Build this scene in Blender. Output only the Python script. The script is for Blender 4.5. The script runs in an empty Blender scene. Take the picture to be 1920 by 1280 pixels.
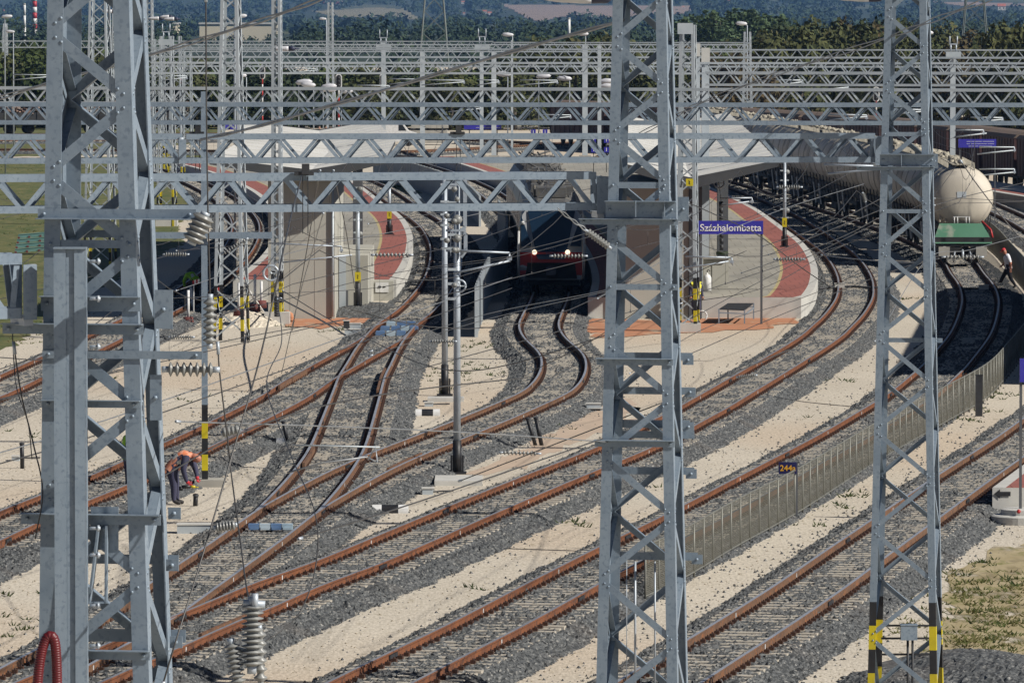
import bpy, bmesh, math, random
import numpy as np
from mathutils import Vector, Matrix, Quaternion
random.seed(7); rng = np.random.default_rng(7)
R = math.radians
S = bpy.context.scene
COL = S.collection
# ------------------------------------------------------------------ camera
F = 12500.0; YH = 13.0; CAMH = 12.5
cam_d = bpy.data.cameras.new('camera'); cam = bpy.data.objects.new('camera', cam_d); COL.objects.link(cam)
cam_d.sensor_width = 36.0; cam_d.lens = F/1920*36.0; cam_d.clip_start = 1.0; cam_d.clip_end = 30000
PITCH = math.atan((640-YH)/F)
cam.location = (0, 0, CAMH); cam.rotation_euler = (math.pi/2-PITCH, 0, 0)
S.camera = cam
RM = cam.rotation_euler.to_matrix()
def ray(px, py):
    d = RM @ Vector(((px-960)/F, (640-py)/F, -1.0)); return d/d.y
def at(px, py, Y): return Vector((0, 0, CAMH)) + ray(px, py)*Y          # point seen at a pixel at distance Y
def gd(px, py, z=0.0):                                                   # point seen at a pixel on height z
    d = ray(px, py); return Vector((0, 0, CAMH)) + d*((z-CAMH)/d.z)
def gY(py, z=0.0): return gd(960, py, z).y
# ------------------------------------------------------------------ tagging
def tag(o, label=None, cat=None, group=None, kind=None):
    if label: o['label'] = label
    if cat: o['category'] = cat
    if group: o['group'] = group
    if kind: o['kind'] = kind
    return o
def thing(name, label, cat, loc=(0, 0, 0), group=None):
    o = bpy.data.objects.new(name, None); COL.objects.link(o); o.location = loc; o.empty_display_size = .3
    return tag(o, label, cat, group)
def copy_tree(o, parent=None):
    c = o.copy(); COL.objects.link(c); c.parent = parent
    for ch in KIDS.get(o.name, []): copy_tree(ch, c) if False else _ck(ch, c)
    return c
def _ck(o, parent):
    c = o.copy(); COL.objects.link(c); c.parent = parent
    KIDS.setdefault(parent.name, []).append(c)
    for ch in KIDS.get(o.name, []): _ck(ch, c)
KIDS = {}
# ------------------------------------------------------------------ mesh builder
def V(*a): return Vector(a)
class MB:
    def __init__(s): s.v = []; s.f = []; s.m = []; s.smooth = []
    def add(s, vs, fs, m=0, smooth=False):
        b = len(s.v); s.v += [tuple(v) for v in vs]
        for f in fs: s.f.append(tuple(b+i for i in f)); s.m.append(m); s.smooth.append(smooth)
    def prism(s, p0, p1, a, b, m=0):                       # from p0 to p1, section spanned by vectors a and b
        p0, p1, a, b = Vector(p0), Vector(p1), Vector(a), Vector(b)
        vs = [p0, p0+a, p0+a+b, p0+b, p1, p1+a, p1+a+b, p1+b]
        s.add(vs, [(0,3,2,1), (4,5,6,7), (0,1,5,4), (1,2,6,5), (2,3,7,6), (3,0,4,7)], m)
    def bar(s, p0, p1, w, h, up=(0,0,1), m=0):             # centred rectangular bar
        p0, p1 = Vector(p0), Vector(p1); d = (p1-p0).normalized(); up = Vector(up)
        side = d.cross(up)
        if side.length < 1e-4: side = d.cross(Vector((0,1,0)))
        side.normalize(); u = side.cross(d).normalized()
        a, b = side*w, u*h
        s.prism(p0-a/2-b/2, p1-a/2-b/2, a, b, m)
    def box(s, c, size, rz=0, m=0):
        c = Vector(c); x = Vector((math.cos(rz), math.sin(rz), 0))*size[0]; y = Vector((-math.sin(rz), math.cos(rz), 0))*size[1]
        z = Vector((0, 0, size[2]))
        s.prism(c-x/2-y/2-z/2, c-x/2-y/2+z/2, x, y, m)
    def angle(s, p0, p1, u, v, size, t, m=0):              # steel angle, flanges along u and v
        u, v = Vector(u).normalized(), Vector(v).normalized()
        s.prism(p0, p1, u*size, v*t, m); s.prism(Vector(p0)+v*(t+.0005), Vector(p1)+v*(t+.0005), v*(size-t), u*t, m)
    def tube(s, pts, r, n=8, m=0, caps=True, smooth=True):
        pts = [Vector(p) for p in pts]; rs = r if isinstance(r, (list, tuple)) else [r]*len(pts)
        vs = []; ref = None
        for i, p in enumerate(pts):
            d = (pts[min(i+1, len(pts)-1)]-pts[max(i-1, 0)])
            d = d.normalized() if d.length > 1e-9 else Vector((0,0,1))
            if ref is None: ref = d.orthogonal().normalized()
            ref = (ref-d*ref.dot(d))
            ref = ref.normalized() if ref.length > 1e-6 else d.orthogonal().normalized()
            w = d.cross(ref)
            for k in range(n):
                a = 2*math.pi*k/n; vs.append(p+(ref*math.cos(a)+w*math.sin(a))*rs[i])
        fs = [(i*n+k, i*n+(k+1)%n, (i+1)*n+(k+1)%n, (i+1)*n+k) for i in range(len(pts)-1) for k in range(n)]
        if caps: fs += [tuple(range(n))[::-1], tuple((len(pts)-1)*n+k for k in range(n))]
        s.add(vs, fs, m, smooth)
    def lathe(s, c, prof, axis=(0,0,1), n=16, m=0, smooth=True):   # prof: list of (distance along axis, radius)
        ax = Vector(axis).normalized(); c = Vector(c)
        u = ax.orthogonal().normalized(); w = ax.cross(u); vs = []
        for h, r in prof:
            for k in range(n):
                a = 2*math.pi*k/n; vs.append(c+ax*h+(u*math.cos(a)+w*math.sin(a))*max(r, 1e-4))
        fs = [(i*n+k, i*n+(k+1)%n, (i+1)*n+(k+1)%n, (i+1)*n+k) for i in range(len(prof)-1) for k in range(n)]
        fs += [tuple(range(n))[::-1], tuple((len(prof)-1)*n+k for k in range(n))]
        s.add(vs, fs, m, smooth)
    def poly(s, pts, ext, m=0):                             # polygon extruded by vector ext
        ext = Vector(ext); n = len(pts); a = [Vector(p) for p in pts]; b = [p+ext for p in a]
        s.add(a+b, [tuple(range(n))[::-1], tuple(range(n, 2*n))]+[(i, (i+1)%n, n+(i+1)%n, n+i) for i in range(n)], m)
    def build(s, name, mats, parent=None, local=False, **tg):
        off = Vector((0,0,0))
        if parent is not None and not local:
            p = parent
            while p is not None: off += Vector(p.location); p = p.parent
        me = bpy.data.meshes.new(name)
        me.from_pydata([(v[0]-off.x, v[1]-off.y, v[2]-off.z) for v in s.v] if off.length else s.v, [], s.f)
        for mt in (mats if isinstance(mats, (list, tuple)) else [mats]): me.materials.append(mt)
        me.polygons.foreach_set('material_index', s.m); me.polygons.foreach_set('use_smooth', s.smooth)
        bm = bmesh.new(); bm.from_mesh(me); bmesh.ops.recalc_face_normals(bm, faces=bm.faces); bm.to_mesh(me); bm.free()
        me.update()
        return link(name, me, parent, **tg)
def link(name, me, parent=None, **tg):
    o = bpy.data.objects.new(name, me); COL.objects.link(o)
    if parent is not None: o.parent = parent; KIDS.setdefault(parent.name, []).append(o)
    tag(o, **tg); return o
def npmesh(name, verts, faces, mats, midx=None, smooth=False):
    me = bpy.data.meshes.new(name); k = faces.shape[1]
    me.vertices.add(len(verts)); me.vertices.foreach_set('co', verts.astype(np.float32).ravel())
    me.loops.add(faces.size); me.loops.foreach_set('vertex_index', faces.astype(np.int32).ravel())
    me.polygons.add(len(faces)); me.polygons.foreach_set('loop_start', np.arange(0, faces.size, k, dtype=np.int32))
    for mt in (mats if isinstance(mats, (list, tuple)) else [mats]): me.materials.append(mt)
    if midx is not None: me.polygons.foreach_set('material_index', midx.astype(np.int32))
    me.polygons.foreach_set('use_smooth', np.full(len(faces), smooth))
    me.update(calc_edges=True); me.validate(); return me
# ------------------------------------------------------------------ materials
def newmat(name):
    m = bpy.data.materials.new(name); m.use_nodes = True; nt = m.node_tree
    return m, nt, nt.nodes['Principled BSDF']
def mk(name, c1, c2=None, scale=5.0, rough=.6, metal=0.0, bump=0.0, stretch=(1,1,1), detail=5, c3=None, s3=40, w3=.35, spec=.5, lo=.35, hi=.65, bscale=None):
    m, nt, b = newmat(name); N = nt.nodes; L = nt.links
    b.inputs['Roughness'].default_value = rough; b.inputs['Metallic'].default_value = metal
    b.inputs['Specular IOR Level'].default_value = spec
    if c2 is None: c2 = tuple(x*.86 for x in c1)
    tc = N.new('ShaderNodeTexCoord'); mp = N.new('ShaderNodeMapping'); mp.inputs['Scale'].default_value = stretch
    L.new(tc.outputs['Object'], mp.inputs['Vector'])
    n = N.new('ShaderNodeTexNoise'); n.inputs['Scale'].default_value = scale; n.inputs['Detail'].default_value = detail
    L.new(mp.outputs[0], n.inputs['Vector'])
    r = N.new('ShaderNodeValToRGB'); e = r.color_ramp.elements
    e[0].position = lo; e[1].position = hi; e[0].color = (*c1, 1); e[1].color = (*c2, 1)
    L.new(n.outputs['Fac'], r.inputs[0]); out = r.outputs[0]
    if c3 is not None:
        n3 = N.new('ShaderNodeTexNoise'); n3.inputs['Scale'].default_value = s3; n3.inputs['Detail'].default_value = 3
        L.new(mp.outputs[0], n3.inputs['Vector'])
        r3 = N.new('ShaderNodeValToRGB'); r3.color_ramp.elements[0].position = 1-w3-.06; r3.color_ramp.elements[1].position = 1-w3+.06
        L.new(n3.outputs['Fac'], r3.inputs[0])
        mx = N.new('ShaderNodeMix'); mx.data_type = 'RGBA'; mx.inputs[7].default_value = (*c3, 1)
        L.new(r3.outputs[0], mx.inputs[0]); L.new(out, mx.inputs[6]); out = mx.outputs[2]
    L.new(out, b.inputs['Base Color'])
    if bump:
        bn = N.new('ShaderNodeTexNoise'); bn.inputs['Scale'].default_value = bscale or scale*6; bn.inputs['Detail'].default_value = 4
        L.new(mp.outputs[0], bn.inputs['Vector'])
        bp = N.new('ShaderNodeBump'); bp.inputs['Strength'].default_value = bump; bp.inputs['Distance'].default_value = .02
        L.new(bn.outputs['Fac'], bp.inputs['Height']); L.new(bp.outputs[0], b.inputs['Normal'])
    return m
def plain(name, c, rough=.5, metal=0, emit=None, es=1):
    m, nt, b = newmat(name); b.inputs['Base Color'].default_value = (*c, 1); b.inputs['Roughness'].default_value = rough
    b.inputs['Metallic'].default_value = metal
    if emit: b.inputs['Emission Color'].default_value = (*emit, 1); b.inputs['Emission Strength'].default_value = es
    return m
M = {}
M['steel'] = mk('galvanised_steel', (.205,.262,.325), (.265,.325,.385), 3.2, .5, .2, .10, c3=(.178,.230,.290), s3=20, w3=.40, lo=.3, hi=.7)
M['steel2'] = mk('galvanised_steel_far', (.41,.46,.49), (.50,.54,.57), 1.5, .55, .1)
M['steelb'] = mk('galvanised_steel_bright', (.46,.50,.55), (.37,.42,.47), 6, .45, .25)
M['dark'] = mk('dark_steel', (.02,.021,.024), (.035,.036,.04), 6, .6)
M['black'] = mk('black_paint', (.012,.012,.014), (.022,.022,.024), 4, .5)
M['yellow'] = mk('yellow_paint', (.62,.50,.01), (.52,.42,.015), 3, .5)
M['white'] = mk('white_paint', (.74,.74,.74), (.62,.62,.60), 5, .5)
M['rust'] = mk('rail_rust', (.220,.080,.030), (.135,.050,.023), 1.6, .75, 0, .15, c3=(.085,.038,.022), s3=5, w3=.40, lo=.3, hi=.7)
M['rustg'] = mk('rail_rust_grey', (.165,.090,.050), (.11,.060,.036), 3, .7, 0, .15, c3=(.25,.10,.04), s3=7, w3=.40)
M['railtop'] = mk('rail_head_steel', (.27,.285,.32), (.34,.35,.38), 1.2, .35, .0, 0)
M['railtopr'] = mk('rail_head_dull', (.20,.205,.225), (.27,.27,.285), 1.2, .45, .0, 0)
M['clip'] = mk('rail_clip_rust', (.075,.030,.016), (.045,.022,.014), 9, .85)
M['sleeper'] = mk('sleeper_concrete', (.50,.45,.37), (.38,.345,.29), 6, .9, 0, .2)
M['concrete'] = mk('concrete', (.42,.40,.35), (.34,.325,.29), 1.2, .9, 0, .15, c3=(.28,.265,.235), s3=.7, w3=.36)
M['concretew'] = mk('concrete_pale', (.56,.55,.51), (.48,.47,.44), 2, .85, 0, .1)
M['wire'] = mk('wire_steel', (.06,.058,.058), (.09,.088,.086), 4, .5, .4)
M['wirel'] = mk('wire_aluminium', (.22,.235,.25), (.29,.30,.31), 4, .45, .4)
M['insul'] = mk('grey_insulator', (.25,.255,.245), (.19,.195,.19), 4, .4)
M['red'] = mk('red_paint', (.45,.02,.02), (.35,.02,.02), 4, .5)
M['blue'] = mk('blue_sign_paint', (.035,.03,.33), (.045,.04,.36), 2, .4)
M['wtext'] = plain('white_lettering', (.85,.85,.85), .5)
# ------------------------------------------------------------------ ground, grass, tracks
def ground_mat():
    m, nt, b = newmat('pale_gravel_sand'); N = nt.nodes; L = nt.links
    b.inputs['Roughness'].default_value = .95; b.inputs['Specular IOR Level'].default_value = .15
    tc = N.new('ShaderNodeTexCoord')
    def noise(sc, st, det=4):
        mp = N.new('ShaderNodeMapping'); mp.inputs['Scale'].default_value = st; L.new(tc.outputs['Object'], mp.inputs['Vector'])
        n = N.new('ShaderNodeTexNoise'); n.inputs['Scale'].default_value = sc; n.inputs['Detail'].default_value = det
        L.new(mp.outputs[0], n.inputs['Vector']); return n
    def ramp(n, p0, p1, c0, c1):
        r = N.new('ShaderNodeValToRGB'); e = r.color_ramp.elements; e[0].position = p0; e[1].position = p1
        e[0].color = (*c0, 1); e[1].color = (*c1, 1); L.new(n.outputs['Fac'], r.inputs[0]); return r
    def mix(fac, a, c, mode='MIX'):
        x = N.new('ShaderNodeMix'); x.data_type = 'RGBA'; x.blend_type = mode
        if isinstance(fac, float): x.inputs[0].default_value = fac
        else: L.new(fac, x.inputs[0])
        L.new(a, x.inputs[6])
        if isinstance(c, tuple): x.inputs[7].default_value = (*c, 1)
        else: L.new(c, x.inputs[7])
        return x.outputs[2]
    base = ramp(noise(.25, (1, .35, 1)), .3, .7, (.63,.57,.475), (.55,.495,.41))
    pink = ramp(noise(.06, (1, .5, 1), 2), .5, .62, (0,0,0), (1,1,1))
    c = mix(pink.outputs[0], base.outputs[0], (.58,.49,.385))
    g1 = ramp(noise(16, (1, .22, 1), 3), .36, .64, (.80,.79,.77), (1.08,1.08,1.08))
    c = mix(1.0, c, g1.outputs[0], 'MULTIPLY')
    g2 = ramp(noise(5, (1, .22, 1), 6), .60, .70, (1,1,1), (.70,.68,.62))
    c = mix(.8, c, g2.outputs[0], 'MULTIPLY')
    L.new(c, b.inputs['Base Color'])
    bp = N.new('ShaderNodeBump'); bp.inputs['Strength'].default_value = .5; bp.inputs['Distance'].default_value = .03
    L.new(noise(22, (1, .4, 1), 4).outputs['Fac'], bp.inputs['Height']); L.new(bp.outputs[0], b.inputs['Normal'])
    return m
M['sand'] = ground_mat()
M['grass'] = mk('dry_grass', (.075,.095,.020), (.16,.145,.05), .9, .9, 0, .4, stretch=(1,.3,1), c3=(.06,.085,.015), s3=3, w3=.42)
M['grassdry'] = mk('straw_grass', (.43,.355,.215), (.33,.265,.14), 1.4, .9, 0, .4, stretch=(1,.3,1), c3=(.20,.19,.06), s3=2.2, w3=.38)
def ragged(m, sc, lo, hi, st=(1,.35,1)):
    nt = m.node_tree; N = nt.nodes; L = nt.links; tc = N.new('ShaderNodeTexCoord'); mp = N.new('ShaderNodeMapping'); mp.inputs['Scale'].default_value = st; L.new(tc.outputs['Object'], mp.inputs['Vector'])
    n = N.new('ShaderNodeTexNoise'); n.inputs['Scale'].default_value = sc; n.inputs['Detail'].default_value = 6; L.new(mp.outputs[0], n.inputs['Vector']); r = N.new('ShaderNodeValToRGB'); r.color_ramp.elements[0].position = lo; r.color_ramp.elements[1].position = hi
    L.new(n.outputs['Fac'], r.inputs[0]); L.new(r.outputs[0], N['Principled BSDF'].inputs['Alpha'])
ragged(M['grassdry'], 1.1, .34, .50)
M['field'] = mk('far_meadow', (.06,.085,.03), (.10,.12,.045), .02, .95, c3=(.16,.15,.08), s3=.01, w3=.4)
def ballast_mat():
    m, nt, b = newmat('grey_ballast'); N = nt.nodes; L = nt.links
    b.inputs['Roughness'].default_value = .85; b.inputs['Specular IOR Level'].default_value = .3
    tc = N.new('ShaderNodeTexCoord'); vo = N.new('ShaderNodeTexVoronoi'); vo.inputs['Scale'].default_value = 19
    L.new(tc.outputs['Object'], vo.inputs['Vector'])
    r = N.new('ShaderNodeValToRGB'); e = r.color_ramp.elements
    e[0].position = .0; e[0].color = (.020,.022,.024, 1); e[1].position = 1; e[1].color = (.33,.32,.295, 1)
    x = e.new(.35); x.color = (.056,.060,.063, 1); x = e.new(.8); x.color = (.128,.132,.132, 1)
    L.new(vo.outputs['Color'], r.inputs[0])
    n = N.new('ShaderNodeTexNoise'); n.inputs['Scale'].default_value = .35; L.new(tc.outputs['Object'], n.inputs['Vector'])
    r2 = N.new('ShaderNodeValToRGB'); r2.color_ramp.elements[0].position = .55; r2.color_ramp.elements[1].position = .75
    r2.color_ramp.elements[1].color = (.10,.10,.10,1)
    L.new(n.outputs['Fac'], r2.inputs[0])
    mx = N.new('ShaderNodeMix'); mx.data_type = 'RGBA'; mx.inputs[7].default_value = (.24,.155,.09, 1)
    L.new(r2.outputs[0], mx.inputs[0]); L.new(r.outputs[0], mx.inputs[6]); L.new(mx.outputs[2], b.inputs['Base Color'])
    return m
M['ballast'] = ballast_mat()
# ground: one sheet to the horizon, then hills farther off
gv = np.array([(-9000,-200,0),(9000,-200,0),(9000,1400,0),(-9000,1400,0)], float)
g = link('ground', npmesh('ground', gv, np.array([[0,1,2,3]]), M['sand']), kind='structure')
def patch(name, pts, z, mat, n=1):
    """flat patch with a ragged edge through ground pixels"""
    w = [gd(*p) for p in pts]; out = []
    for i, a in enumerate(w):
        c = w[(i+1) % len(w)]; k = max(2, int((c-a).length/1.2)); k = min(k, 60)
        for j in range(k):
            q = a.lerp(c, j/k); out.append((q.x+random.uniform(-.25,.25), q.y+random.uniform(-1.5,1.5), z))
    from mathutils.geometry import tessellate_polygon
    mb = MB(); mb.add(out, [tuple(t) for t in tessellate_polygon([[Vector(p) for p in out]])]); return mb.build(name, mat, kind='structure')
def catmull(pts, step):
    pts = [Vector(p) for p in pts]; P = [pts[0]*2-pts[1]]+pts+[pts[-1]*2-pts[-2]]; out = []
    for i in range(1, len(P)-2):
        for j in range(24):
            t = j/24; a, b, c, d = P[i-1], P[i], P[i+1], P[i+2]
            out.append(.5*((2*b)+(c-a)*t+(2*a-5*b+4*c-d)*t*t+(3*b-a-3*c+d)*t**3))
    out.append(pts[-1]); A = np.array([tuple(p) for p in out])
    d = np.r_[0, np.cumsum(np.linalg.norm(np.diff(A, axis=0), axis=1))]
    s = np.arange(0, d[-1], step)
    A = np.stack([np.interp(s, d, A[:, k]) for k in range(3)], 1)
    k = int(9/step) | 1                                      # smooth over nine metres
    if len(A) > 2*k:
        pad = np.concatenate([A[0]-(A[1:k//2+1][::-1]-A[0]), A, A[-1]-(A[-k//2:-1][::-1]-A[-1])])
        ker = np.hanning(k+2)[1:-1]; ker /= ker.sum()
        A = np.stack([np.convolve(pad[:, i], ker, 'valid')[:len(A)] for i in range(3)], 1)
    return A
def normals2(A):
    t = np.gradient(A, axis=0); t[:, 2] = 0; t /= np.linalg.norm(t, axis=1)[:, None]
    return t, np.stack([t[:, 1], -t[:, 0], np.zeros(len(t))], 1)   # right-hand normal
RAILTOP = .43
RP = [(-.036,.172,1),(.036,.172,0),(.036,.135,0),(.010,.115,0),(.010,.035,0),(.075,.012,0),(.075,0,0),(-.075,0,0),(-.075,.012,0),(-.010,.035,0),(-.010,.115,0),(-.036,.135,0)]
def rail_mesh(A, z0, mats, name='rail'):
    _, n = normals2(A); k = len(RP); vs = np.zeros((len(A), k, 3))
    for j, (x, z, _) in enumerate(RP):
        vs[:, j] = A+n*x; vs[:, j, 2] = z0+z
    i = np.arange(len(A)-1)[:, None]*k; j = np.arange(k)[None]
    f = np.stack([i+j, i+(j+1) % k, i+k+(j+1) % k, i+k+j], 2).reshape(-1, 4)
    mi = np.tile(np.array([p[2] for p in RP]), len(A)-1)
    return npmesh(name, vs.reshape(-1, 3), f, mats, mi)
def sleeper_mesh(z):
    mb = MB(); L = 2.55
    prof = [(-.15, -.16), (.15, -.16), (.125, .0), (-.125, .0)]
    mb.poly([(-L/2, y, zz) for y, zz in prof], (L, 0, 0), 0)
    for s in (-.7525, .7525):
        mb.box((s, 0, .008), (.34, .17, .016), 0, 1)
        for q in (-1, 1):
            mb.box((s+q*.125, 0, .045), (.10, .13, .055), 0, 1); mb.tube([(s+q*.125, 0, .06), (s+q*.125, 0, .105)], .018, 6, 1)
    return mb
SL0 = sleeper_mesh(0).build('sleeper', [M['sleeper'], M['clip']]); SLM = SL0.data; bpy.data.objects.remove(SL0)
TR = {}
def ballast(A, zc, hw, name, ymax):
    """craggy heightfield of broken stone along a track centre line"""
    keep = []; d = np.r_[0, np.cumsum(np.linalg.norm(np.diff(A, axis=0), axis=1))]; s = 0
    while s < d[-1]:
        y = np.interp(s, d, A[:, 1]); keep.append(s); s += .066*max(1, y/130)
    s = np.array(keep); C = np.stack([np.interp(s, d, A[:, k]) for k in range(3)], 1); _, n = normals2(C)
    ym = C[:, 1].min(); nx = int(2*hw/(.046*max(1, ym/150))); nx = min(nx, 90); u = np.linspace(-1, 1, nx)
    e = hw+np.convolve(rng.normal(0, .5, len(s)+30), np.hanning(31)/15, 'valid')[:len(s)]*.22
    e2 = hw+np.convolve(rng.normal(0, .5, len(s)+30), np.hanning(31)/15, 'valid')[:len(s)]*.22
    W = np.where(u[None] < 0, u[None]*e[:, None], u[None]*e2[:, None])
    au = np.abs(W); edge = np.where(u[None] < 0, e[:, None], e2[:, None])
    z = np.where(au < 1.25, zc-.012, zc-.012-(au-1.25)/np.maximum(edge-1.25, .2)*(zc+.02))
    lf = np.repeat(np.repeat(rng.normal(0, .011, (len(s)//14+2, nx//12+2)), 14, 0), 12, 1)[:len(s), :nx]; z = z-.004+lf+rng.normal(0, .026, z.shape)
    z[:, 0] = -.06; z[:, -1] = -.06
    P = C[:, None, :]+n[:, None, :]*(W+rng.normal(0, .014, W.shape))[:, :, None]
    t, _ = normals2(C); P = P+t[:, None, :]*rng.normal(0, .02, W.shape)[:, :, None]
    P[:, :, 2] = z
    i = np.arange(len(s)-1)[:, None]*nx; j = np.arange(nx-1)[None]
    q = np.stack([i+j, i+j+1, i+nx+j+1, i+nx+j], 2).reshape(-1, 4)
    f = np.concatenate([q[:, [0,1,2]], q[:, [0,2,3]]])
    link('ballast', npmesh('ballast', P.reshape(-1, 3), f, M['ballast']), kind='structure')
def track(key, picks, label, z=RAILTOP, side=1, old=False, hw=1.95, bal=True, top='railtopr', rust='rust', sl0=0, maxsl=1e9, group=None):
    """side=1: picks are the left rail head, -1: the right one"""
    A = catmull([gd(x, y, z) for x, y in picks], .5); A[:, 2] = 0
    _, n = normals2(A); gz = z-.172
    Lr = A if side == 1 else A-n*1.505
    Cn = Lr+n*.7525; Rr = Lr+n*1.505; TR[key] = Cn
    i0 = int(np.argmin(Cn[:, 1])); near = Cn[i0]
    t = thing('railway_track', label, 'railway track', (near[0], near[1], gz), group)
    off = np.array([near[0], near[1], gz])
    for rr in (Lr, Rr):
        rr = rr.copy(); link('rail', rail_mesh(rr-np.array([off[0], off[1], 0]), 0.004, [M[rust], M[top]]), t)
    d = np.r_[0, np.cumsum(np.linalg.norm(np.diff(Cn, axis=0), axis=1))]
    tn, _ = normals2(Cn); sp = np.arange(sl0, d[-1], .6)
    items = []
    for s in sp:
        p = [np.interp(s, d, Cn[:, k]) for k in range(2)]; tv = [np.interp(s, d, tn[:, k]) for k in range(2)]
        items.append((p[0], p[1], math.atan2(tv[1], tv[0])-math.pi/2))
    items = [q for q in items if gd_in(q[0], q[1])]
    items.sort(key=lambda q: q[1]); rest = items[100:] if len(items) > 100 else []
    for x, y, a in items[:100]:
        o = bpy.data.objects.new('sleeper', SLM); COL.objects.link(o); o.parent = t
        o.location = (x-off[0], y-off[1], 0); o.rotation_euler = (0, 0, a+random.uniform(-.006,.006))
    if rest:
        vs = np.array([v.co[:] for v in SLM.vertices]); fl = [tuple(p.vertices) for p in SLM.polygons]; mi = [p.material_index for p in SLM.polygons]
        mb = MB()
        for x, y, a in rest:
            c, s_ = math.cos(a), math.sin(a)
            q = np.stack([vs[:, 0]*c-vs[:, 1]*s_+x-off[0], vs[:, 0]*s_+vs[:, 1]*c+y-off[1], vs[:, 2]], 1)
            b = len(mb.v); mb.v += [tuple(r) for r in q]; mb.f += [tuple(b+i for i in f) for f in fl]; mb.m += mi; mb.smooth += [False]*len(fl)
        me = bpy.data.meshes.new('sleepers'); me.from_pydata(mb.v, [], mb.f); me.materials.append(M['sleeper']); me.materials.append(M['clip'])
        me.polygons.foreach_set('material_index', mb.m); link('sleepers', me, t, kind='stuff')
    k = 0
    for s in np.arange(7, d[-1], 9.5):
        for rr_, q in ((Lr, 0), (Rr, 1)):
            x, y = np.interp(s+q*3.1, d, Cn[:,0])*0+np.interp(s+q*3.1, d, rr_[:,0]), np.interp(s+q*3.1, d, rr_[:,1])
            if not gd_in(x, y) or y > 235: continue
            tv = V(np.interp(s, d, tn[:,0]), np.interp(s, d, tn[:,1]), 0).normalized(); nv = V(tv.y, -tv.x, 0); mb = MB(); p = V(x, y, gz)
            if k % 3: mb.prism(p-tv*.03+nv*.012+V(0,0,.03), p+tv*.03+nv*.012+V(0,0,.03), V(0,0,.10), nv*.010); mb.build('paint_mark', M['white'], t)
            else:
                for sd in (-1, 1): mb.prism(p-tv*.36+nv*sd*.012+V(0,0,.035), p+tv*.36+nv*sd*.012+V(0,0,.035), V(0,0,.085), nv*sd*.032)
                mb.prism(p-tv*.02-nv*.038+V(0,0,.14), p+tv*.02-nv*.038+V(0,0,.14), nv*.076, V(0,0,.0385)); mb.build('joint_plate', M['dark'], t)
            k += 1
    if bal: ballast(Cn, gz, hw, key, 0)
    return t
def proj(p):
    d = RM.transposed() @ (Vector(p)-Vector((0,0,CAMH))); return 960+F*d.x/-d.z, 640-F*d.y/-d.z
def gd_in(x, y):
    px, py = proj((x, y, .3)); return -60 < px < 1980 and py < 1330
B_L = [(-420,1150),(-200,1046),(-60,983),(0,957),(82,925),(165,893),(235,862),(317,825),(372,800),(480,747),(530,715),(575,690),(630,660),(680,632),(710,605),(745,580),(775,550),(792,527),(802,505),(807,480),(805,455),(790,427),(767,407),(750,397),(716,370),(685,350),(640,330),(590,313),(530,297)]
C_L = [(745,580),(710,605),(690,624),(668,652),(650,682),(636,704),(626,730),(598,800),(580,840),(555,877),(522,915),(480,957)][::-1]
D_L = [(-420,1470),(-90,1300),(0,1252),(57,1222),(175,1162),(252,1112),(335,1057),(410,1007),(480,957),(555,915),(630,877),(710,843),(755,826),(830,797),(892,772),(960,743),(985,730),(1007,707),(1016,682),(1010,660),(982,632),(973,610),(980,590),(995,562),(1003,535),(1000,500),(985,460),(958,420),(925,385),(895,360),(850,337),(800,318),(740,300)]
E_L = [(-300,1420),(-120,1342),(0,1290),(205,1204),(317,1157),(387,1130),(461,1097),(480,1090),(580,1056),(680,1015),(812,960),(960,900),(1132,832),(1245,776),(1280,758),(1440,667),(1500,630),(1522,611),(1547,588),(1567,560),(1572,540),(1571,520),(1560,495),(1540,470),(1507,445),(1472,420),(1440,400),(1380,372),(1310,345),(1240,322),(1180,305)]
F_L = [(590,1290),(627,1272),(730,1222),(855,1162),(960,1107),(1127,1022),(1165,1004),(1247,964),(1282,946),(1440,864),(1540,812),(1637,755),(1665,738),(1717,696),(1730,684),(1770,640),(1787,615),(1800,582),(1804,557),(1797,532),(1782,511),(1768,488),(1740,468),(1690,444),(1612,415),(1520,385),(1450,362),(1370,338),(1290,318),(1210,301),(1130,287)]
G_L = [(1120,1300),(1160,1275),(1255,1218),(1290,1198),(1440,1105),(1540,1037),(1640,970),(1662,955),(1762,888),(1865,822),(1910,790),(1990,733),(2060,683),(2125,632),(2175,585),(2200,545)]
A_L = [(-420,880),(-200,787),(-60,730),(0,702),(90,662),(200,610),(300,560),(375,510),(415,470),(432,440),(434,415),(420,392),(395,368),(350,343),(300,325),(220,305)]
track('A', A_L, 'rusty railway track curving past the left side of the left platform')
track('B', B_L, 'rusty railway track curving along the right edge of the left platform')
track('C', C_L, 'short crossover track bending between the left platform track and the train track', z=RAILTOP-.006, rust='rustg', sl0=0, top='railtop')
track('D', D_L, 'railway track with a sharp bend on which the red train stands', z=RAILTOP-.012, rust='rustg', top='railtop')
track('E', E_L, 'rusty railway track curving along the right edge of the right platform', z=RAILTOP+.004)
track('F', F_L, 'rusty railway track on which the tank wagons stand', z=RAILTOP)
track('G', G_L, 'brown polished railway track nearest the right corner beyond the mesh fence', rust='rustg', top='railtop')
track('N', [(1250,262),(1050,268),(900,277),(760,283),(600,284),(420,282),(200,280),(-100,279)], 'far track passing behind both canopies', maxsl=0, rust='rustg')
track('Q', [(1000,251),(800,254.5),(600,257),(400,259),(-100,262)], 'farthest straight track behind the canopies', maxsl=0, rust='rustg')
track('T', [(905,325),(850,307),(790,297),(700,290.5),(560,288),(420,287)], 'far track curving between the canopies', maxsl=0, rust='rustg')

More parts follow.
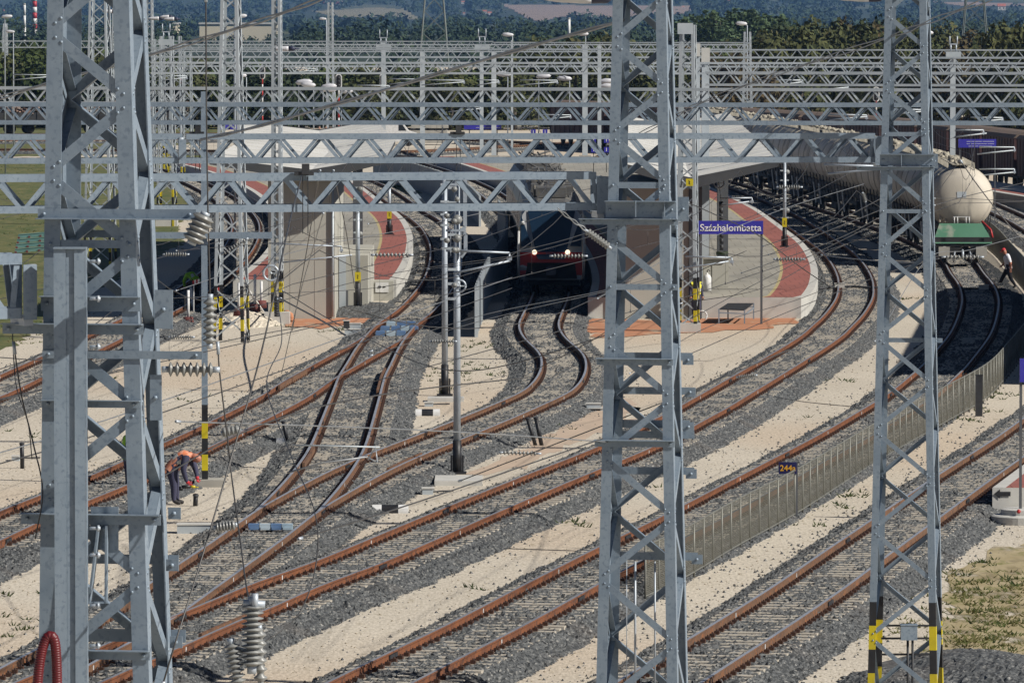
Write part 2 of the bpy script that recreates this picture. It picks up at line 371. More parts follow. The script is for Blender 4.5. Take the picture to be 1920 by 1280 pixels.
def check_rail(key, side, y0, y1):
    C = TR[key]; _, n = normals2(C); E = C+n*(side*(.7525-.115)); ya, yb = sorted((gY(y0, .4), gY(y1, .4))); k = (E[:,1] > ya) & (E[:,1] < yb); P = E[k]
    if len(P) < 3: return
    t = [o for o in bpy.data.objects if o.get('label') and o.name.startswith('railway_track') and o['label'] == LAB[key]][0]; mb = MB(); o_ = Vector(t.location)
    for i in range(len(P)-1):
        a, b = V(P[i][0], P[i][1], o_.z+.015), V(P[i+1][0], P[i+1][1], o_.z+.015); nv = V(n[k][i][0], n[k][i][1], 0); mb.prism(a-nv*.035, b-nv*.035, nv*.07, V(0,0,.185))
    mb.build('check_rail', M['rustg'], t)
LAB = {'B': 'rusty railway track curving along the right edge of the left platform', 'D': 'railway track with a sharp bend on which the red train stands', 'E': 'rusty railway track curving along the right edge of the right platform', 'C': 'short crossover track bending between the left platform track and the train track'}
check_rail('B', -1, 695, 726); check_rail('C', 1, 692, 735); check_rail('C', -1, 838, 872); check_rail('D', 1, 850, 880); check_rail('D', -1, 1110, 1160); check_rail('E', 1, 1150, 1195)
# ------------------------------------------------------------------ far land: hills, woods, houses, trees
HX = [0, 2000, 4000, 5000, 6000, 7000, 8000, 9000, 10500, 13500]; HZ = [-.5, -.5, -6, -7.5, -4.5, 2, 9.5, 20, 42, 95]
def terr(x, y): return float(np.interp(y, HX, HZ))+ (3.0*math.sin(x/340+.6)+1.8*math.sin(x/121))*min(1, max(0, (y-4500)/3000))
def thit(px, py):
    d = ray(px, py); y = 1500.0
    while y < 13400:
        if CAMH+d.z*y <= terr(d.x*y, y): break
        y += 20
    return V(d.x*y, y, terr(d.x*y, y))
M['hill'] = mk('wooded_hillside', (.012,.026,.016), (.026,.044,.024), .012, .95, stretch=(1,.2,1), c3=(.075,.085,.04), s3=.008, w3=.40)
M['fieldtan'] = mk('stubble_field', (.22,.19,.12), (.17,.16,.09), .02, .95)
M['fieldpink'] = mk('ploughed_field', (.27,.20,.16), (.23,.175,.14), .02, .95)
xs = np.linspace(-2600, 2600, 61); ys = np.concatenate([np.linspace(1400, 4400, 13), np.linspace(4600, 13500, 44)])
hv = np.array([(x, y, terr(x, y)-.0) for y in ys for x in xs]); hv[:61, 2] = -.6
hf = np.array([[i*61+j, i*61+j+1, (i+1)*61+j+1, (i+1)*61+j] for i in range(len(ys)-1) for j in range(60)])
link('hills', npmesh('hills', hv, hf, M['hill'], smooth=True), kind='structure')
def fieldpatch(pts, mat):
    out = []
    for i, a in enumerate(pts):
        c = pts[(i+1) % len(pts)]
        for k in range(4):
            t = k/4; px, py = a[0]+(c[0]-a[0])*t, a[1]+(c[1]-a[1])*t+random.uniform(-.8,.8)
            out.append((px, py))
    # grid of the patch draped on the hill
    x0, x1 = min(p[0] for p in out), max(p[0] for p in out); y0, y1 = min(p[1] for p in out), max(p[1] for p in out)
    def inside(x, y):
        r = False
        for i in range(len(out)):
            (xa, ya), (xb, yb) = out[i], out[i-1]
            if (ya > y) != (yb > y) and x < (xb-xa)*(y-ya)/(yb-ya)+xa: r = not r
        return r
    mb = MB(); n = 0
    sx, sy = 6, 1.5; cache = {}
    def c(i, j):
        if (i, j) not in cache:
            p = thit(x0+i*sx, y0+j*sy); cache[(i, j)] = (p.x, p.y, p.z+.5)
        return cache[(i, j)]
    for i in range(int((x1-x0)/sx)+1):
        for j in range(int((y1-y0)/sy)+1):
            if inside(x0+(i+.5)*sx, y0+(j+.5)*sy): mb.add([c(i,j), c(i+1,j), c(i+1,j+1), c(i,j+1)], [(0,1,2,3)])
    mb.build('field', mat, kind='structure')
    return inside
F1 = fieldpatch([(585,22),(640,19),(700,15),(760,18),(775,30),(800,40),(740,36),(690,33),(650,35),(610,28)], M['fieldtan'])
F2 = fieldpatch([(935,9),(1030,10),(1150,12),(1300,12),(1290,26),(1150,34),(1085,31),(1040,35),(1010,43),(985,34),(960,19)], M['fieldpink'])
F3 = fieldpatch([(1740,4),(1850,6),(1930,9),(1930,14),(1800,12)], M['fieldpink'])
M['wood1'] = mk('far_foliage', (.013,.030,.016), (.034,.058,.024), .12, .95, lo=.3, hi=.7)
M['leaf'] = mk('oak_foliage', (.034,.048,.013), (.085,.088,.026), .55, .9, lo=.3, hi=.7, c3=(.070,.055,.022), s3=.35, w3=.36)
M['leaf2'] = mk('poplar_foliage', (.035,.070,.030), (.085,.125,.055), .5, .9, lo=.3, hi=.7)
M['leaf3'] = mk('bush_foliage', (.020,.040,.008), (.060,.080,.014), .8, .9, lo=.3, hi=.7)
M['leafd'] = mk('dark_foliage', (.011,.024,.008), (.030,.046,.014), .6, .9, lo=.3, hi=.7)
M['leafr'] = mk('russet_foliage', (.045,.045,.014), (.085,.055,.020), .6, .9, lo=.3, hi=.7)
M['bark'] = mk('bark', (.10,.085,.065), (.06,.05,.04), 2, .95)
def leafcloud(blobs, n, size, squash=1.0):
    """n small leaf faces spread through clumps: blobs are (x,y,z,r)"""
    w = np.array([b[3]**2 for b in blobs]); w /= w.sum(); k = rng.choice(len(blobs), n, p=w)
    B = np.array(blobs)[k]; d = rng.normal(size=(n, 3)); d /= np.linalg.norm(d, axis=1)[:, None]
    c = B[:, :3]+d*(B[:, 3]*(rng.uniform(.45, 1.08, n)))[:, None]*np.array([1, 1, squash])
    nn = d+rng.normal(0, .55, (n, 3)); nn /= np.linalg.norm(nn, axis=1)[:, None]
    u = np.cross(nn, rng.normal(size=(n, 3))); u /= np.linalg.norm(u, axis=1)[:, None]; v = np.cross(nn, u)
    s = (size*rng.uniform(.55, 1.35, n))[:, None]
    P = np.stack([c-u*s, c-v*s*.6, c+u*s, c+v*s*.6], 1).reshape(-1, 3)
    return P, np.arange(4*n).reshape(-1, 4)
def tree_meshes(h, wd, n, size, mat, kind='round'):
    blobs = []
    if kind == 'poplar':
        for i in range(16):
            t = i/15; z = h*(.18+.80*t); r = wd*.5*math.sin(math.pi*(.12+.83*t))**.7
            blobs.append((random.uniform(-.2,.2)*wd, random.uniform(-.2,.2)*wd, z, max(r*.75, .35)))
    else:
        for i in range(22):
            a = random.uniform(0, 6.28); t = random.random(); z = h*(.08+.86*t); rr = wd*.42*math.sin(math.pi*min(.95, .25+.70*t))*random.uniform(.5, 1)
            blobs.append((rr*math.cos(a), rr*math.sin(a), z, wd*random.uniform(.13, .24)))
    P, f = leafcloud(blobs, n, size)
    P[:, 2] = np.maximum(P[:, 2], .1)
    cm = npmesh('crown', P, f, mat)
    tb = MB(); tb.tube([(0,0,-.3), (.05,0,h*.25), (-.1,.05,h*.5), (.05,0,h*.86)], [wd*.045, wd*.035, wd*.022, .03], 7)
    for b in blobs[::3]: tb.tube([(0,0,b[2]*.55), (b[0]*.6, b[1]*.6, b[2]*.9)], [wd*.016, .03], 5)
    tm = tb.build('trunk', M['bark']); me = tm.data; bpy.data.objects.remove(tm)
    return cm, me
TV = {'oak': [tree_meshes(9.5, 8.5, 2600, .30, M['leaf']) for _ in range(3)]+[tree_meshes(9, 9, 2600, .30, M['leafd'])],
      'rus': [tree_meshes(8, 8, 2300, .28, M['leafr'])],
      'pop': [tree_meshes(12, 4.6, 2000, .30, M['leaf2'], 'poplar') for _ in range(2)],
      'bush': [tree_meshes(6, 7.5, 2000, .27, M['leaf3']) for _ in range(2)]+[tree_meshes(7, 8, 2200, .27, M['leafd'])]}
def tree(kind, px, ytop, Y, label, group, wscale=1.0, zb=-.3):
    cm, tm = random.choice(TV[kind]); top = at(px, ytop, Y); hm = max(v.co.z for v in cm.vertices) if not hasattr(tree, 'c') or cm.name not in tree.c else tree.c[cm.name]
    tree.c = getattr(tree, 'c', {}); tree.c[cm.name] = hm
    s = (top.z-zb)/hm
    t = thing({'oak':'oak_tree','rus':'russet_tree','pop':'poplar_tree','bush':'bushy_tree'}[kind], label, 'tree', (top.x, Y, zb), group)
    t.rotation_euler.z = random.uniform(0, 6.28); q = wscale*random.uniform(.9, 1.15); t.scale = (q, q, s)
    for n, m in (('crown', cm), ('trunk', tm)):
        o = bpy.data.objects.new(n, m); COL.objects.link(o); o.parent = t
G1 = 'trees of the belt behind the rail yard'
def rr(a, b): return random.uniform(a, b)
prof = [(-40,75),(0,74),(60,66),(110,74),(170,84),(330,98),(520,108),(700,112),(900,108),(985,76),(1010,62),(1060,56),(1130,52),(1180,60),(1290,84),(1400,70),(1440,46),(1500,26),(1560,22),(1640,24),(1700,28),(1760,36),(1800,46),(1840,50),(1855,60),(1875,40),(1900,32),(1960,34)]
PX = [p[0] for p in prof]; PY = [p[1] for p in prof]
for row, (Y, dy, st) in enumerate(((690, 16, 78), (745, 6, 88), (810, 0, 82))):
    x = -30+row*25
    while x < 1950:
        yt = float(np.interp(x, PX, PY))+dy+rr(-3, 9)
        if x < 930 or (1200 < x < 1400): k = random.choice(['bush', 'bush', 'oak'] + (['rus'] if 1230 < x < 1400 else []))
        else: k = random.choice(['oak', 'oak', 'oak', 'rus'] if x > 1380 else ['oak', 'oak', 'bush'])
        lab = {'oak': 'round dark green tree of the dense belt behind the gantries', 'rus': 'rusty brown tinged tree of the belt behind the gantries', 'bush': 'low bushy green tree of the belt behind the gantries'}[k]
        tree(k, x, yt, Y+rr(-12, 12), lab, G1); x += st*rr(.7, 1.25)*(.62 if k == 'bush' else .8)
for x in range(1280, 1490, 17):
    tree('pop', x+rr(-4, 4), 30-12*math.sin((x-1280)/200*3.14)+rr(-4, 5), 1150+rr(-30, 30), 'pale green poplar standing above the dark tree belt', 'poplars above the tree belt', 1.5)
for x, y in ((1880, 34), (1915, 40), (1945, 36)): tree('oak', x, y, 640+rr(-5, 5), 'large dark green tree at the right edge above the gantries', 'large trees at the right edge', .9)
# masses nobody could count: woods farther off
def woods(name, pts, mat, n=26, sz=1.5):
    bl = [(p[0], p[1], p[2]+p[3]*.4, p[3]) for p in pts]
    P, f = leafcloud(bl, n*len(bl), sz, 1.25); link(name, npmesh(name, P, f, mat), kind='stuff', label=None)
pts = []
for i in range(620):
    Y = rr(1500, 2900); px = rr(-40, 1960)
    if px > 1250 and Y < 1900: continue
    if 355 < px < 535: continue
    p = ray(px, 50)*Y; pts.append((p.x, Y, -.5, rr(2.6, 5.2)*(1.25 if rr(0,1) < .25 else 1)))
woods('distant_wood', pts, M['wood1'], 85, .62)
pts = []
for i in range(30): pts.append((ray(rr(340,540),50).x*2600, 2600+rr(-40,40), -2.6, rr(1.6,3.0)))
woods('warehouse_trees', pts, M['wood1'], 85, .6)
pts = []
for i in range(2600):
    px, py = rr(-60, 1980), rr(-12, 70)
    if any(F(px, py+d) for F in (F1, F2, F3) for d in (0, -4, -8, -13)) : continue
    p = thit(px, py)
    if p.y < 3500 or p.y > 13300: continue
    if math.sin(p.x/180+p.y/800)+math.sin(p.y/340) > 1.0: continue
    pts.append((p.x, p.y, p.z, rr(3.5, 8)))
woods('hill_wood', pts, M['wood1'], 34, 2.4)
# houses and works far off
M['roofr'] = mk('red_tile_roof', (.42,.14,.08), (.34,.11,.07), .3, .8); M['wallw'] = mk('white_render', (.66,.63,.58), (.58,.55,.5), .1, .8)
M['wallc'] = mk('cream_cladding', (.62,.56,.42), (.55,.5,.38), .05, .7); M['wallred'] = mk('dark_red_wall', (.30,.07,.07), (.24,.06,.06), .1, .8)
M['pane'] = plain('window_glass', (.02,.025,.03), .1)
def house(px, py, wpx, label, wall='wallw', group=None, hpx=None, Y=None, name='house'):
    p = thit(px, py) if Y is None else V(ray(px, py).x*Y, Y, -.3)
    k = p.y/F; wd = wpx*k; h = (hpx or wpx*.55)*k
    t = thing(name, label, 'house' if name == 'house' else 'building', p, group)
    mb = MB(); mb.box((p.x, p.y, p.z+h/2), (wd, wd*.8, h+.6)); mb.build('wall', M[wall], t)
    rf = MB(); e = wd*.06
    rf.poly([(p.x-wd/2-e, p.y-wd*.45, p.z+h), (p.x+wd/2+e, p.y-wd*.45, p.z+h), (p.x+wd/2+e, p.y, p.z+h+wd*.32), (p.x-wd/2-e, p.y, p.z+h+wd*.32)], (0, .3, .25))
    rf.poly([(p.x-wd/2-e, p.y+wd*.45, p.z+h), (p.x+wd/2+e, p.y+wd*.45, p.z+h), (p.x+wd/2+e, p.y+.31, p.z+h+wd*.32), (p.x-wd/2-e, p.y+.31, p.z+h+wd*.32)], (0, .3, .25))
    rf.build('roof', M['roofr'], t)
    for q in (-.25, .25):
        mb = MB(); mb.box((p.x+q*wd, p.y-wd*.4-.02, p.z+h*.55), (wd*.16, .06, h*.35)); mb.build('window', M['pane'], t)
for x, y, s, lab in ((868,8,6,'white house high on the far hillside left of the pink field'),(880,17,5,'white house below another near the pink field'),(870,28,4,'small white house among trees left of the pink field'),
        (909,26,7,'orange roofed house at the left tip of the pink field'),(918,29,7,'second orange roofed house beside the left tip of the pink field'),(1281,16,4,'tiny white house above the poplars, leftmost'),
        (1333,12,7,'white house above the poplars'),(1365,6,6,'orange roofed house at the top edge above the poplars'),(1388,14,6,'pale house above the right end of the poplars'),
        (1878,20,14,'wide orange roofed house on the hill at the far right'),(5,26,9,'red roofed house at the far left edge'),(93,24,10,'red roofed house beside the striped chimney'),(80,30,6,'pale house under the striped chimney'),(1805,3,5,'tiny house at the top right on the hill')):
    house(x, y, s, lab)
def hall(px0, px1, y0, y1, Y, label, mat):
    a, b = at(px0, y1, Y), at(px1, y0, Y); zb = terr(a.x, Y)-1; t = thing('warehouse', label, 'warehouse', (a.x, Y, zb))
    mb = MB(); mb.box(((a.x+b.x)/2, Y+15, (b.z+zb)/2), (b.x-a.x, 30, b.z-zb)); mb.build('wall', M[mat], t)
    mb = MB(); mb.box(((a.x+b.x)/2, Y+15, b.z+.35), (b.x-a.x+.8, 31, .6)); mb.build('roof', M['concretew'], t)
hall(374, 520, 46, 70, 2900, 'long cream warehouse behind the trees below the hillside', 'wallc')
hall(322, 331, 46, 60, 2910, 'small cream warehouse left of the long one', 'wallc')
hall(606, 642, 3, 10, 8800, 'dark red barn at the top of the meadow', 'wallred')
hall(598, 658, 12.5, 16.5, 8700, 'long low pale wall in front of the red barn', 'wallw')
def chimney(px, py, r, Y, top, label, bands):
    p = at(px, py, Y); zt = at(px, top, Y).z; t = thing('chimney', label, 'chimney', (p.x, Y, -.5)); n = len(bands)
    mb = MB()
    for i, c in enumerate(bands):
        a, b = -.5+(zt+.5)*i/n, -.5+(zt+.5)*(i+1)/n
        mb.tube([(p.x,Y,a), (p.x,Y,b-.001)], r*(1-.2*i/n), 12, {'r':0,'w':1}[c])
    mb.build('shaft', [M['red'], M['white']], t)
    mb = MB(); mb.tube([(p.x,Y,zt-.2), (p.x,Y,zt+.15)], r*.95, 12); mb.build('rim', M['concrete'], t)
chimney(65, 45, 1.15, 3000, -40, 'red and white striped chimney on the far left', 'wrwrwrwrwr')
chimney(46, 50, .45, 1990, 8, 'thin pale chimney with a cap left of the striped chimney', 'wwww')
chimney(1067, 48, .35, 1480, 35, 'tiny white tower among the trees in the middle distance', 'ww')
# grass at the left and right, weeds
patch('grass', [(-80,300),(400,290),(430,330),(330,420),(345,455),(230,520),(150,560),(90,600),(30,645),(-100,690)], .010, M['grass'])
patch('grass', [(-80,235),(420,238),(410,262),(200,290),(-80,297)], .014, M['grass'])
patch('grass', [(1925,1035),(1890,1050),(1850,1075),(1840,1100),(1810,1130),(1790,1165),(1800,1190),(1770,1215),(1760,1240),(1800,1300),(1980,1300),(1980,1030)], .010, M['grassdry'])
patch('grass', [(-60,236),(2000,236),(2000,222),(-60,222)], .016, M['field'])
patch('grass', [(690,325),(720,330),(760,348),(790,362),(768,366),(730,352),(695,338)], .012, M['grass'])
def tufts(name, spots, mat, n, h):
    vs = []; fs = []
    for (px, py, sx, k) in spots:
        c = gd(px, py)
        for _ in range(k):
            a, r = rr(0, 6.28), abs(random.gauss(0, 1)); x, y = c.x+sx*r*math.cos(a), c.y+sx*2.5*r*math.sin(a)
            for _ in range(n):
                ax, ay = rr(-.10,.10), rr(-.12,.12); hh = h*rr(.4, 1.2); w_ = rr(.012,.03); b = len(vs)
                vs += [(x+ax-w_, y+ay, 0), (x+ax+w_, y+ay, 0), (x+ax*2.4+rr(-.06,.06), y+ay*1.5, hh)]; fs.append((b, b+1, b+2))
    link(name, npmesh(name, np.array(vs), np.array(fs), mat), kind='stuff')
sp = [(260,870,.5,6),(75,980,.8,8),(70,1110,.9,10),(40,1180,.9,9),(70,1165,.4,6),(30,1150,.7,8),(240,840,.9,8),(60,820,1.2,10),(150,800,1,9),(345,745,1,8),(210,710,1,7),(860,650,1.2,22),(900,690,1.4,22),(870,700,1.1,16),(820,700,1,10),(900,645,.8,14),(850,730,.7,9),(1040,800,.5,8),(990,815,.4,5),(1050,980,.6,10),(1080,985,.4,6),(1600,715,.9,8),(1570,790,.8,6),(1380,905,1,6),(1590,930,.35,14),(1565,950,.3,8),(1830,770,.5,14),(1850,745,.5,14),(1825,790,.4,10),(1880,740,.4,10),(1840,1055,.25,14),(1800,1080,.2,6),(1780,1150,.3,8),(1520,985,.3,7),(1840,1150,.5,12),(1900,1170,.6,14),(1880,1090,.6,16),(1870,1200,.6,12),(1700,560,.5,10),(1720,700,.5,5),(1590,800,.7,5),(700,370,.8,20),(740,352,.8,20),(640,620,.5,10),(500,610,.6,12),(690,640,.4,6),(880,1100,.5,4),(1440,960,.5,5)]
tufts('weeds', [(a, b, c, max(3, int(d*.7))) for a, b, c, d in sp], M['leaf3'], 5, .11)
gs = [(rr(1790,1920), rr(1070,1270), .8, 6) for _ in range(70)]+[(rr(0,330), rr(300,470), 2.5, 9) for _ in range(60)]+[(rr(20,130), rr(560,640), 1.5, 8) for _ in range(14)]
tufts('grass_tufts', gs, M['grass'], 6, .085)
def pebbles(name, boxes, mat):
    vs = []; fs = []
    for x0, x1, y0, y1, n, s in boxes:
        for _ in range(n):
            c = gd(rr(x0, x1), rr(y0, y1)); r = s*rr(.3, 1.0); b = len(vs)
            for d in ((1,0,0),(0,1,0),(-1,0,0),(0,-1,0),(0,0,.8)): vs.append((c.x+d[0]*r*rr(.6,1.2), c.y+d[1]*r*rr(.6,1.2), d[2]*r))
            fs += [(b,b+1,b+4),(b+1,b+2,b+4),(b+2,b+3,b+4),(b+3,b,b+4)]
    link(name, npmesh(name, np.array(vs), np.array(fs), mat), kind='stuff')
def spill():
    vs = []; fs = []
    for key in 'ABDEFG':
        C = TR[key]; _, nn = normals2(C); d = np.r_[0, np.cumsum(np.linalg.norm(np.diff(C, axis=0), axis=1))]
        for _ in range(1700):
            s = random.uniform(0, d[-1]); x, y = np.interp(s, d, C[:,0]), np.interp(s, d, C[:,1])
            if not gd_in(x, y) or y > 240: continue
            o = random.choice((-1, 1))*(1.75+abs(random.gauss(0, .38))); x += np.interp(s, d, nn[:,0])*o; y += np.interp(s, d, nn[:,1])*o; r = rr(.02,.05); b = len(vs)
            for e in ((1,0,0),(0,1,0),(-1,0,0),(0,-1,0),(0,0,1)): vs.append((x+e[0]*r*rr(.6,1.2), y+e[1]*r*rr(.6,1.2), e[2]*r*1.1))
            fs += [(b,b+1,b+4),(b+1,b+2,b+4),(b+2,b+3,b+4),(b+3,b,b+4)]
    link('spilled_stones', npmesh('spilled_stones', np.array(vs), np.array(fs), M['ballast']), kind='stuff')
spill()
patch('dry_earth', [(1925,1010),(1850,1040),(1800,1075),(1775,1120),(1760,1170),(1740,1215),(1700,1260),(1760,1310),(1990,1310),(1990,1010)], .007, M['grassdry'])
M['clod'] = mk('earth_clod', (.30,.25,.18), (.22,.185,.13), 3, .95); M['stone'] = mk('loose_stone', (.14,.14,.14), (.26,.25,.24), 3, .9)
pebbles('loose_clods', [(0,330,1000,1230,500,.035),(0,340,700,930,500,.04),(480,1130,1000,1280,700,.035),(880,1650,700,1130,800,.035),(1300,1930,760,1100,700,.035),(1300,1760,1090,1290,700,.03),(780,960,600,740,120,.05),(1100,1640,560,800,300,.05),(330,560,620,900,400,.05)], M['clod'])
pebbles('loose_stones', [(480,1130,1000,1280,500,.03),(880,1650,700,1130,500,.035),(1300,1930,760,1280,700,.03),(0,540,640,1230,700,.035)], M['stone'])
# ------------------------------------------------------------------ lattice masts, portal beams
def stripe_mats(base): return [base, M['yellow'], M['black']]
def zpy(py, Y): return at(960, py, Y).z
def lattice(name, label, px, py_base, Y, w0, taper, ztop, zb=0.0, yaw=-9, leg=.145, panel=.515, brace=.085, mat='steel', stripes=0, lean=0.0, w_at=12.6, group=None, zlow=None, simple=False, phase=0, anchor=None):
    """tapering four-legged lattice mast; w0 is its width at height w_at; returns (root, corner function)"""
    c0 = gd(px, py_base) if Y is None else V(ray(px, 640).x*Y, Y, 0)
    ca, sa = math.cos(R(yaw)), math.sin(R(yaw)); ux, uy = V(ca, sa, 0), V(-sa, ca, 0)
    zs = zb if zlow is None else zlow
    t = thing(name, label, 'lattice mast', (c0.x, c0.y, zb), group)
    def corner(i, j, z):
        w = (w0+taper*(w_at-z))/2; return V(c0.x+lean*(z-w_at), c0.y, z)+ux*(i*w)+uy*(j*w)
    mats = stripe_mats(M[mat]); lt = leg*.085
    for i in (-1, 1):
        for j in (-1, 1):
            mb = MB(); cuts = [zs, ztop]; mi = [0]
            if stripes:
                st = [zb+.42*k for k in range(6)]; cuts = [zb]+st[1:]+[ztop]; mi = [2, 1, 2, 1, 2, 0] if stripes == 1 else [1, 2, 1, 2, 1, 0]
                mi = mi[:len(cuts)-1]; mi[-1] = 0
            for k in range(len(cuts)-1):
                a, b = corner(i, j, cuts[k]), corner(i, j, cuts[k+1])
                mb.angle(a, b, ux*-i, uy*-j, leg, lt, mi[k])
            mb.build('leg', mats, t)
    wz = lambda z: w0+taper*(w_at-z)
    za0 = anchor if anchor is not None else zs+.1; nodes = [(za0, 0)]; z, k = za0, 0
    while True:
        z += .83*wz(z); k += 1
        if z > ztop-.05: break
        nodes.append((z, k % 2))
    z, k = za0, 0
    while True:
        z -= .83*wz(z); k += 1
        if z < zs+.05: break
        nodes.insert(0, (z, k % 2))
    for (fa, fb, out, rev) in (((-1,-1),(1,-1),-uy,0), ((-1,1),(1,1),uy,1), ((-1,-1),(-1,1),-ux,0), ((1,-1),(1,1),ux,1)):
        if simple and out in (ux, -ux) and False: continue
        mb = MB()
        for k in range(len(nodes)-1):
            za, zc = nodes[k][0], nodes[k+1][0]; s = (nodes[k][1]+rev) % 2
            pa, pb = (fa, fb) if s == 0 else (fb, fa)
            p, q = corner(*pa, za), corner(*pb, zc); d = (q-p).normalized()
            p, q = p+d*leg*.35, q-d*leg*.35
            off = -out*(lt+.004)                                  # bolted inside the leg flange
            side = d.cross(out).normalized()
            mb.prism(p+off-side*brace/2, q+off-side*brace/2, side*brace, -out*.008)
            if not simple:
                for e in (p+d*.05, p+d*.12, q-d*.05, q-d*.12): mb.tube([e+off+out*.001, e+off+out*.022], .017, 6)
            if not simple: mb.prism(p+off-side*brace/2-out*.009, q+off-side*brace/2-out*.009, side*.008, -out*brace*.8)
        mb.build('bracing', M[mat], t)
    t['_c'] = 0; del t['_c']
    return t, corner, ux, uy
def strut(t, corner, ux, uy, z, face=-1, h=.09, x0=None, x1=None, flange='top', name='crossbeam', proud=.012, mat='steel', fl=.09):
    """horizontal angle on the front (face -1) or rear (1) of a mast; x0/x1 extend it past the legs"""
    a, b = corner(-1, face, z), corner(1, face, z); o = uy*face
    a2 = a-ux*(x0 or 0)+o*proud; b2 = b+ux*(x1 or 0)+o*proud
    mb = MB(); mb.prism(a2, b2, V(0,0,-h), o*.009)
    if flange == 'top': mb.prism(a2+o*.0095, b2+o*.0095, V(0,0,-.009), o*fl)
    elif flange == 'bottom': mb.prism(a2+o*.0095-V(0,0,h-.009), b2+o*.0095-V(0,0,h-.009), V(0,0,-.009), o*fl)
    for e in (a2+ux*.06, b2-ux*.06):
        mb.tube([e+o*.005-V(0,0,h*.5), e+o*.035-V(0,0,h*.5)], .018, 6)
    return mb.build(name, M[mat], t)
def plate(t, c, sz, ux, uy, name='bolt_plate', mat='steel'):
    mb = MB(); c = Vector(c); mb.prism(c-ux*sz[0]/2-V(0,0,sz[1]/2), c-ux*sz[0]/2+V(0,0,sz[1]/2), ux*sz[0], uy*.012)
    mb.tube([c-uy*.002, c-uy*.04], .022, 6); return mb.build(name, M[mat], t)
Y1, Y2, Y3 = 62.0, 90.6, 118.0
# mast 1, nearest, left
m1, c1, ux, uy = lattice('lattice_mast', 'largest nearest lattice mast at the left with a broad steel column bolted before it', 184, 0, Y1, .77, .044, 15.2, zlow=0, leg=.152, brace=.105, lean=-.010, w_at=12.56, anchor=zpy(57, 62.0))
strut(m1, c1, ux, uy, zpy(389, Y1), h=.095, x0=.06, x1=.58, flange='bottom', fl=.11)
strut(m1, c1, ux, uy, zpy(447, Y1), h=.075, flange=None, proud=-.02)
strut(m1, c1, ux, uy, zpy(434, Y1), 1, h=.07, flange=None, proud=-.02)
strut(m1, c1, ux, uy, zpy(551, Y1), h=.14, x0=.02, x1=.03, flange='top')
strut(m1, c1, ux, uy, zpy(602, Y1), h=.10, x0=.38, x1=.05, flange='top')
strut(m1, c1, ux, uy, zpy(652, Y1), h=.075, x1=.60, flange=None)
strut(m1, c1, ux, uy, zpy(744, Y1), h=.07, flange='top', fl=.05)
strut(m1, c1, ux, uy, zpy(955, Y1), h=.10, x0=.18, x1=.16, flange='top')
strut(m1, c1, ux, uy, zpy(1047, Y1), 1, h=.09, x1=.10, flange=None)
strut(m1, c1, ux, uy, zpy(1188, Y1), 1, h=.12, x0=.18, x1=.14, flange=None)
strut(m1, c1, ux, uy, zpy(1207, Y1), h=.09, x1=.02, flange='top')
for px, py, w, h in ((307, 580, .17, .36), (292, 745, .11, .42), (196, 990, .26, .40)): plate(m1, at(px, py, Y1-.50), (w, h), ux, uy, 'gusset_plate')
for px, py in ((327, 962), (323, 1059), (330, 1203)): plate(m1, at(px, py, Y1+.2), (.12, .11), ux, uy)
mb = MB()
a, b = at(186, 985, Y1-.56), at(168, 1130, Y1-.56); mb.bar(a, b, .02, .10, uy); mb.bar(at(200,985,Y1-.56), at(199,1128,Y1-.56), .02, .06, uy); mb.bar(at(166,1130,Y1-.56), at(202,1128,Y1-.56), .02, .05, uy)
mb.build('bracket', M['steel'], m1)
# broad column before mast 1
ct = at(131, 467, Y1-.85); t = thing('steel_column', 'broad grooved steel column rising in front of the largest left mast', 'steel column', (ct.x, ct.y, 0))
mb = MB(); w_ = .275
for xa, xb, d0 in ((-.5,-.14,0), (-.14,.14,.022), (.14,.5,0)):
    mb.prism((ct.x+xa*w_, ct.y+d0, 0), (ct.x+xa*w_, ct.y+d0, ct.z-d0*.1), ((xb-xa)*w_-.001, 0, 0), (0, .012, 0))
for s in (-1, 1): mb.prism((ct.x+s*(w_/2+.0065)-.006, ct.y, 0), (ct.x+s*(w_/2+.0065)-.006, ct.y, ct.z), (.012, 0, 0), (0, .14, 0))
mb.build('channel', M['steel'], t)
mb = MB()
for py in (490, 560, 650, 990, 1040, 1135, 1210):
    p = at(168, py, Y1-.80); mb.tube([p, p+V(.10,0,0)], .016, 8); mb.tube([p+V(.07,0,0), p+V(.09,0,0)], .032, 6)
mb.build('bolts', M['steelb'], t)
mb = MB(); mb.box((ct.x, ct.y+.06, ct.z+.008), (w_+.03, .16, .014)); mb.build('cap_plate', M['steel'], t)
# mast 2, centre
m2, c2, ux2, uy2 = lattice('lattice_mast', 'tall lattice mast right of centre standing before the red train and station sign', 1205, 0, Y2, .725, .0415, 15.4, leg=.142, brace=.093, anchor=zpy(78, 90.6))
S2 = lambda py, **k: strut(m2, c2, ux2, uy2, zpy(py, Y2), **k)
S2(340, h=.085, flange=None, proud=-.02); S2(375, h=.235, x0=.03, x1=.10, flange='top', fl=.13); S2(408, h=.085, x0=.38, x1=.12, flange='top', fl=.10)
S2(530, h=.08, flange=None, proud=-.02, x1=.10); S2(668, h=.095, x0=.10, x1=.02, flange='top', fl=.13); S2(664, face=1, h=.10, x0=.05, x1=.16, flange=None)
S2(729, face=1, h=.10, x0=.10, x1=.13, flange=None); S2(791, face=1, h=.11, x0=.02, x1=.10, flange=None); S2(820, h=.095, x0=.10, x1=.02, flange='top', fl=.13)
S2(812, face=1, h=.10, x1=.16, flange=None); S2(880, face=1, h=.10, x1=.15, flange=None); S2(1040, face=1, h=.11, x0=.04, x1=.17, flange=None)
mb = MB()
for px in (1192, 1246): mb.bar(at(px, 376, Y2-.55), at(px, 407, Y2-.55), .012, .10, (0,1,0))
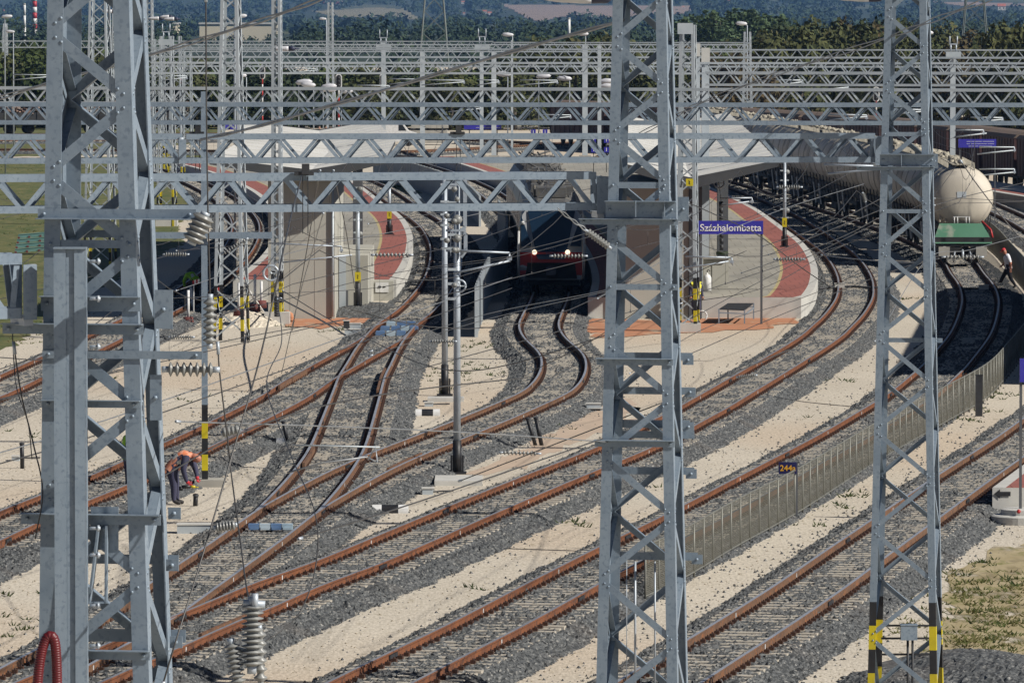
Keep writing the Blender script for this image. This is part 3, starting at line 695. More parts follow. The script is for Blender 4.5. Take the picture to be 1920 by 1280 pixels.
mb.build('stiffener', M['steel'], m2)
for px, py in ((1281, 392), (1290, 675), (1294, 735), (1291, 800), (1296, 888), (1307, 1048)): plate(m2, at(px, py, Y2+.1), (.15, .13 if py > 400 else .33), ux2, uy2)
mb = MB()
for px, y0, y1, r_ in ((1175,1050,1290,.006),(1191,1052,1290,.016),(1228,1052,1290,.013),(1251,900,1290,.006)): mb.tube([at(px,y0,Y2+.15), at(px,y1,Y2+.15)], r_, 6)
mb.build('tension_rods', M['steelb'], m2)
# mast 3, right, with striped feet
m3, c3, ux3, uy3 = lattice('lattice_mast', 'lattice mast at the right with yellow and black striped feet', 1700, 0, Y3, .73, .0415, 15.4, zb=-.10, leg=.125, brace=.08, stripes=1, anchor=zpy(467, 118.0))
S3 = lambda py, **k: strut(m3, c3, ux3, uy3, zpy(py, Y3), **k)
S3(247, h=.075, flange=None, proud=-.02); S3(288, h=.20, x0=.02, x1=.12, flange='top', fl=.12); S3(311, h=.075, x0=.42, x1=.10, flange='top', fl=.09)
S3(391, h=.07, flange=None, proud=-.02); S3(636, face=1, h=.08, x1=.10, flange=None)
mb = MB()
for px in (1690,): mb.bar(at(px, 289, Y3-.50), at(px, 311, Y3-.50), .012, .09, (0,1,0))
mb.build('stiffener', M['steel'], m3); plate(m3, at(1753, 302, Y3), (.10, .26), ux3, uy3)
mb = MB(); p = at(1704, 1185, Y3-.1); mb.box((p.x, p.y, p.z), (.29, .22, .26)); mb.box((p.x, p.y, p.z+.14), (.31, .24, .02)); mb.build('switch_box', M['steel'], m3)
mb = MB()
for py in (1172, 1196, 1226): mb.bar(at(1652, py, Y3-.05), at(1748, py, Y3-.05), .03, .035)
for px in (1702, 1711): mb.tube([at(px, 1196, Y3-.1), at(px, 1280, Y3-.1), at(px, 1330, Y3-.1)], .022, 8)
mb.build('cable_rack', M['dark'], m3)
mb = MB()
for i in (-1, 1):
    for j in (-1, 1): p = c3(i, j, -.1); mb.box((p.x, p.y, -.12), (.5, .5, .3))
mb.build('footing', M['concrete'], m3)
for cc, mm, uu, vv in ((c2, m2, ux2, uy2), (c1, m1, ux, uy)):
    mb = MB()
    for i in (-1, 1):
        for j in (-1, 1): p = cc(i, j, 0); mb.box((p.x, p.y, -.05), (.5, .5, .3))
    mb.build('footing', M['concrete'], mm)
# portal beams
def truss(label, px0, Z0, px1, Z1, zc=10.0, d=.42, half=.38, chord=.10, period=.78, web=.055, mat='steel', detail=True, group=None, phase=0.0):
    a = V(ray(px0, 640).x*Z0, Z0, zc); b = V(ray(px1, 640).x*Z1, Z1, zc); L = (b-a).length; u = (b-a)/L; n = V(-u.y, u.x, 0); up = V(0,0,1)
    t = thing('portal_beam', label, 'portal beam', a, group)
    rows = (0, 1) if detail else (0,)
    for r in rows:
        o = n*(half*r)
        for s in (1, -1):
            mb = MB(); p = a+o+up*(s*d/2); q = b+o+up*(s*d/2)
            mb.prism(p-up*chord/2, q-up*chord/2, up*chord, n*.008*(1 if r == 0 else -1))
            mb.prism(p+up*(s*chord/2)+n*(.0085 if r == 0 else -.0085)-up*(.008 if s > 0 else 0), q+up*(s*chord/2)+n*(.0085 if r == 0 else -.0085)-up*(.008 if s > 0 else 0), up*.008, n*(chord*.8)*(1 if r == 0 else -1)); mb.build('chord', M[mat], t)
        mb = MB(); x = phase+(.1 if r else 0); k = 0; hp = period/2
        while x < L:
            x2 = min(x+hp, L); g = .045
            za, zb_ = (d/2-chord*.35, -d/2+chord*.35) if k % 2 == 0 else (-d/2+chord*.35, d/2-chord*.35)
            p = a+o+u*(x+g)+up*za+n*(.012 if r == 0 else -.012); q = a+o+u*(x2-g)+up*zb_+n*(.012 if r == 0 else -.012); dd = (q-p).normalized(); sd = dd.cross(n).normalized()*web
            mb.prism(p-sd/2, q-sd/2, sd, n*.007*(1 if r == 0 else -1))
            if detail: mb.prism(p-sd/2+n*.0075*(1 if r == 0 else -1), q-sd/2+n*.0075*(1 if r == 0 else -1), sd*.12, n*web*.8*(1 if r == 0 else -1))
            x = x2; k += 1
        mb.build('web', M[mat], t)
    if detail:
        mb = MB(); x = .2; k = 0
        while x < L-1.2:
            for s in (1, -1):
                p = a+u*x+up*(s*d/2)+n*(.02 if k % 2 == 0 else half-.02); q = a+u*(x+.78)+up*(s*d/2)+n*(half-.02 if k % 2 == 0 else .02); mb.bar(p, q, .04, .008)
            x += .78; k += 1
        mb.build('lacing', M[mat], t)
    return t, a, b, u, n
GT = 'portal beams across the tracks'
tb1, a1, b1, u1, n1 = truss('nearest portal beam running from the left edge to the central mast', -120, 88.9, 1118, 90.6, group=GT, phase=.0)
tb2, a2, b2, u2, n2 = truss('second portal beam ending at the right mast with striped feet', 350, 117.6, 1640, 118.4, group=GT)
truss('portal beam at the left edge ending behind the largest mast, in line with the second beam', -120, 117.2, 343, 117.6, group=GT)
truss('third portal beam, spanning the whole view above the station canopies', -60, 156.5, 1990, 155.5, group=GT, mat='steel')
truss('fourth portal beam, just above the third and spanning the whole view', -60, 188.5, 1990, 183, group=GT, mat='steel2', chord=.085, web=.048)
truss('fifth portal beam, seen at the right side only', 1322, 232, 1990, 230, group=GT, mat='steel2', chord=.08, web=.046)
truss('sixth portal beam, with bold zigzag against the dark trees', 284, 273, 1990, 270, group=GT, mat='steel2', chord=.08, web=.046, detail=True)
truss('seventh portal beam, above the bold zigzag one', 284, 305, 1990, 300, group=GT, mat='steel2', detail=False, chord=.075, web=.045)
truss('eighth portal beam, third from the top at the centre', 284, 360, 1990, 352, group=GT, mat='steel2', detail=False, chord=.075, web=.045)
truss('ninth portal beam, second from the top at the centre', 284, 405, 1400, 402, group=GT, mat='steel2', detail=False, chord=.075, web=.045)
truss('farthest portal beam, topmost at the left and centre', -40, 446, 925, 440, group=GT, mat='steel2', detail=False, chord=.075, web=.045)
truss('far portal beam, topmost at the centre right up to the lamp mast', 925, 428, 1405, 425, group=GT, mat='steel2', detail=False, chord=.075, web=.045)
# end frames of the near beams
def beam_end(t, a, u, n, sgn, w=.16, h=.62):
    mb = MB(); mb.prism(a-n*.03-V(0,0,h*.5), a-n*.03+V(0,0,h*.32), u*w*sgn, -n*.012); mb.prism(a+n*.40-V(0,0,h*.5), a+n*.40+V(0,0,h*.32), u*w*sgn, n*.012)
    mb.build('end_plate', M['steel'], t)
    mb = MB(); mb.bar(a+u*.06*sgn-V(0,0,h*.52), a+u*.06*sgn+n*.4-V(0,0,h*.52), .09, .09); mb.tube([a+u*.09*sgn+n*.02-V(0,0,.2), a+u*.09*sgn+n*.02+V(0,0,.2)], .05, 8); mb.build('clamp', M['steelb'], t)
beam_end(tb1, b1, u1, n1, 1); beam_end(tb2, b2, u2, n2, 1); beam_end(tb2, a2, u2, n2, -1, .13, .52)
t0, a0, b0, u0, n0 = truss('stub of the foremost portal beam at the left edge by the largest mast', -60, 61.2, 42, 61.4, zc=9.93, d=.50, group=GT); beam_end(t0, b0, u0, n0, 1, .13, .62)
# droppers on the beams
def hangers(t, spots, Y, z0, z1, name='hanger_clamp'):
    for px in spots:
        p = at(px, 640, Y); mb = MB(); mb.bar((p.x-.02, Y-.05, z0), (p.x-.02, Y-.05, z1), .012, .012); mb.bar((p.x+.05, Y-.05, z0), (p.x+.05, Y-.05, z1), .012, .012)
        mb.box((p.x, Y-.05, z0+.03), (.26, .12, .05)); mb.box((p.x+.02, Y-.05, z0+.09), (.10, .16, .14)); mb.build(name, M['dark'], t)
hangers(tb1, (571,), 89.8, 10.23, 9.45); hangers(tb2, (370, 858), 118, 10.24, 9.6)
# farther masts
GM = 'lattice masts of the far gantries'
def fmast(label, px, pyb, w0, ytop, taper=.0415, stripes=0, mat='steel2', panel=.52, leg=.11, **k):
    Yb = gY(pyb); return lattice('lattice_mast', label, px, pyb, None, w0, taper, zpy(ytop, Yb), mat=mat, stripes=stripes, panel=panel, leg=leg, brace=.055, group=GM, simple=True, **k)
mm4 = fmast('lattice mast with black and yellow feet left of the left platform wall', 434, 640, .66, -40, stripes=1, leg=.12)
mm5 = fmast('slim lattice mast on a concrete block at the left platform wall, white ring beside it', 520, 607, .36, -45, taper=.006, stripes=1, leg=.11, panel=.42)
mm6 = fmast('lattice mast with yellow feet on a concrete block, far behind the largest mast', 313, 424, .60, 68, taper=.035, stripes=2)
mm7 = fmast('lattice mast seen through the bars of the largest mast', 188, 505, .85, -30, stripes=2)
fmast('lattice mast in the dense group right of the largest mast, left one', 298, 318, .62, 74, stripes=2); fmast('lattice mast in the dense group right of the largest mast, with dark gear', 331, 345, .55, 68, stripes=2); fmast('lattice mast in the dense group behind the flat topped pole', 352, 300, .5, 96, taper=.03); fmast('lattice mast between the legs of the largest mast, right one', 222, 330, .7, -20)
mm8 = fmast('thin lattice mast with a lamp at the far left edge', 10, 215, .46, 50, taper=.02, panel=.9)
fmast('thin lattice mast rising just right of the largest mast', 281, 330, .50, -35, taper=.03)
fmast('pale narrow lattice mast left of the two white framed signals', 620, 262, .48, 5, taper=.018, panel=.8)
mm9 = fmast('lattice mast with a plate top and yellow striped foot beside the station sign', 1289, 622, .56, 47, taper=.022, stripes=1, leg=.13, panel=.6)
fmast('lattice mast with a lamp on top right of the two solid columns', 1401, 300, .46, 60, taper=.04, panel=.7)
for r_, px, py, w_, h_ in ((mm9[0], 1285, 54, .60, .42), (mm8[0], 10, 48, .5, .4)):
    Yp = r_.location.y-.4; p = at(px, py, Yp); mb = MB(); mb.box((p.x, p.y, p.z), (w_, .02, h_)); mb.build('head_plate', M['steel2'], r_)
for (r_, px, py, sx, sz) in ((mm5[0], 522, 603, 1.0, .5), (mm6[0], 314, 428, 1.25, .5), (mm9[0], 1297, 628, 1.0, .35)):
    p = r_.location; mb = MB(); mb.box((p.x, p.y-.1, sz/2-.02), (sx, .9, sz)); mb.build('foundation_block', M['concretew'], r_)
# solid columns of the far gantries
GC = 'solid steel columns of the far gantries'
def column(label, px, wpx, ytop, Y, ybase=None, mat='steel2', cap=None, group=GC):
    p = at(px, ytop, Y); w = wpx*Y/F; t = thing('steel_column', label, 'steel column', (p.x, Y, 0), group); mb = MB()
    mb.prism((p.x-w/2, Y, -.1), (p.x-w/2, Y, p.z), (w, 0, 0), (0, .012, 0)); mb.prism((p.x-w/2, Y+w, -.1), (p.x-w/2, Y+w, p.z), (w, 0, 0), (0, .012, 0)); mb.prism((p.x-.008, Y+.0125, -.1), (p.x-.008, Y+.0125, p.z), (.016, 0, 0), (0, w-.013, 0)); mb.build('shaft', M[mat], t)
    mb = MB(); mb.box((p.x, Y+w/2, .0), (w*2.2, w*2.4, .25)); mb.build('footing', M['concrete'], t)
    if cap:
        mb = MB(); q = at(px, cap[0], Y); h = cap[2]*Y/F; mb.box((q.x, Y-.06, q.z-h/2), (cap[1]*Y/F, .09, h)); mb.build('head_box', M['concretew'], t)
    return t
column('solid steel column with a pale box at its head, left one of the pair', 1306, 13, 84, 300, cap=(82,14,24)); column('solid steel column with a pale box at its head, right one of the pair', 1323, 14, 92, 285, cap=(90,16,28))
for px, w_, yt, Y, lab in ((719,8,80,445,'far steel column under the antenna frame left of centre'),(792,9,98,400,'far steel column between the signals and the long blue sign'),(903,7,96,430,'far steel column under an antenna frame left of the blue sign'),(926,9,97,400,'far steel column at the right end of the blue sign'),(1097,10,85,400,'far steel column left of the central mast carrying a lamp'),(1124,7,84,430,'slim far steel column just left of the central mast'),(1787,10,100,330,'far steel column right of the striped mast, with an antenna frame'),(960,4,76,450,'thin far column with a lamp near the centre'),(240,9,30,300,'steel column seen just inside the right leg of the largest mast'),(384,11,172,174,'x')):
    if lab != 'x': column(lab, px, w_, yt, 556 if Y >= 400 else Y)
# long pole with striped foot next to the bending worker
p = gd(384, 912); t = thing('catenary_pole', 'flat topped grey pole with black and yellow striped foot beside the bending worker', 'pole', (p.x, p.y, 0))
ztp = zpy(172, p.y); mb = MB(); w_ = .155
for z0, z1, m_ in ((.0,.42,2),(.42,.84,1),(.84,1.26,2),(1.26,1.70,1),(1.70,2.14,2),(2.14,ztp,0)):
    mb.prism((p.x-w_/2, p.y, z0), (p.x-w_/2, p.y, z1), (w_, 0, 0), (0, .012, 0), m_); mb.prism((p.x-w_/2, p.y+.14, z0), (p.x-w_/2, p.y+.14, z1), (w_, 0, 0), (0, .012, 0), m_); mb.prism((p.x+w_/2-.03, p.y+.0125, z0), (p.x+w_/2-.03, p.y+.0125, z1), (.012, 0, 0), (0, .127, 0), m_)
mb.build('shaft', stripe_mats(M['steel']), t)
mb = MB(); mb.box((p.x+.12, p.y+.2, .05), (.75, .9, .28)); mb.build('footing', M['concrete'], t)
mb = MB(); zz = zpy(441, p.y); q0, q1 = at(288, 441, p.y-.1), at(510, 441, p.y-.1); mb.prism(q0-V(0,0,.09), q1-V(0,0,.09), V(0,0,.17), V(0,.06,0)); mb.build('cross_arm', M['steel'], t)
# posts standing in the yard
def post(label, px, pyb, ytop, wpx, foot=1.6, sign=None, mat='steelb', Y=None, z0=0.0, name='catenary_pole', cat='pole'):
    p = gd(px, pyb, z0) if Y is None else V(ray(px, 640).x*Y, Y, z0); zt = zpy(ytop, p.y); r = wpx/2*p.y/F
    t = thing(name, label, cat, p); mb = MB(); mb.tube([(p.x,p.y,z0+foot), (p.x,p.y,zt)], [r, r*.8], 10); mb.build('tube', M[mat], t)
    mb = MB(); mb.tube([(p.x,p.y,z0), (p.x,p.y,z0+foot)], r*1.18, 10)
    for s in (-1, 1): mb.box((p.x+s*r*1.5, p.y, z0+foot*.28), (r*.55, r*1.2, foot*.56))
    mb.box((p.x, p.y, z0+.03), (r*5, r*4, .06)); mb.build('insulated_foot', M['black'], t)
    if sign:
        mb = MB(); q = at(px, sign[0], p.y-r*1.3); mb.box((q.x, q.y, q.z), (r*2.5, .02, sign[1]*p.y/F)); s_ = mb.build('warning_plate', M['yellow'], t)
        mb = MB(); h = sign[1]*p.y/F; mb.poly([(q.x-.02,q.y-.014,q.z+h*.25),(q.x+.03,q.y-.014,q.z+h*.05),(q.x,q.y-.014,q.z+h*.02),(q.x+.02,q.y-.014,q.z-h*.25),(q.x-.03,q.y-.014,q.z-.02),(q.x,q.y-.014,q.z)], (0,-.004,0)); mb.build('lightning_mark', M['black'], s_)
    return t
P1 = post('grey tube post with yellow warning plate before the left platform wall', 671, 588, 385, 9, 1.55, (519, 18))
P2 = post('grey tube post with yellow warning plate on the left red platform strip', 730, 440, 345, 7, .9, (402, 16), z0=.85)
P3 = post('left pole of the pair between left platform track and train track, black foot', 834, 742, 330, 12, 1.0)
P4 = post('right taller pole of the pair at centre, black foot on a concrete slab', 857, 888, 335, 14, .9)
P5 = post('tube post with a yellow warning plate on the right red platform strip', 1471, 463, 305, 7, .95, (417, 17), z0=.85)
for t_, px, py, sx, sy in ((P3, 836, 752, 1.15, .9), (P4, 860, 905, 1.25, 2.2)):
    mb = MB(); q = gd(px, py); mb.box((q.x, q.y, .06), (sx, sy, .14)); mb.build('concrete_slab', M['concretew'], t_)
q0 = P4.location.copy(); mb = MB()
for a, b, w_ in (((872,338),(872,425),.10),((872,425),(866,432),.10),((866,432),(873,440),.10),((873,440),(873,470),.10),((873,470),(864,482),.10)): mb.bar(at(*a, 178.2), at(*b, 178.2), w_, .08, (0,1,0))
for y in (346, 432, 470): mb.bar(at(836, y, 178.1), at(874, y, 178.1), .06, .06)
for x in (845, 864): mb.bar(at(x, 435, 178.05), at(x, 480, 178.05), .03, .03)
mb.build('bracket_frame', M['steelb'], P4)
for y, r_ in ((374, .08), (412, .15), (447, .13), (469, .09)): mb = MB(); c = at(857, y, 177.9); mb.lathe(c, [(-r_*.9,.03),(-r_*.6,r_*.7),(0,r_),(r_*.6,r_*.75),(r_*.9,.03)], (0,0,1), 14); mb.build('insulator_bell', M['insul'], P4)
# lamp posts
def lamp(label, px, py, post_px, Y, side=-1, L=.75, pole=True, ybot=None, group='lamps of the rail yard', big=1.0):
    if 330 < Y < 460: big *= 565/Y; Y = 565+Y*.05
    h = at(px, py, Y); q = at(post_px, py, Y); t = thing('street_lamp', label, 'lamp', (q.x, Y, -.1 if pole else q.z-.5), group)
    mb = MB(); zb_ = 0 if pole else q.z-.9*big
    mb.tube([(q.x, Y, zb_), (q.x, Y, q.z-.12*big), (q.x+(h.x-q.x)*.35, Y, q.z+.02)], [.06, .04, .03], 8); mb.build('pole', M['steelb'], t)
    mb = MB(); L = L*big; prof = [(0,.05),(.12*L,.10*big),(.5*L,.14*big),(.85*L,.11*big),(L,.03)]
    dx = 1 if h.x > q.x else -1; mb.lathe((h.x-dx*L/2, Y, h.z), prof, (dx, 0, .06), 12); ob = mb.build('lamp_head', M['lamphead'], t)
    ob.scale = (1, 1, 1)
    return t
M['lamphead'] = mk('lamp_housing', (.60,.60,.62), (.5,.5,.53), 3, .35)
for i, (px, py, qx, Y, big, lab) in enumerate(((13,32,9,500,1.1,'lamp on the thin mast at the far left edge'),(19,60,25,560,1.0,'lamp left of the largest mast on a pale pole'),(1390,45,1401,420,1.0,'lamp on top of the lattice mast above the right trees'),(1091,64,1098,400,1.1,'lamp just left of the central mast on a far column'),(952,66,961,450,1.1,'lamp over the topmost beam near the centre'),(944,140,952,420,1.35,'lamp left one of the three under the zigzag beam left of the central mast'),(1019,144,1010,420,1.3,'lamp facing right, middle one of the three left of the central mast'),(1058,148,1068,420,1.3,'lamp right one of the three left of the central mast'),(1136,153,1122,420,1.3,'upper of two lamps touching the central mast'),(1137,162,1122,400,1.2,'lower of two lamps touching the central mast'),(450,142,462,400,1.1,'lamp behind the lattice mast with striped feet'),(570,155,560,400,1.4,'upper lamp of the pair between the left signals'),(578,160,588,390,1.2,'lower lamp of the pair between the left signals'),(617,163,606,400,1.3,'lamp under the left white framed signal'),(650,172,640,400,1.1,'lamp right of the left white framed signal'),(616,169,628,380,1.2,'low lamp beneath the left white framed signal'),(1738,62,1743,340,.9,'lamp seen just right of the striped mast'),(605,36,612,600,.9,'lamp floating left of the pale narrow mast'),(452,31,440,300,.7,'lamp beside the striped lattice mast top'))):
    lamp(lab, px, py, qx, Y, big=big)
def head_lamp(label, px0, px1, py, Y, side, grp='lamp heads under the top edge of the photo'):
    a, b = at(px0, py, Y), at(px1, py, Y); L = b.x-a.x; t = thing('floodlight', label, 'lamp', b if side > 0 else a, grp)
    mb = MB(); prof = [(0,.02),(.06*L,.05),(.25*L,.085),(.60*L,.105),(.70*L,.105)]; mb.lathe(a+V(0,0,.03), prof, (1,0,0), 14); mb.build('lamp_shade', M['lamphead'], t)
    mb = MB(); mb.lathe(a+V(.705*L,0,.03), [(0,.105),(.2*L,.10),(.26*L,.06)], (1,0,0), 14); mb.tube([a+V(.93*L,0,.03), a+V(1.1*L,.1,.03)], .035, 8); mb.build('lamp_body', M['blued'], t)
M['blued'] = mk('dark_blue_housing', (.03,.035,.07), (.04,.045,.08), 3, .5)
head_lamp('large lamp head on an arm left of the central mast top', 1008, 1152, -3, Y2-.6, 1); head_lamp('large lamp head on an arm left of the striped mast top', 1556, 1660, -4, Y3-.5, 1)
head_lamp('lamp head over the slim mast with the white ring', 508, 555, 93, 265, 1, 'lamp heads under the top edge of the photo')
for i, (px, py, w_, lab) in enumerate(((292, 36, 30, 'left lamp head of the cluster right of the largest mast'), (312, 33, 24, 'middle lamp head of the cluster right of the largest mast'), (321, 37, 28, 'right lamp head of the cluster right of the largest mast'), (205, 23, 26, 'lamp head seen between the legs of the largest mast'))):
    head_lamp(lab, px-w_/2, px+w_/2, py, 378-i*6, 1)
# antenna frames
for px, py, Y, lab in ((719,66,445,'small antenna frame on the far column left of centre'),(904,64,430,'small antenna frame on the far column by the blue sign'),(1787,78,330,'antenna frame on the column right of the striped mast'),(312,55,376,'box and antennas on the far mast right of the largest mast')):
    p = at(px, py, Y); s = Y/F; t = thing('antenna_frame', lab, 'antenna', p, 'antenna frames'); mb = MB()
    for dx in (-7, 7): mb.tube([(p.x+dx*s, Y-.3, p.z-6*s), (p.x+dx*s, Y-.3, p.z+10*s)], .035, 6)
    mb.bar((p.x-8*s, Y-.3, p.z-5*s), (p.x+8*s, Y-.3, p.z-5*s), .06, .06); mb.tube([(p.x-5*s,Y-.3,p.z-18*s),(p.x-5*s,Y-.3,p.z-6*s)], .04, 6); mb.tube([(p.x+5*s,Y-.3,p.z-18*s),(p.x+5*s,Y-.3,p.z-6*s)], .04, 6); mb.build('frame', M['steelb'], t)
    mb = MB(); mb.box((p.x, Y-.3, p.z-24*s), (28*s, .3, 10*s)); mb.build('cabinet', M['steel2'], t)
# signals
def signal(label, px, ytop, Y, s=1.0, face=True, zb=0):
    Y = 592
    p = at(px, ytop, Y); k = Y/F*s; t = thing('railway_signal', label, 'signal', (p.x, Y, zb), 'colour light signals')
    hz = p.z-14*k; mb = MB(); n = 16; pts = []
    def cap(w, h, y0, d):
        o = []
        for i in range(n+1): a = math.pi*i/n; o.append((p.x+w*math.cos(a), y0, hz+h+w*math.sin(a)))
        for i in range(n+1): a = math.pi+math.pi*i/n; o.append((p.x+w*math.cos(a), y0, hz-h+w*math.sin(a)))
        return o
    mb.poly(cap(6.2*k, 8*k, Y-.02, 0), (0, .05, 0)); b_ = mb.build('target_board', M['white'], t)
    mb = MB(); mb.poly(cap(4.2*k, 8*k, Y-.08, 0), (0, .055, 0)); mb.build('lamp_panel', M['black'], b_)
    mb = MB()
    for dz in (-7, 0, 7): mb.tube([(p.x, Y-.22, hz+dz*k), (p.x, Y-.08, hz+dz*k)], 2.3*k, 10)
    mb.build('lamp_hood', M['black'], b_)
    mb = MB(); zs = [zb, zb+1.0]; z = zb; i = 0
    while z < hz-8*k: mb.tube([(p.x, Y+.03, z), (p.x, Y+.03, min(z+14*k, hz-6*k))], 1.5*k, 8, i % 2); z += 14*k; i += 1
    mb.build('post', [M['red'], M['white']], t)
signal('white framed signal, left one of the pair facing the camera', 635, 139, 330); signal('white framed signal, right one of the pair facing the camera', 718, 138, 330)
signal('narrow signal with red and white post near the left mast cluster', 338, 124, 330, .85); signal('narrow signal with red and white post beside the slim ringed mast', 492, 125, 330, .85)
signal('signal with red and white post just left of the striped mast', 1643, 163, 300, 1.0)
# high voltage pylons beyond
M['pylon'] = mk('pylon_steel', (.10,.12,.11), (.14,.16,.15), .5, .7)
def pylon(label, pxl, pxr, pyb, Y, top):
    cx = (pxl+pxr)/2; k = Y/F; w = (pxr-pxl)*k; c = at(cx, pyb, Y); zt = at(cx, top, Y).z; t = thing('pylon', label, 'pylon', (c.x, Y, -.5), 'high voltage pylons')
    z0 = -.5; H = zt-z0; wf = lambda z: w*.5*(1.08-(z-z0)/H*.62)
    for i in (-1,1):
        for j in (-1,1): mb = MB(); mb.bar((c.x+i*wf(z0), Y+j*wf(z0), z0), (c.x+i*wf(zt), Y+j*wf(zt), zt), .22, .22); mb.build('leg', M['pylon'], t)
    mb = MB(); n = 5
    for q in range(n):
        za, zb_ = z0+H*q/n, z0+H*(q+1)/n
        for j in (-1, 1):
            mb.bar((c.x-wf(za), Y+j*wf(za), za), (c.x+wf(zb_), Y+j*wf(zb_), zb_), .1, .1); mb.bar((c.x+wf(za), Y+j*wf(za), za), (c.x-wf(zb_), Y+j*wf(zb_), zb_), .1, .1)
            mb.bar((c.x+j*wf(za), Y-wf(za), za), (c.x+j*wf(zb_), Y+wf(zb_), zb_), .1, .1)
    mb.build('bracing', M['pylon'], t)
    mb = MB(); mb.bar((c.x-w*.9, Y, zt-H*.12), (c.x+w*.9, Y, zt-H*.12), .3, .3); mb.build('cross_arm', M['pylon'], t)
pylon('large dark high voltage pylon above the gantries left of centre', 787, 841, 85, 1250, -60); pylon('high voltage pylon behind the trees at the upper right', 1803, 1852, 40, 1500, -70)
# ------------------------------------------------------------------ platforms, canopies, buildings
M['plat'] = mk('platform_paving', (.36,.34,.29), (.30,.285,.245), .5, .9, stretch=(1,.3,1), c3=(.25,.24,.21), s3=.5, w3=.36)
M['platred'] = mk('red_platform_paving', (.34,.115,.09), (.29,.10,.08), .5, .9, c3=(.24,.09,.07), s3=.6, w3=.36)
M['wallp'] = mk('station_wall_plaster', (.45,.44,.385), (.39,.38,.335), .35, .85, 0, .05, c3=(.36,.34,.28), s3=.25, w3=.34)
M['roofw'] = mk('white_roof_membrane', (.70,.69,.65), (.60,.59,.55), .35, .6, stretch=(1,.15,1), c3=(.50,.49,.46), s3=.3, w3=.33)
M['fascia'] = mk('dark_fascia', (.055,.058,.062), (.075,.078,.08), 1, .5)
M['column'] = mk('dark_grey_column', (.085,.09,.10), (.11,.115,.12), .6, .5)
M['orange'] = mk('orange_clay_strip', (.50,.215,.11), (.42,.20,.11), .6, .9, stretch=(1,.4,1), c3=(.50,.38,.26), s3=1.2, w3=.36)
M['yline'] = mk('yellow_line_paint', (.46,.38,.18), (.40,.335,.18), 2, .8)
PH = .85
M['tglass0'] = plain('dark_window_glass', (.01,.012,.016), .08)
def slabs(m, sx, sy):
    nt = m.node_tree; N = nt.nodes; L = nt.links; b = N['Principled BSDF']; old = b.inputs['Base Color'].links[0].from_socket; tc = N.new('ShaderNodeTexCoord'); bt = N.new('ShaderNodeTexBrick'); bt.inputs['Scale'].default_value = 1; bt.inputs['Brick Width'].default_value = sx; bt.inputs['Row Height'].default_value = sy; bt.inputs['Mortar Size'].default_value = .02
    bt.inputs['Color1'].default_value = (1,1,1,1); bt.inputs['Color2'].default_value = (.88,.88,.88,1); bt.inputs['Mortar'].default_value = (.62,.60,.58,1); L.new(tc.outputs['Object'], bt.inputs['Vector']); mx = N.new('ShaderNodeMix'); mx.data_type = 'RGBA'; mx.blend_type = 'MULTIPLY'; mx.inputs[0].default_value = 1; L.new(old, mx.inputs[6]); L.new(bt.outputs['Color'], mx.inputs[7]); L.new(mx.outputs[2], b.inputs['Base Color'])
slabs(M['plat'], .8, 3.2); slabs(M['platred'], .6, 2.4)
def edge_at(key, off, Yv, shift=0):
    C = TR[key]; _, n = normals2(C); E = C+n*off; o = np.argsort(E[:, 1]); return np.interp(Yv, E[o, 1], E[o, 0])
def platform(label, Ys, xl, xr, bands_l=True, bands_r=True, zt=PH):
    t = thing('platform', label, 'platform', (xl[0]*.5+xr[0]*.5, Ys[0], 0)); B = [0, .32, 1.55, 1.68]
    mats = [M['concretew'], M['platred'], M['yline'], M['plat']]
    def strip(x0, x1, name, mat, z):
        v = np.concatenate([np.stack([x0, Ys, np.full(len(Ys), z)], 1), np.stack([x1, Ys, np.full(len(Ys), z)], 1)]); n = len(Ys)
        v -= np.array([t.location.x, t.location.y, 0]); i = np.arange(n-1)
        link(name, npmesh(name, v, np.stack([i, i+n, i+n+1, i+1], 1), mat), t)
    n = len(Ys); mb = MB()
    # body: side walls, front and back
    for i in range(n-1):
        for x in (xl, xr):
            mb.add([(x[i],Ys[i],-.05), (x[i+1],Ys[i+1],-.05), (x[i+1],Ys[i+1],zt), (x[i],Ys[i],zt)], [(0,1,2,3)])
    for i in (0, n-1): mb.add([(xl[i],Ys[i],-.05), (xr[i],Ys[i],-.05), (xr[i],Ys[i],zt), (xl[i],Ys[i],zt)], [(0,1,2,3)])
    mb.build('wall', M['concretew'], t)
    L, Rr = xl.copy(), xr.copy(); k = 0
    for nm, a, b, m in (('coping',0,.32,M['concretew']), ('red_strip',.32,1.55,M['platred']), ('yellow_line',1.55,1.68,M['yline'])):
        if bands_l: strip(xl+a, xl+b, nm, m, zt+.001)
        if bands_r: strip(xr-b, xr-a, nm, m, zt+.001)
    strip(xl+(1.68 if bands_l else 0), xr-(1.68 if bands_r else 0), 'paving', M['plat'], zt+.001)
    return t
Ys = np.concatenate([np.linspace(267.6, 330, 40), np.linspace(333, 520, 60)])
xl2 = edge_at('D', 1.72, Ys); xr2 = edge_at('E', -1.66, Ys); xr2[:1] -= .25
platform('right platform with red edge strip between the red train and the outer track', Ys, xl2, np.maximum(xr2, xl2+3.6))
Ysl = np.concatenate([np.linspace(285, 330, 30), np.linspace(333, 500, 55)])
xl1 = edge_at('A', 1.72, Ysl); xr1 = edge_at('B', -1.62, Ysl); xl1 = np.minimum(xl1, xr1-3.6)
platform('left platform with red edge strip beside the crossover track', Ysl, xl1, xr1)
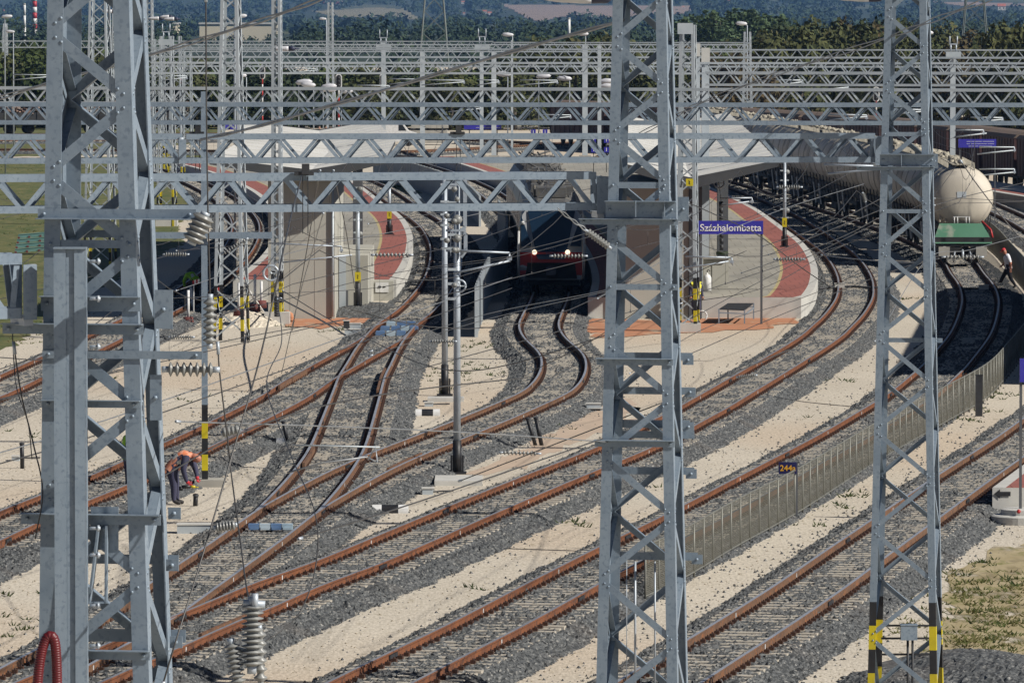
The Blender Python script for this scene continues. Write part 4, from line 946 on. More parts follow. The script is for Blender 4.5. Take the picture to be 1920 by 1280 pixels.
# front block of the left platform under the stair wall
Yg = np.concatenate([np.linspace(163.8, 300, 50)]); xlg = edge_at('G', 1.40, Yg)
pg = platform('platform corner with red paving and a black arrow at the right edge', Yg, xlg, xlg+7.6, True, False, .68)
mb = MB(); p = at(1880, 926, 163.7)
mb.poly([(p.x-.20,163.78,p.z),(p.x-.06,163.78,p.z+.12),(p.x-.06,163.78,p.z+.055),(p.x+.20,163.78,p.z+.055),(p.x+.20,163.78,p.z-.055),(p.x-.06,163.78,p.z-.055),(p.x-.06,163.78,p.z-.12)], (0,-.006,0)); mb.build('arrow_mark', M['black'], pg)
def butterfly(label, Ys, xc, hw_l, hw_r, zl, zv, zr, th=.28):
    t = thing('platform_canopy', label, 'canopy', (xc[0], Ys[0], 0), 'butterfly canopies over the platforms'); mb = MB(); fb = MB(); n = len(Ys)
    for i in range(n-1):
        for s, hw, zz in ((-1, hw_l, zl), (1, hw_r, zr)):
            a0, a1 = (xc[i], Ys[i], zv), (xc[i+1], Ys[i+1], zv); b0, b1 = (xc[i]+s*hw, Ys[i], zz), (xc[i+1]+s*hw, Ys[i+1], zz)
            mb.add([a0, b0, b1, a1], [(0,1,2,3)])
            fb.add([(q[0], q[1], q[2]-th*(.95 if k in (0,3) else .55)) for k, q in enumerate((a0, b0, b1, a1))], [(0,1,2,3)])
            fb.add([b0, b1, (b1[0], b1[1], b1[2]-th*.55), (b0[0], b0[1], b0[2]-th*.55)], [(0,1,2,3)])
    for i, dy in ((0, -.03), (n-1, .03)):
        pr = [(xc[i]-hw_l-.03, Ys[i]+dy, zl+.04), (xc[i], Ys[i]+dy, zv+.05), (xc[i]+hw_r+.03, Ys[i]+dy, zr+.04), (xc[i]+hw_r+.03, Ys[i]+dy, zr-.22), (xc[i], Ys[i]+dy, zv-.42), (xc[i]-hw_l-.03, Ys[i]+dy, zl-.22)]
        fb.add(pr, [(0,1,4,5), (1,2,3,4)])
    sm = mb
    for y in np.arange(Ys[0]+4, Ys[-1], 6.0):
        x = np.interp(y, Ys, xc)
        for s, hw, zz in ((-1, hw_l, zl), (1, hw_r, zr)): sm.bar((x+s*.1, y, zv+.03), (x+s*hw, y, zz+.025), .05, .03)
    mb.build('roof', M['roofw'], t); fb.build('fascia', M['fascia'], t)
    for q, y in enumerate(np.arange(Ys[0]+9, Ys[-1], 13.0)):
        x = np.interp(y, Ys, xc); cb = MB(); cb.box((x, y, (zv-.3+PH)/2), (.42, .42, zv-.3-PH)); cb.build('column', M['column'], t)
    return t
yc = np.linspace(265.5, 352, 24)
butterfly('white butterfly canopy over the left platform', yc, np.interp(yc, [263, 300, 352], [-8.0, -8.25, -10.2]), 4.0, 3.0, 6.45, 5.98, 6.50)
yc = np.linspace(263.5, 385, 30)
butterfly('white butterfly canopy over the right platform', yc, np.interp(yc, [263, 310, 385], [7.05, 7.9, 9.0]), 2.5, 3.45, 6.25, 5.72, 6.42)
t = thing('shadow_building', 'unseen long plastered building added outside the right edge to shade the tracks', 'building', (26, 252, 0)); mb = MB()  # unseen building, added and sized to cast the shadow across the right tracks
q = [V(22.8,218,0), V(34,218,0), V(40,286,0), V(28.7,286,0)]; mb.poly(q, (0,0,8)); mb.build('wall', M['wallp'], t); mb = MB(); mb.poly([V(22.6,217.8,8.002), V(34.2,217.8,8.002), V(40.2,286.2,8.002), V(28.5,286.2,8.002)], (0,0,.25)); mb.build('roof', M['fascia'], t)
for k in range(9):
    a = q[0].lerp(q[3], (k+.35)/9.3); b = q[0].lerp(q[3], (k+.75)/9.3); mb = MB(); mb.prism(a+V(-.03,0,2.2), b+V(-.03,0,2.2), V(0,0,1.6), V(.02,0,0)); mb.build('window', M['tglass0'], t)
# stair walls at the platform heads
def block(px0, px1, Y0, Y1, zt, zb=-.05):
    x0, x1 = ray(px0, 640).x*Y0, ray(px1, 640).x*Y0; return (x0+x1)/2, (Y0+Y1)/2, (zt+zb)/2, x1-x0, Y1-Y0, zt-zb
t = thing('stair_house', 'tall plastered stair house at the head of the left platform, half in canopy shade', 'building', (-8, 267, 0))
mb = MB(); b_ = block(503, 628, 267, 281, 5.62); mb.box(b_[:3], b_[3:]); mb.build('wall', M['wallp'], t)
for q in (-.17, .2): mb = MB(); mb.box((b_[0]+q*b_[3], 266.998, b_[2]), (.02, .012, b_[5]-.1)); mb.build('wall_joint', M['concrete'], t)
mb = MB(); mb.box((b_[0], 266.996, 2.4), (b_[3]-.06, .012, .02)); mb.build('wall_joint', M['concrete'], t)
mb = MB(); mb.tube([(b_[0]+b_[3]*.47, 266.93, 5.4), (b_[0]+b_[3]*.47, 266.93, .1)], .05, 8); mb.build('downpipe', M['steel2'], t)
mb = MB(); mb.box((b_[0], (267+281)/2, 5.66), (b_[3]+.12, 14.1, .08)); mb.build('coping', M['fascia'], t)
mb = MB(); b_ = block(629, 690, 272.5, 284.9, 2.35); mb.box(b_[:3], b_[3:]); mb.build('side_wall', M['wallp'], t)
mb = MB(); b_ = block(689.5, 738, 283.6, 284.9, .845); mb.box(b_[:3], b_[3:]); mb.build('plinth', M['wallp'], t)
mb = MB(); p = at(716, 539, 283.4); mb.box((p.x, 283.58, p.z), (.56, .03, .42)); pl = mb.build('white_plate', M['white'], t)
mb = MB(); mb.box((p.x-.10, 283.55, p.z+.02), (.11, .02, .09)); mb.poly([(p.x+.05,283.56,p.z+.06),(p.x+.17,283.56,p.z+.02),(p.x+.05,283.56,p.z-.03)], (0,-.01,0)); mb.build('arrow_mark', M['black'], pl)
mb = MB(); p0, p1 = at(629, 487, 266.8), at(642, 588, 266.8); mb.box(((p0.x+p1.x)/2, 272.45, (p0.z+p1.z)/2), (p1.x-p0.x, .08, p0.z-p1.z)); mb.build('metal_door', M['steel2'], t)
mb = MB(); p0, p1 = at(645, 545, 272), at(652, 578, 272); mb.box(((p0.x+p1.x)/2, 272.46, (p0.z+p1.z)/2), (p1.x-p0.x, .06, p0.z-p1.z)); mb.build('opening', M['column'], t)
t = thing('stair_house', 'tall plastered stair house at the head of the right platform behind the central mast', 'building', (5.6, 267, 0))
mb = MB(); b_ = block(1162, 1291, 267.3, 281, 5.45); mb.box(b_[:3], b_[3:]); mb.build('wall', M['wallp'], t)
mb = MB(); b_ = block(1292, 1316, 267.2, 268.2, 5.5); mb.box(b_[:3], b_[3:]); mb.build('column', M['column'], t)
mb = MB(); b_ = block(1345, 1365, 300, 300.9, 5.6); mb.box(b_[:3], b_[3:]); mb.build('column', M['column'], t)
mb = MB(); b_ = block(1318, 1330, 308, 309, 5.6); mb.box(b_[:3], b_[3:]); mb.build('column', M['column'], t)
for px0, px1, Y in ((628, 645, 300), (662, 680, 299)):
    b_ = block(px0, px1, Y, Y+.6, 5.9); mb = MB(); mb.box(b_[:3], b_[3:]); c_ = thing('canopy_column', 'dark grey canopy column on the left platform, '+('left one nearest the stair house' if px0 < 650 else 'right one'), 'column', (b_[0], Y, 0), 'dark columns of the left canopy'); mb.build('shaft', M['column'], c_)
    mb = MB(); mb.box((b_[0], Y+.3, PH+.05), (.7, .8, .1)); mb.build('base', M['concrete'], c_)
# cabinets and gear on the right platform
t = thing('utility_cabinet', 'cream cabinet with a round green crate on top, under the station sign', 'cabinet', at(1342, 528, 277)); mb = MB(); b_ = block(1319, 1366, 277, 278, 2.05, PH+.01); mb.box(b_[:3], b_[3:]); mb.build('body', M['wallp'], t)
mb = MB(); mb.box((b_[0]-.15, 276.98, b_[2]), (.012, .02, b_[5]-.1)); mb.box((b_[0], 277.4, 2.06), (b_[3]+.05, 1.1, .03)); mb.build('door_seam', M['concrete'], t)
mb = MB(); mb.tube([at(1354, 478, 277.4), at(1354, 472, 277.4)], .26, 12); mb.build('crate', M['leafd'], t)
t = thing('gas_bottle', 'white gas bottle with a hooked hose on the right platform', 'gas bottle', at(1326, 541, 273)); p = at(1326, 541, 273)
mb = MB(); mb.lathe((p.x, 273, PH+.02), [(0,.13),(.03,.17),(.55,.17),(.66,.12),(.70,.04),(.76,.04)], n=16); mb.build('bottle', M['white'], t)
mb = MB(); mb.tube([(p.x,273,1.58),(p.x,273,1.72),(p.x+.06,273,1.76),(p.x+.11,273,1.68)], .018, 6); mb.build('hose', M['black'], t)
t = thing('steel_trestle', 'open grey steel trestle table standing before the right platform head', 'trestle', gd(1380, 592)); Yt = 267-4.2
mb = MB(); q = [at(px, py, Yt) for px, py in ((1348, 579), (1396, 581))]; q2 = [at(px, py, Yt+4) for px, py in ((1365, 568), (1413, 568))]
mb.poly([q[0], q[1], q2[1], q2[0]], (0,0,-.03)); mb.build('top', M['dark'], t)
for p in (q[0], q[1], q2[0], q2[1]): mb = MB(); mb.bar(p, (p.x, p.y, 0), .05, .05); mb.build('leg', M['steel'], t)
mb = MB(); mb.bar(q[0]-V(0,0,.15), q[1]-V(0,0,.15), .04, .04); mb.bar(q2[0]-V(0,0,.15), q2[1]-V(0,0,.15), .04, .04); mb.bar(q[1]-V(0,0,.2), q2[1]-V(0,0,.2), .04, .04); mb.build('rail', M['steel'], t)
# clay strips on the ground before the platform heads
patch('clay_strip', [(545,599),(690,597),(720,600),(690,606),(640,612),(600,615),(535,613)], .018, M['orange'])
patch('clay_strip', [(1095,597),(1290,600),(1497,595),(1494,606),(1440,614),(1300,626),(1120,632),(1090,610)], .018, M['orange'])
patch('clay_strip', [(1000,830),(1120,755),(1190,745),(1185,790),(1050,835),(960,882),(880,888)], .006, mk('pinkish_gravel', (.52,.40,.30), (.46,.36,.27), 1.5, .95, stretch=(1,.3,1)))
# Station sign
def text_obj(body, size, loc, mat, parent, ext=.004, name='lettering', align='CENTER', bold=.008):
    c = bpy.data.curves.new('t', 'FONT'); c.body = body; c.size = size; c.align_x = align; c.align_y = 'CENTER'; c.extrude = ext; c.offset = bold*size
    o = bpy.data.objects.new('t', c); COL.objects.link(o); o.rotation_euler = (math.pi/2, 0, 0); o.location = loc
    dg = bpy.context.evaluated_depsgraph_get(); dg.update(); me = bpy.data.meshes.new_from_object(o.evaluated_get(dg)); mw = o.matrix_world.copy()
    mw = Matrix.Translation(loc) @ Matrix.Rotation(math.pi/2, 4, 'X'); off = Vector((0,0,0)); p = parent
    while p is not None: off += Vector(p.location); p = p.parent
    me.transform(Matrix.Translation(-off) @ mw); bpy.data.objects.remove(o); me.materials.clear(); me.materials.append(mat)
    me.name = name; return link(name, me, parent)
def sign(label, px0, px1, py0, py1, Y, posts, texts, mat='blue', name='station_sign', cat='sign', zb=None, group=None):
    a, b = at(px0, py1, Y), at(px1, py0, Y); t = thing(name, label, cat, ((a.x+b.x)/2, Y, zb if zb is not None else 0), group)
    mb = MB(); mb.box(((a.x+b.x)/2, Y, (a.z+b.z)/2), (b.x-a.x, .05, b.z-a.z)); bd = mb.build('board', M[mat], t)
    for px, wpx in posts:
        q = at(px, py1, Y); w = wpx*Y/F; mb = MB(); mb.bar((q.x, Y+.03+w/2, (zb or 0)), (q.x, Y+.03+w/2, b.z), w, w); mb.build('post', M['column'], t)
    for body, size, px, py, tm in texts:
        q = at(px, py, Y); text_obj(body, size*Y/F, (q.x, Y-.031, q.z), tm, bd)
    return t
sign('blue station name sign reading Százhalombatta in white on tall posts', 1307, 1431, 414, 439, 262.5, [(1428, 4.2), (1311, 2.5)], [('Százhalombatta', 18.6, 1370, 427.5, M['wtext'])])
M['navy'] = mk('navy_sign_paint', (.012,.012,.07), (.016,.016,.085), 2, .4)
M['ambertext'] = plain('amber_lettering', (.75,.38,.02), .5)
s_ = sign('small blue sign reading 244a on a dark post before the mesh fence', 1460, 1494, 866, 888, gY(972), [(1494, 4)], [('244a', 15.5, 1477, 877.5, M['ambertext'])], mat='navy', name='number_sign')
sign('blue information board with white lines on posts at the far right', 1797, 1868, 261, 277, 372, [(1800, 2), (1866, 2)], [('———— ———', 7, 1838, 265, M['wtext']), ('— ————— ——', 6, 1838, 269.5, M['wtext']), ('——— ————', 6, 1838, 274, M['wtext'])], name='information_board')
sign('long blue information board with white lines near the centre background', 870, 940, 235, 243, 560, [(880, 2), (932, 2)], [('— ——— ———', 6, 915, 239, M['wtext'])], name='information_board')
for px, lab in ((421, 'left blue board behind the striped foot mast'), (440, 'middle blue board behind the striped foot mast'), (463, 'right blue board behind the striped foot mast')): sign(lab, px-8, px+8, 234, 243, 600, [(px, 1.5)], [], name='information_board', group='blue boards beyond the left platform')
for px, py, lab in ((1000,248,'left small blue platform number sign beyond the train'),(1022,248,'right small blue platform number sign beyond the train'),(1113,263,'upper left blue sign left of the central mast'),(1137,263,'upper right blue sign left of the central mast'),(1113,281,'lower left blue sign left of the central mast'),(1137,281,'lower right blue sign left of the central mast')):
    sign(lab, px-4.5, px+4.5, py-5, py+5, 470, [(px, 1.2)], [('1', 9, px, py, M['wtext'])], name='platform_number_sign', group='small blue platform signs')
sign('tall blue sign on a post cut by the right edge above the round base', 1912, 1960, 672, 716, 161.2, [(1914.5, 5)], [], name='station_sign')
p = gd(1914, 985); t = thing('concrete_ring_base', 'round concrete ring base under the sign post at the right edge', 'base', (p.x+.15, 161.3, 0))
mb = MB(); mb.lathe((p.x+.14, 161.3, -.02), [(0,.80),(.20,.80),(.23,.74),(.24,.58),(.36,.56),(.38,.50)], n=36, smooth=False); mb.build('ring', M['concretew'], t)
mb = MB(); q = at(1910, 956, 160.7); mb.lathe((q.x, 160.7, q.z-.03), [(-.05,.02),(-.02,.05),(.02,.05),(.05,.02)], n=10); mb.build('red_cap', M['red'], t)
for px, py, Y, lab in ((1329, 342, 258, 'yellow warning plate with lightning mark on the mast beside the station sign'),):
    pass
p = at(1293, 342, 256); t = thing('warning_sign', 'yellow warning plate with lightning mark on the mast left of the right canopy', 'sign', p); mb = MB(); mb.box((p.x, 256, p.z), (.28, .02, .28)); b_ = mb.build('plate', M['yellow'], t)
mb = MB(); mb.poly([(p.x-.04,255.985,p.z+.09),(p.x+.03,255.985,p.z+.02),(p.x,255.985,p.z+.01),(p.x+.03,255.985,p.z-.1),(p.x-.04,255.985,p.z-.01),(p.x-.01,255.985,p.z)], (0,-.004,0)); mb.build('lightning_mark', M['black'], b_)
# mesh fence on the right
FP = [(1210,1128),(1288,1090),(1380,1033),(1497,968),(1643,873),(1760,805),(1850,752),(1893,704),(1925,662),(1965,610),(2010,560)]
fl = catmull([gd(x, y) for x, y in FP], .25); fl[:, 2] = 0
M['fencem'] = mk('fence_galvanised', (.20,.20,.175), (.155,.155,.135), 3, .5, .2)
def mesh_mat():
    m, nt, b = newmat('fence_mesh'); N = nt.nodes; L = nt.links; b.inputs['Base Color'].default_value = (.12,.115,.09,1); b.inputs['Roughness'].default_value = .7
    tc = N.new('ShaderNodeTexCoord'); sp = N.new('ShaderNodeSeparateXYZ'); L.new(tc.outputs['UV'], sp.inputs[0]); o = []
    for ax, sc in ((0, 22), (1, 22)):
        mu = N.new('ShaderNodeMath'); mu.operation = 'MULTIPLY'; mu.inputs[1].default_value = sc; L.new(sp.outputs[ax], mu.inputs[0])
        fr = N.new('ShaderNodeMath'); fr.operation = 'FRACT'; L.new(mu.outputs[0], fr.inputs[0])
        lt = N.new('ShaderNodeMath'); lt.operation = 'LESS_THAN'; lt.inputs[1].default_value = .33; L.new(fr.outputs[0], lt.inputs[0]); o.append(lt)
    mx = N.new('ShaderNodeMath'); mx.operation = 'MAXIMUM'; L.new(o[0].outputs[0], mx.inputs[0]); L.new(o[1].outputs[0], mx.inputs[1]); L.new(mx.outputs[0], b.inputs['Alpha'])
    return m
M['fmesh'] = mesh_mat()
def fence(label, P, h, sp, z0=.12, mesh=True, big=0):
    d = np.r_[0, np.cumsum(np.linalg.norm(np.diff(P, axis=0), axis=1))]; t = thing('mesh_fence', label, 'fence', (P[0,0], P[0,1], 0)); g = lambda s: V(np.interp(s, d, P[:,0]), np.interp(s, d, P[:,1]), 0)
    n = int(d[-1]/sp); pb = None
    for k in range(n+1):
        p = g(k*sp); mb = MB(); mb.tube([p+V(0,0,-.1), p+V(0,0,h)], .024, 6)
        if k < 100: mb.build('post', M['fencem'], t)
        else:
            pb = pb or MB(); pb.tube([p+V(0,0,-.1), p+V(0,0,h)], .024, 6)
    if pb: pb.build('posts', M['fencem'], t, kind='stuff')
    mb = MB()
    for z in (z0, h-.03): mb.tube([tuple(q+np.array([0,0,z])) for q in P[::2]], .020, 6)
    mb.build('rail', M['fencem'], t)
    Q = P[::2]; dd = d[::2]; n = len(Q); off = np.array([P[0,0], P[0,1], 0]); v = np.concatenate([Q+np.array([0,.012,z0])-off, Q+np.array([0,.012,h-.03])-off]); i = np.arange(n-1)
    me = npmesh('mesh', v, np.stack([i, i+1, i+1+n, i+n], 1), M['fmesh']); uv = me.uv_layers.new(name='UVMap'); U = np.concatenate([np.stack([dd, np.zeros(n)], 1), np.stack([dd, np.full(n, h)], 1)])
    vi = np.zeros(len(me.loops), np.int32); me.loops.foreach_get('vertex_index', vi); uv.data.foreach_set('uv', U[vi].astype(np.float32).ravel()); link('mesh', me, t)
    return t
fence('long grey mesh fence with many posts running beside the rightmost track', fl, 1.22, 1.55)
p = gd(1835, 780); t = thing('fence_gate_post', 'dark post in the mesh fence right of the striped mast', 'post', (p.x, p.y-.1, 0)); mb = MB(); mb.box((p.x, p.y-.1, .62), (.22, .06, 1.28)); mb.build('shaft', M['dark'], t); mb = MB(); mb.box((p.x, p.y-.1, 1.27), (.25, .08, .02)); mb.build('cap', M['dark'], t)
f2 = catmull([gd(x, y) for x, y in [(1836,455),(1868,482),(1895,515),(1920,545),(1950,585)]], .2); f2[:, 2] = 0
fence('grey bar fence right of the tank wagons behind the walking man', f2, 1.5, .42)
# plank walls between the tracks
M['plank'] = mk('grey_wall_panel', (.33,.35,.35), (.28,.30,.30), 1.2, .8); M['plankd'] = mk('dark_grey_wall_panel', (.16,.18,.20), (.13,.15,.165), 1.2, .8)
def pwall(label, picks, h, mat, pitch=.35, name='panel_wall', base=None):
    P = catmull([gd(x, y) for x, y in picks], pitch); P[:, 2] = 0; t = thing(name, label, 'wall', (P[0,0], P[0,1], 0)); mb = MB()
    for i in range(len(P)-1):
        a, b = V(*P[i]), V(*P[i+1]); dd = (b-a); mb.prism(a+dd*.03, b-dd*.03, V(0,0,h+random.uniform(-.015,.015)), V(-dd.y, dd.x, 0).normalized()*.07)
    mb.build('panels', M[mat], t); mb = MB()
    for i in range(0, len(P), 7): mb.box((P[i,0], P[i,1], h/2), (.12, .12, h+.06))
    mb.build('posts', M['steel2'], t, kind=None); return t
pwall('grey panel wall running into the shade beside the left platform track', [(893,632),(897,618),(920,560),(945,515),(950,480),(935,440)], 1.9, 'plankd')
pwall('pale grey panel wall curving beyond the left platform', [(900,425),(880,402),(845,380),(800,362),(760,350),(700,338)], 1.75, 'plank')
# ------------------------------------------------------------------ trains
def along(key, s0, rev=False):
    """point and direction on a track centre line at arc length s from the point nearest Y"""
    C = TR[key]; d = np.r_[0, np.cumsum(np.linalg.norm(np.diff(C, axis=0), axis=1))]; return C, d
class Path:
    def __init__(s, key, Y0):
        C = TR[key]; i = int(np.argmin(np.abs(C[:,1]-Y0)+(np.abs(C[:,0])*0))); s.C = C; s.d = np.r_[0, np.cumsum(np.linalg.norm(np.diff(C, axis=0), axis=1))]
        o = np.argsort(C[:,1][:]) ; s.s0 = s.d[i]; s.sgn = 1 if C[-1,1] > C[0,1] else -1
    def p(s, a):
        q = s.s0+s.sgn*a; return V(np.interp(q, s.d, s.C[:,0]), np.interp(q, s.d, s.C[:,1]), 0)
    def f(s, a):
        t = (s.p(a+.6)-s.p(a-.6)).normalized(); return t, V(t.y, -t.x, 0)
M['tdark'] = mk('train_dark_blue', (.020,.032,.065), (.026,.04,.08), 1, .25); M['tred'] = mk('train_red', (.52,.03,.03), (.45,.025,.028), 1, .35)
M['tgrey'] = mk('train_silver', (.38,.39,.40), (.32,.33,.34), 1, .35, .2); M['twhite'] = mk('train_white', (.55,.55,.54), (.47,.47,.46), .8, .4); M['tglass'] = plain('train_glass', (.010,.026,.052), .15)
M['tunder'] = mk('train_underframe', (.018,.018,.020), (.03,.029,.028), 2, .8); M['troof'] = mk('train_roof_gear', (.07,.072,.075), (.13,.125,.115), 1.5, .7, c3=(.18,.15,.09), s3=2, w3=.33)
M['tdroof'] = mk('train_roof_edge', (.075,.085,.115), (.10,.11,.14), 1, .45)
M['tside'] = mk('train_side_reflections', (.17,.16,.145), (.055,.05,.045), 3.2, .35, .1, stretch=(1,1,.06), lo=.38, hi=.62, c3=(.28,.22,.14), s3=4.5, w3=.40)  # fence reflection painted into the side as vertical brown and grey streaks
M['headlight'] = plain('headlight_lit', (1,.9,.7), .3, 0, (1,.84,.60), 1.3)
def car_section(z0=.30):
    return [(-1.36,.55),(-1.42,1.1),(-1.42,2.75),(-1.30,3.30),(-1.02,3.75),(-.6,3.98),(.6,3.98),(1.02,3.75),(1.30,3.30),(1.42,2.75),(1.42,1.1),(1.36,.55)]
RZ = RAILTOP
def passenger_car(i, path, s0, L, label, cab=False):
    c = path.p(s0+L/2); t = thing('train_car', label, 'train car', (c.x, c.y, RZ), 'cars of the red passenger train'); sec = car_section(); n = len(sec)
    st = [0, .9, 1.7, 2.6] if cab else [0]
    ss = st+list(np.linspace(3 if cab else .6, L, 12)); mb = MB(); vs = []
    for s in ss:
        p, (tv, nv) = path.p(s0+s), path.f(s0+s); k = 1.0; zc = 1.0; back = 0
        if cab: k = np.interp(s, [0, .9, 2.6], [.93, .985, 1])
        for x, z in sec:
            bk = 0
            if cab and s < 2.7: bk = np.interp(z, [.55, 1.2, 1.9, 4.0], [.12, 0, .05, .78])*np.interp(s, [0, 2.6], [1, 0])
            zz = z if not cab else (z if z < 3.6 else 3.6+(z-3.6)*np.interp(s, [0, 1.7], [.55, 1]))
            vs.append(p+nv*(x*k)+tv*bk+V(0,0,RZ+zz))
    fs = []; ms = []
    for a in range(len(ss)-1):
        for j in range(n-1):
            z = (sec[j][1]+sec[j+1][1])/2; fs.append((a*n+j, a*n+j+1, (a+1)*n+j+1, (a+1)*n+j)); ms.append(0 if z < 3.2 else (1 if z < 3.6 else 4))
        fs.append((a*n+n-1, a*n, (a+1)*n, (a+1)*n+n-1)); ms.append(2)
    for f, m_ in zip(fs, ms): mb.add([vs[q] for q in f], [(0,1,2,3)], m_)
    m_end = 3
    mb.add([vs[j] for j in range(n)], [tuple(range(n))], m_end); mb.add([vs[(len(ss)-1)*n+j] for j in range(n)], [tuple(range(n))], 2)
    mb.build('body', [M['tside'], M['tdroof'], M['tunder'], M['tgrey'] if cab else M['tunder'], M['troof']], t)
    for sd in (-1, 1):
        mb = MB()
        for a in np.linspace(3.4 if cab else 1.2, L-1.4, 9):
            p, (tv, nv) = path.p(s0+a), path.f(s0+a); mb.prism(p+nv*sd*1.415+V(0,0,RZ+1.75)-tv*.62, p+nv*sd*1.415+V(0,0,RZ+1.75)+tv*.62, V(0,0,.85), nv*sd*.015)
        mb.build('window_band', M['tglass'], t)
    for a in np.arange(2.6, L-1, 2.4):
        mb = MB(); p, (tv, nv) = path.p(s0+a), path.f(s0+a); w = random.uniform(.6, .95); hh = random.uniform(.18, .42); ln = random.uniform(1.2, 2.1)
        mb.prism(p-nv*w+V(0,0,RZ+3.99)-tv*ln/2, p-nv*w+V(0,0,RZ+3.99)+tv*ln/2, nv*2*w, V(0,0,hh))
        for q in range(3): mb.tube([p+nv*random.uniform(-.9,.9)+V(0,0,RZ+3.98), p+nv*random.uniform(-.9,.9)+V(0,0,RZ+4.5)], .05, 6)
        mb.build('roof_equipment', M['troof'], t)
    for a in (2.4, L-2.2):
        p, (tv, nv) = path.p(s0+a), path.f(s0+a); mb = MB(); mb.prism(p-tv*1.7-nv*.95+V(0,0,RZ+.3), p+tv*1.7-nv*.95+V(0,0,RZ+.3), nv*1.9, V(0,0,.3)); bg = mb.build('bogie', M['tunder'], t)
        for q in (-1.15, 1.15):
            for sd in (-1, 1): mb = MB(); mb.lathe(p+tv*q+nv*(sd*.69)+V(0,0,RZ+.42), [(0,.42),(.12,.42)], nv*sd, 16); mb.build('wheel', M['tunder'], bg)
    if cab:
        tv, nv = path.f(s0); p = path.p(s0)
        def fp(x, z, o=.02): return p+nv*x+tv*(np.interp(z, [.55, 1.2, 1.9, 4.0], [.12, 0, .05, .78])-o)+V(0,0,RZ+z)
        def face(pts, name, mat, o=.02, th=.02):
            m2_ = MB(); A = [fp(x, z, o) for x, z in pts]; m2_.poly(A, tv*th); return m2_.build(name, M[mat], t)
        face([(-1.0,3.45),(1.0,3.45),(.62,1.55),(-.62,1.55)], 'windscreen', 'tglass', .035)
        face([(-1.29,3.3),(-1.27,1.95),(-.80,1.98)], 'side_window', 'tglass', .03); face([(1.29,3.3),(.80,1.98),(1.27,1.95)], 'side_window', 'tglass', .03)
        face([(-1.31,1.72),(1.31,1.72),(1.32,.75),(-1.32,.75)], 'front_panel', 'tred', .028)
        face([(-1.0,1.28),(1.0,1.28),(1.1,.60),(-1.1,.60)], 'lower_shield', 'tunder', .045)
        face([(-.62,1.56),(.62,1.56),(.55,1.42),(-.55,1.42)], 'number_band', 'tdark', .04)
        for x in (-.70, .70):
            m2_ = MB(); m2_.lathe(fp(x, 1.72, .05), [(0,.105),(.06,.10)], -tv, 14); m2_.build('headlight', M['headlight'], t)
        m2_ = MB(); m2_.tube([fp(0,.95,.05), fp(0,.95,.55)], .12, 10); m2_.box(fp(0,.95,.6), (.42,.25,.34)); m2_.build('coupler', M['tdark'], t)
        m2_ = MB(); m2_.tube([fp(-1.15,2.9,.02), fp(-1.2,2.95,.25)], .03, 6); m2_.lathe(fp(-1.2,2.95,.2), [(0,.08),(.12,.08)], -tv, 10); m2_.build('camera_lamp', M['white'], t)
        for sd in (-1, 1):
            m2_ = MB(); m2_.tube([fp(sd*1.36,.6,.06), fp(sd*1.39,1.6,.05), fp(sd*1.37,2.6,.04)], .05, 6); m2_.build('edge_rail', M['twhite'], t)
        for body, z, sz in (('START', 1.86, .15), ('415 006', 1.66, .13)):
            q = fp(0, z, .075); o_ = text_obj(body, sz, q, M['ltext'], t, .003)
    return t
M['ltext'] = plain('pale_blue_lettering', (.10,.14,.22), .5)
FPth = Path('D', 281.5)
passenger_car(0, FPth, 0, 17.5, 'leading car of the passenger train, lit headlights, dark windscreen and red apron', True)
for i in range(1, 4): passenger_car(i, FPth, 18.3*i, 17.4, ['', 'second car of the passenger train, right behind the leading car', 'third car of the passenger train, on the bend', 'rear car of the passenger train, farthest off'][i])
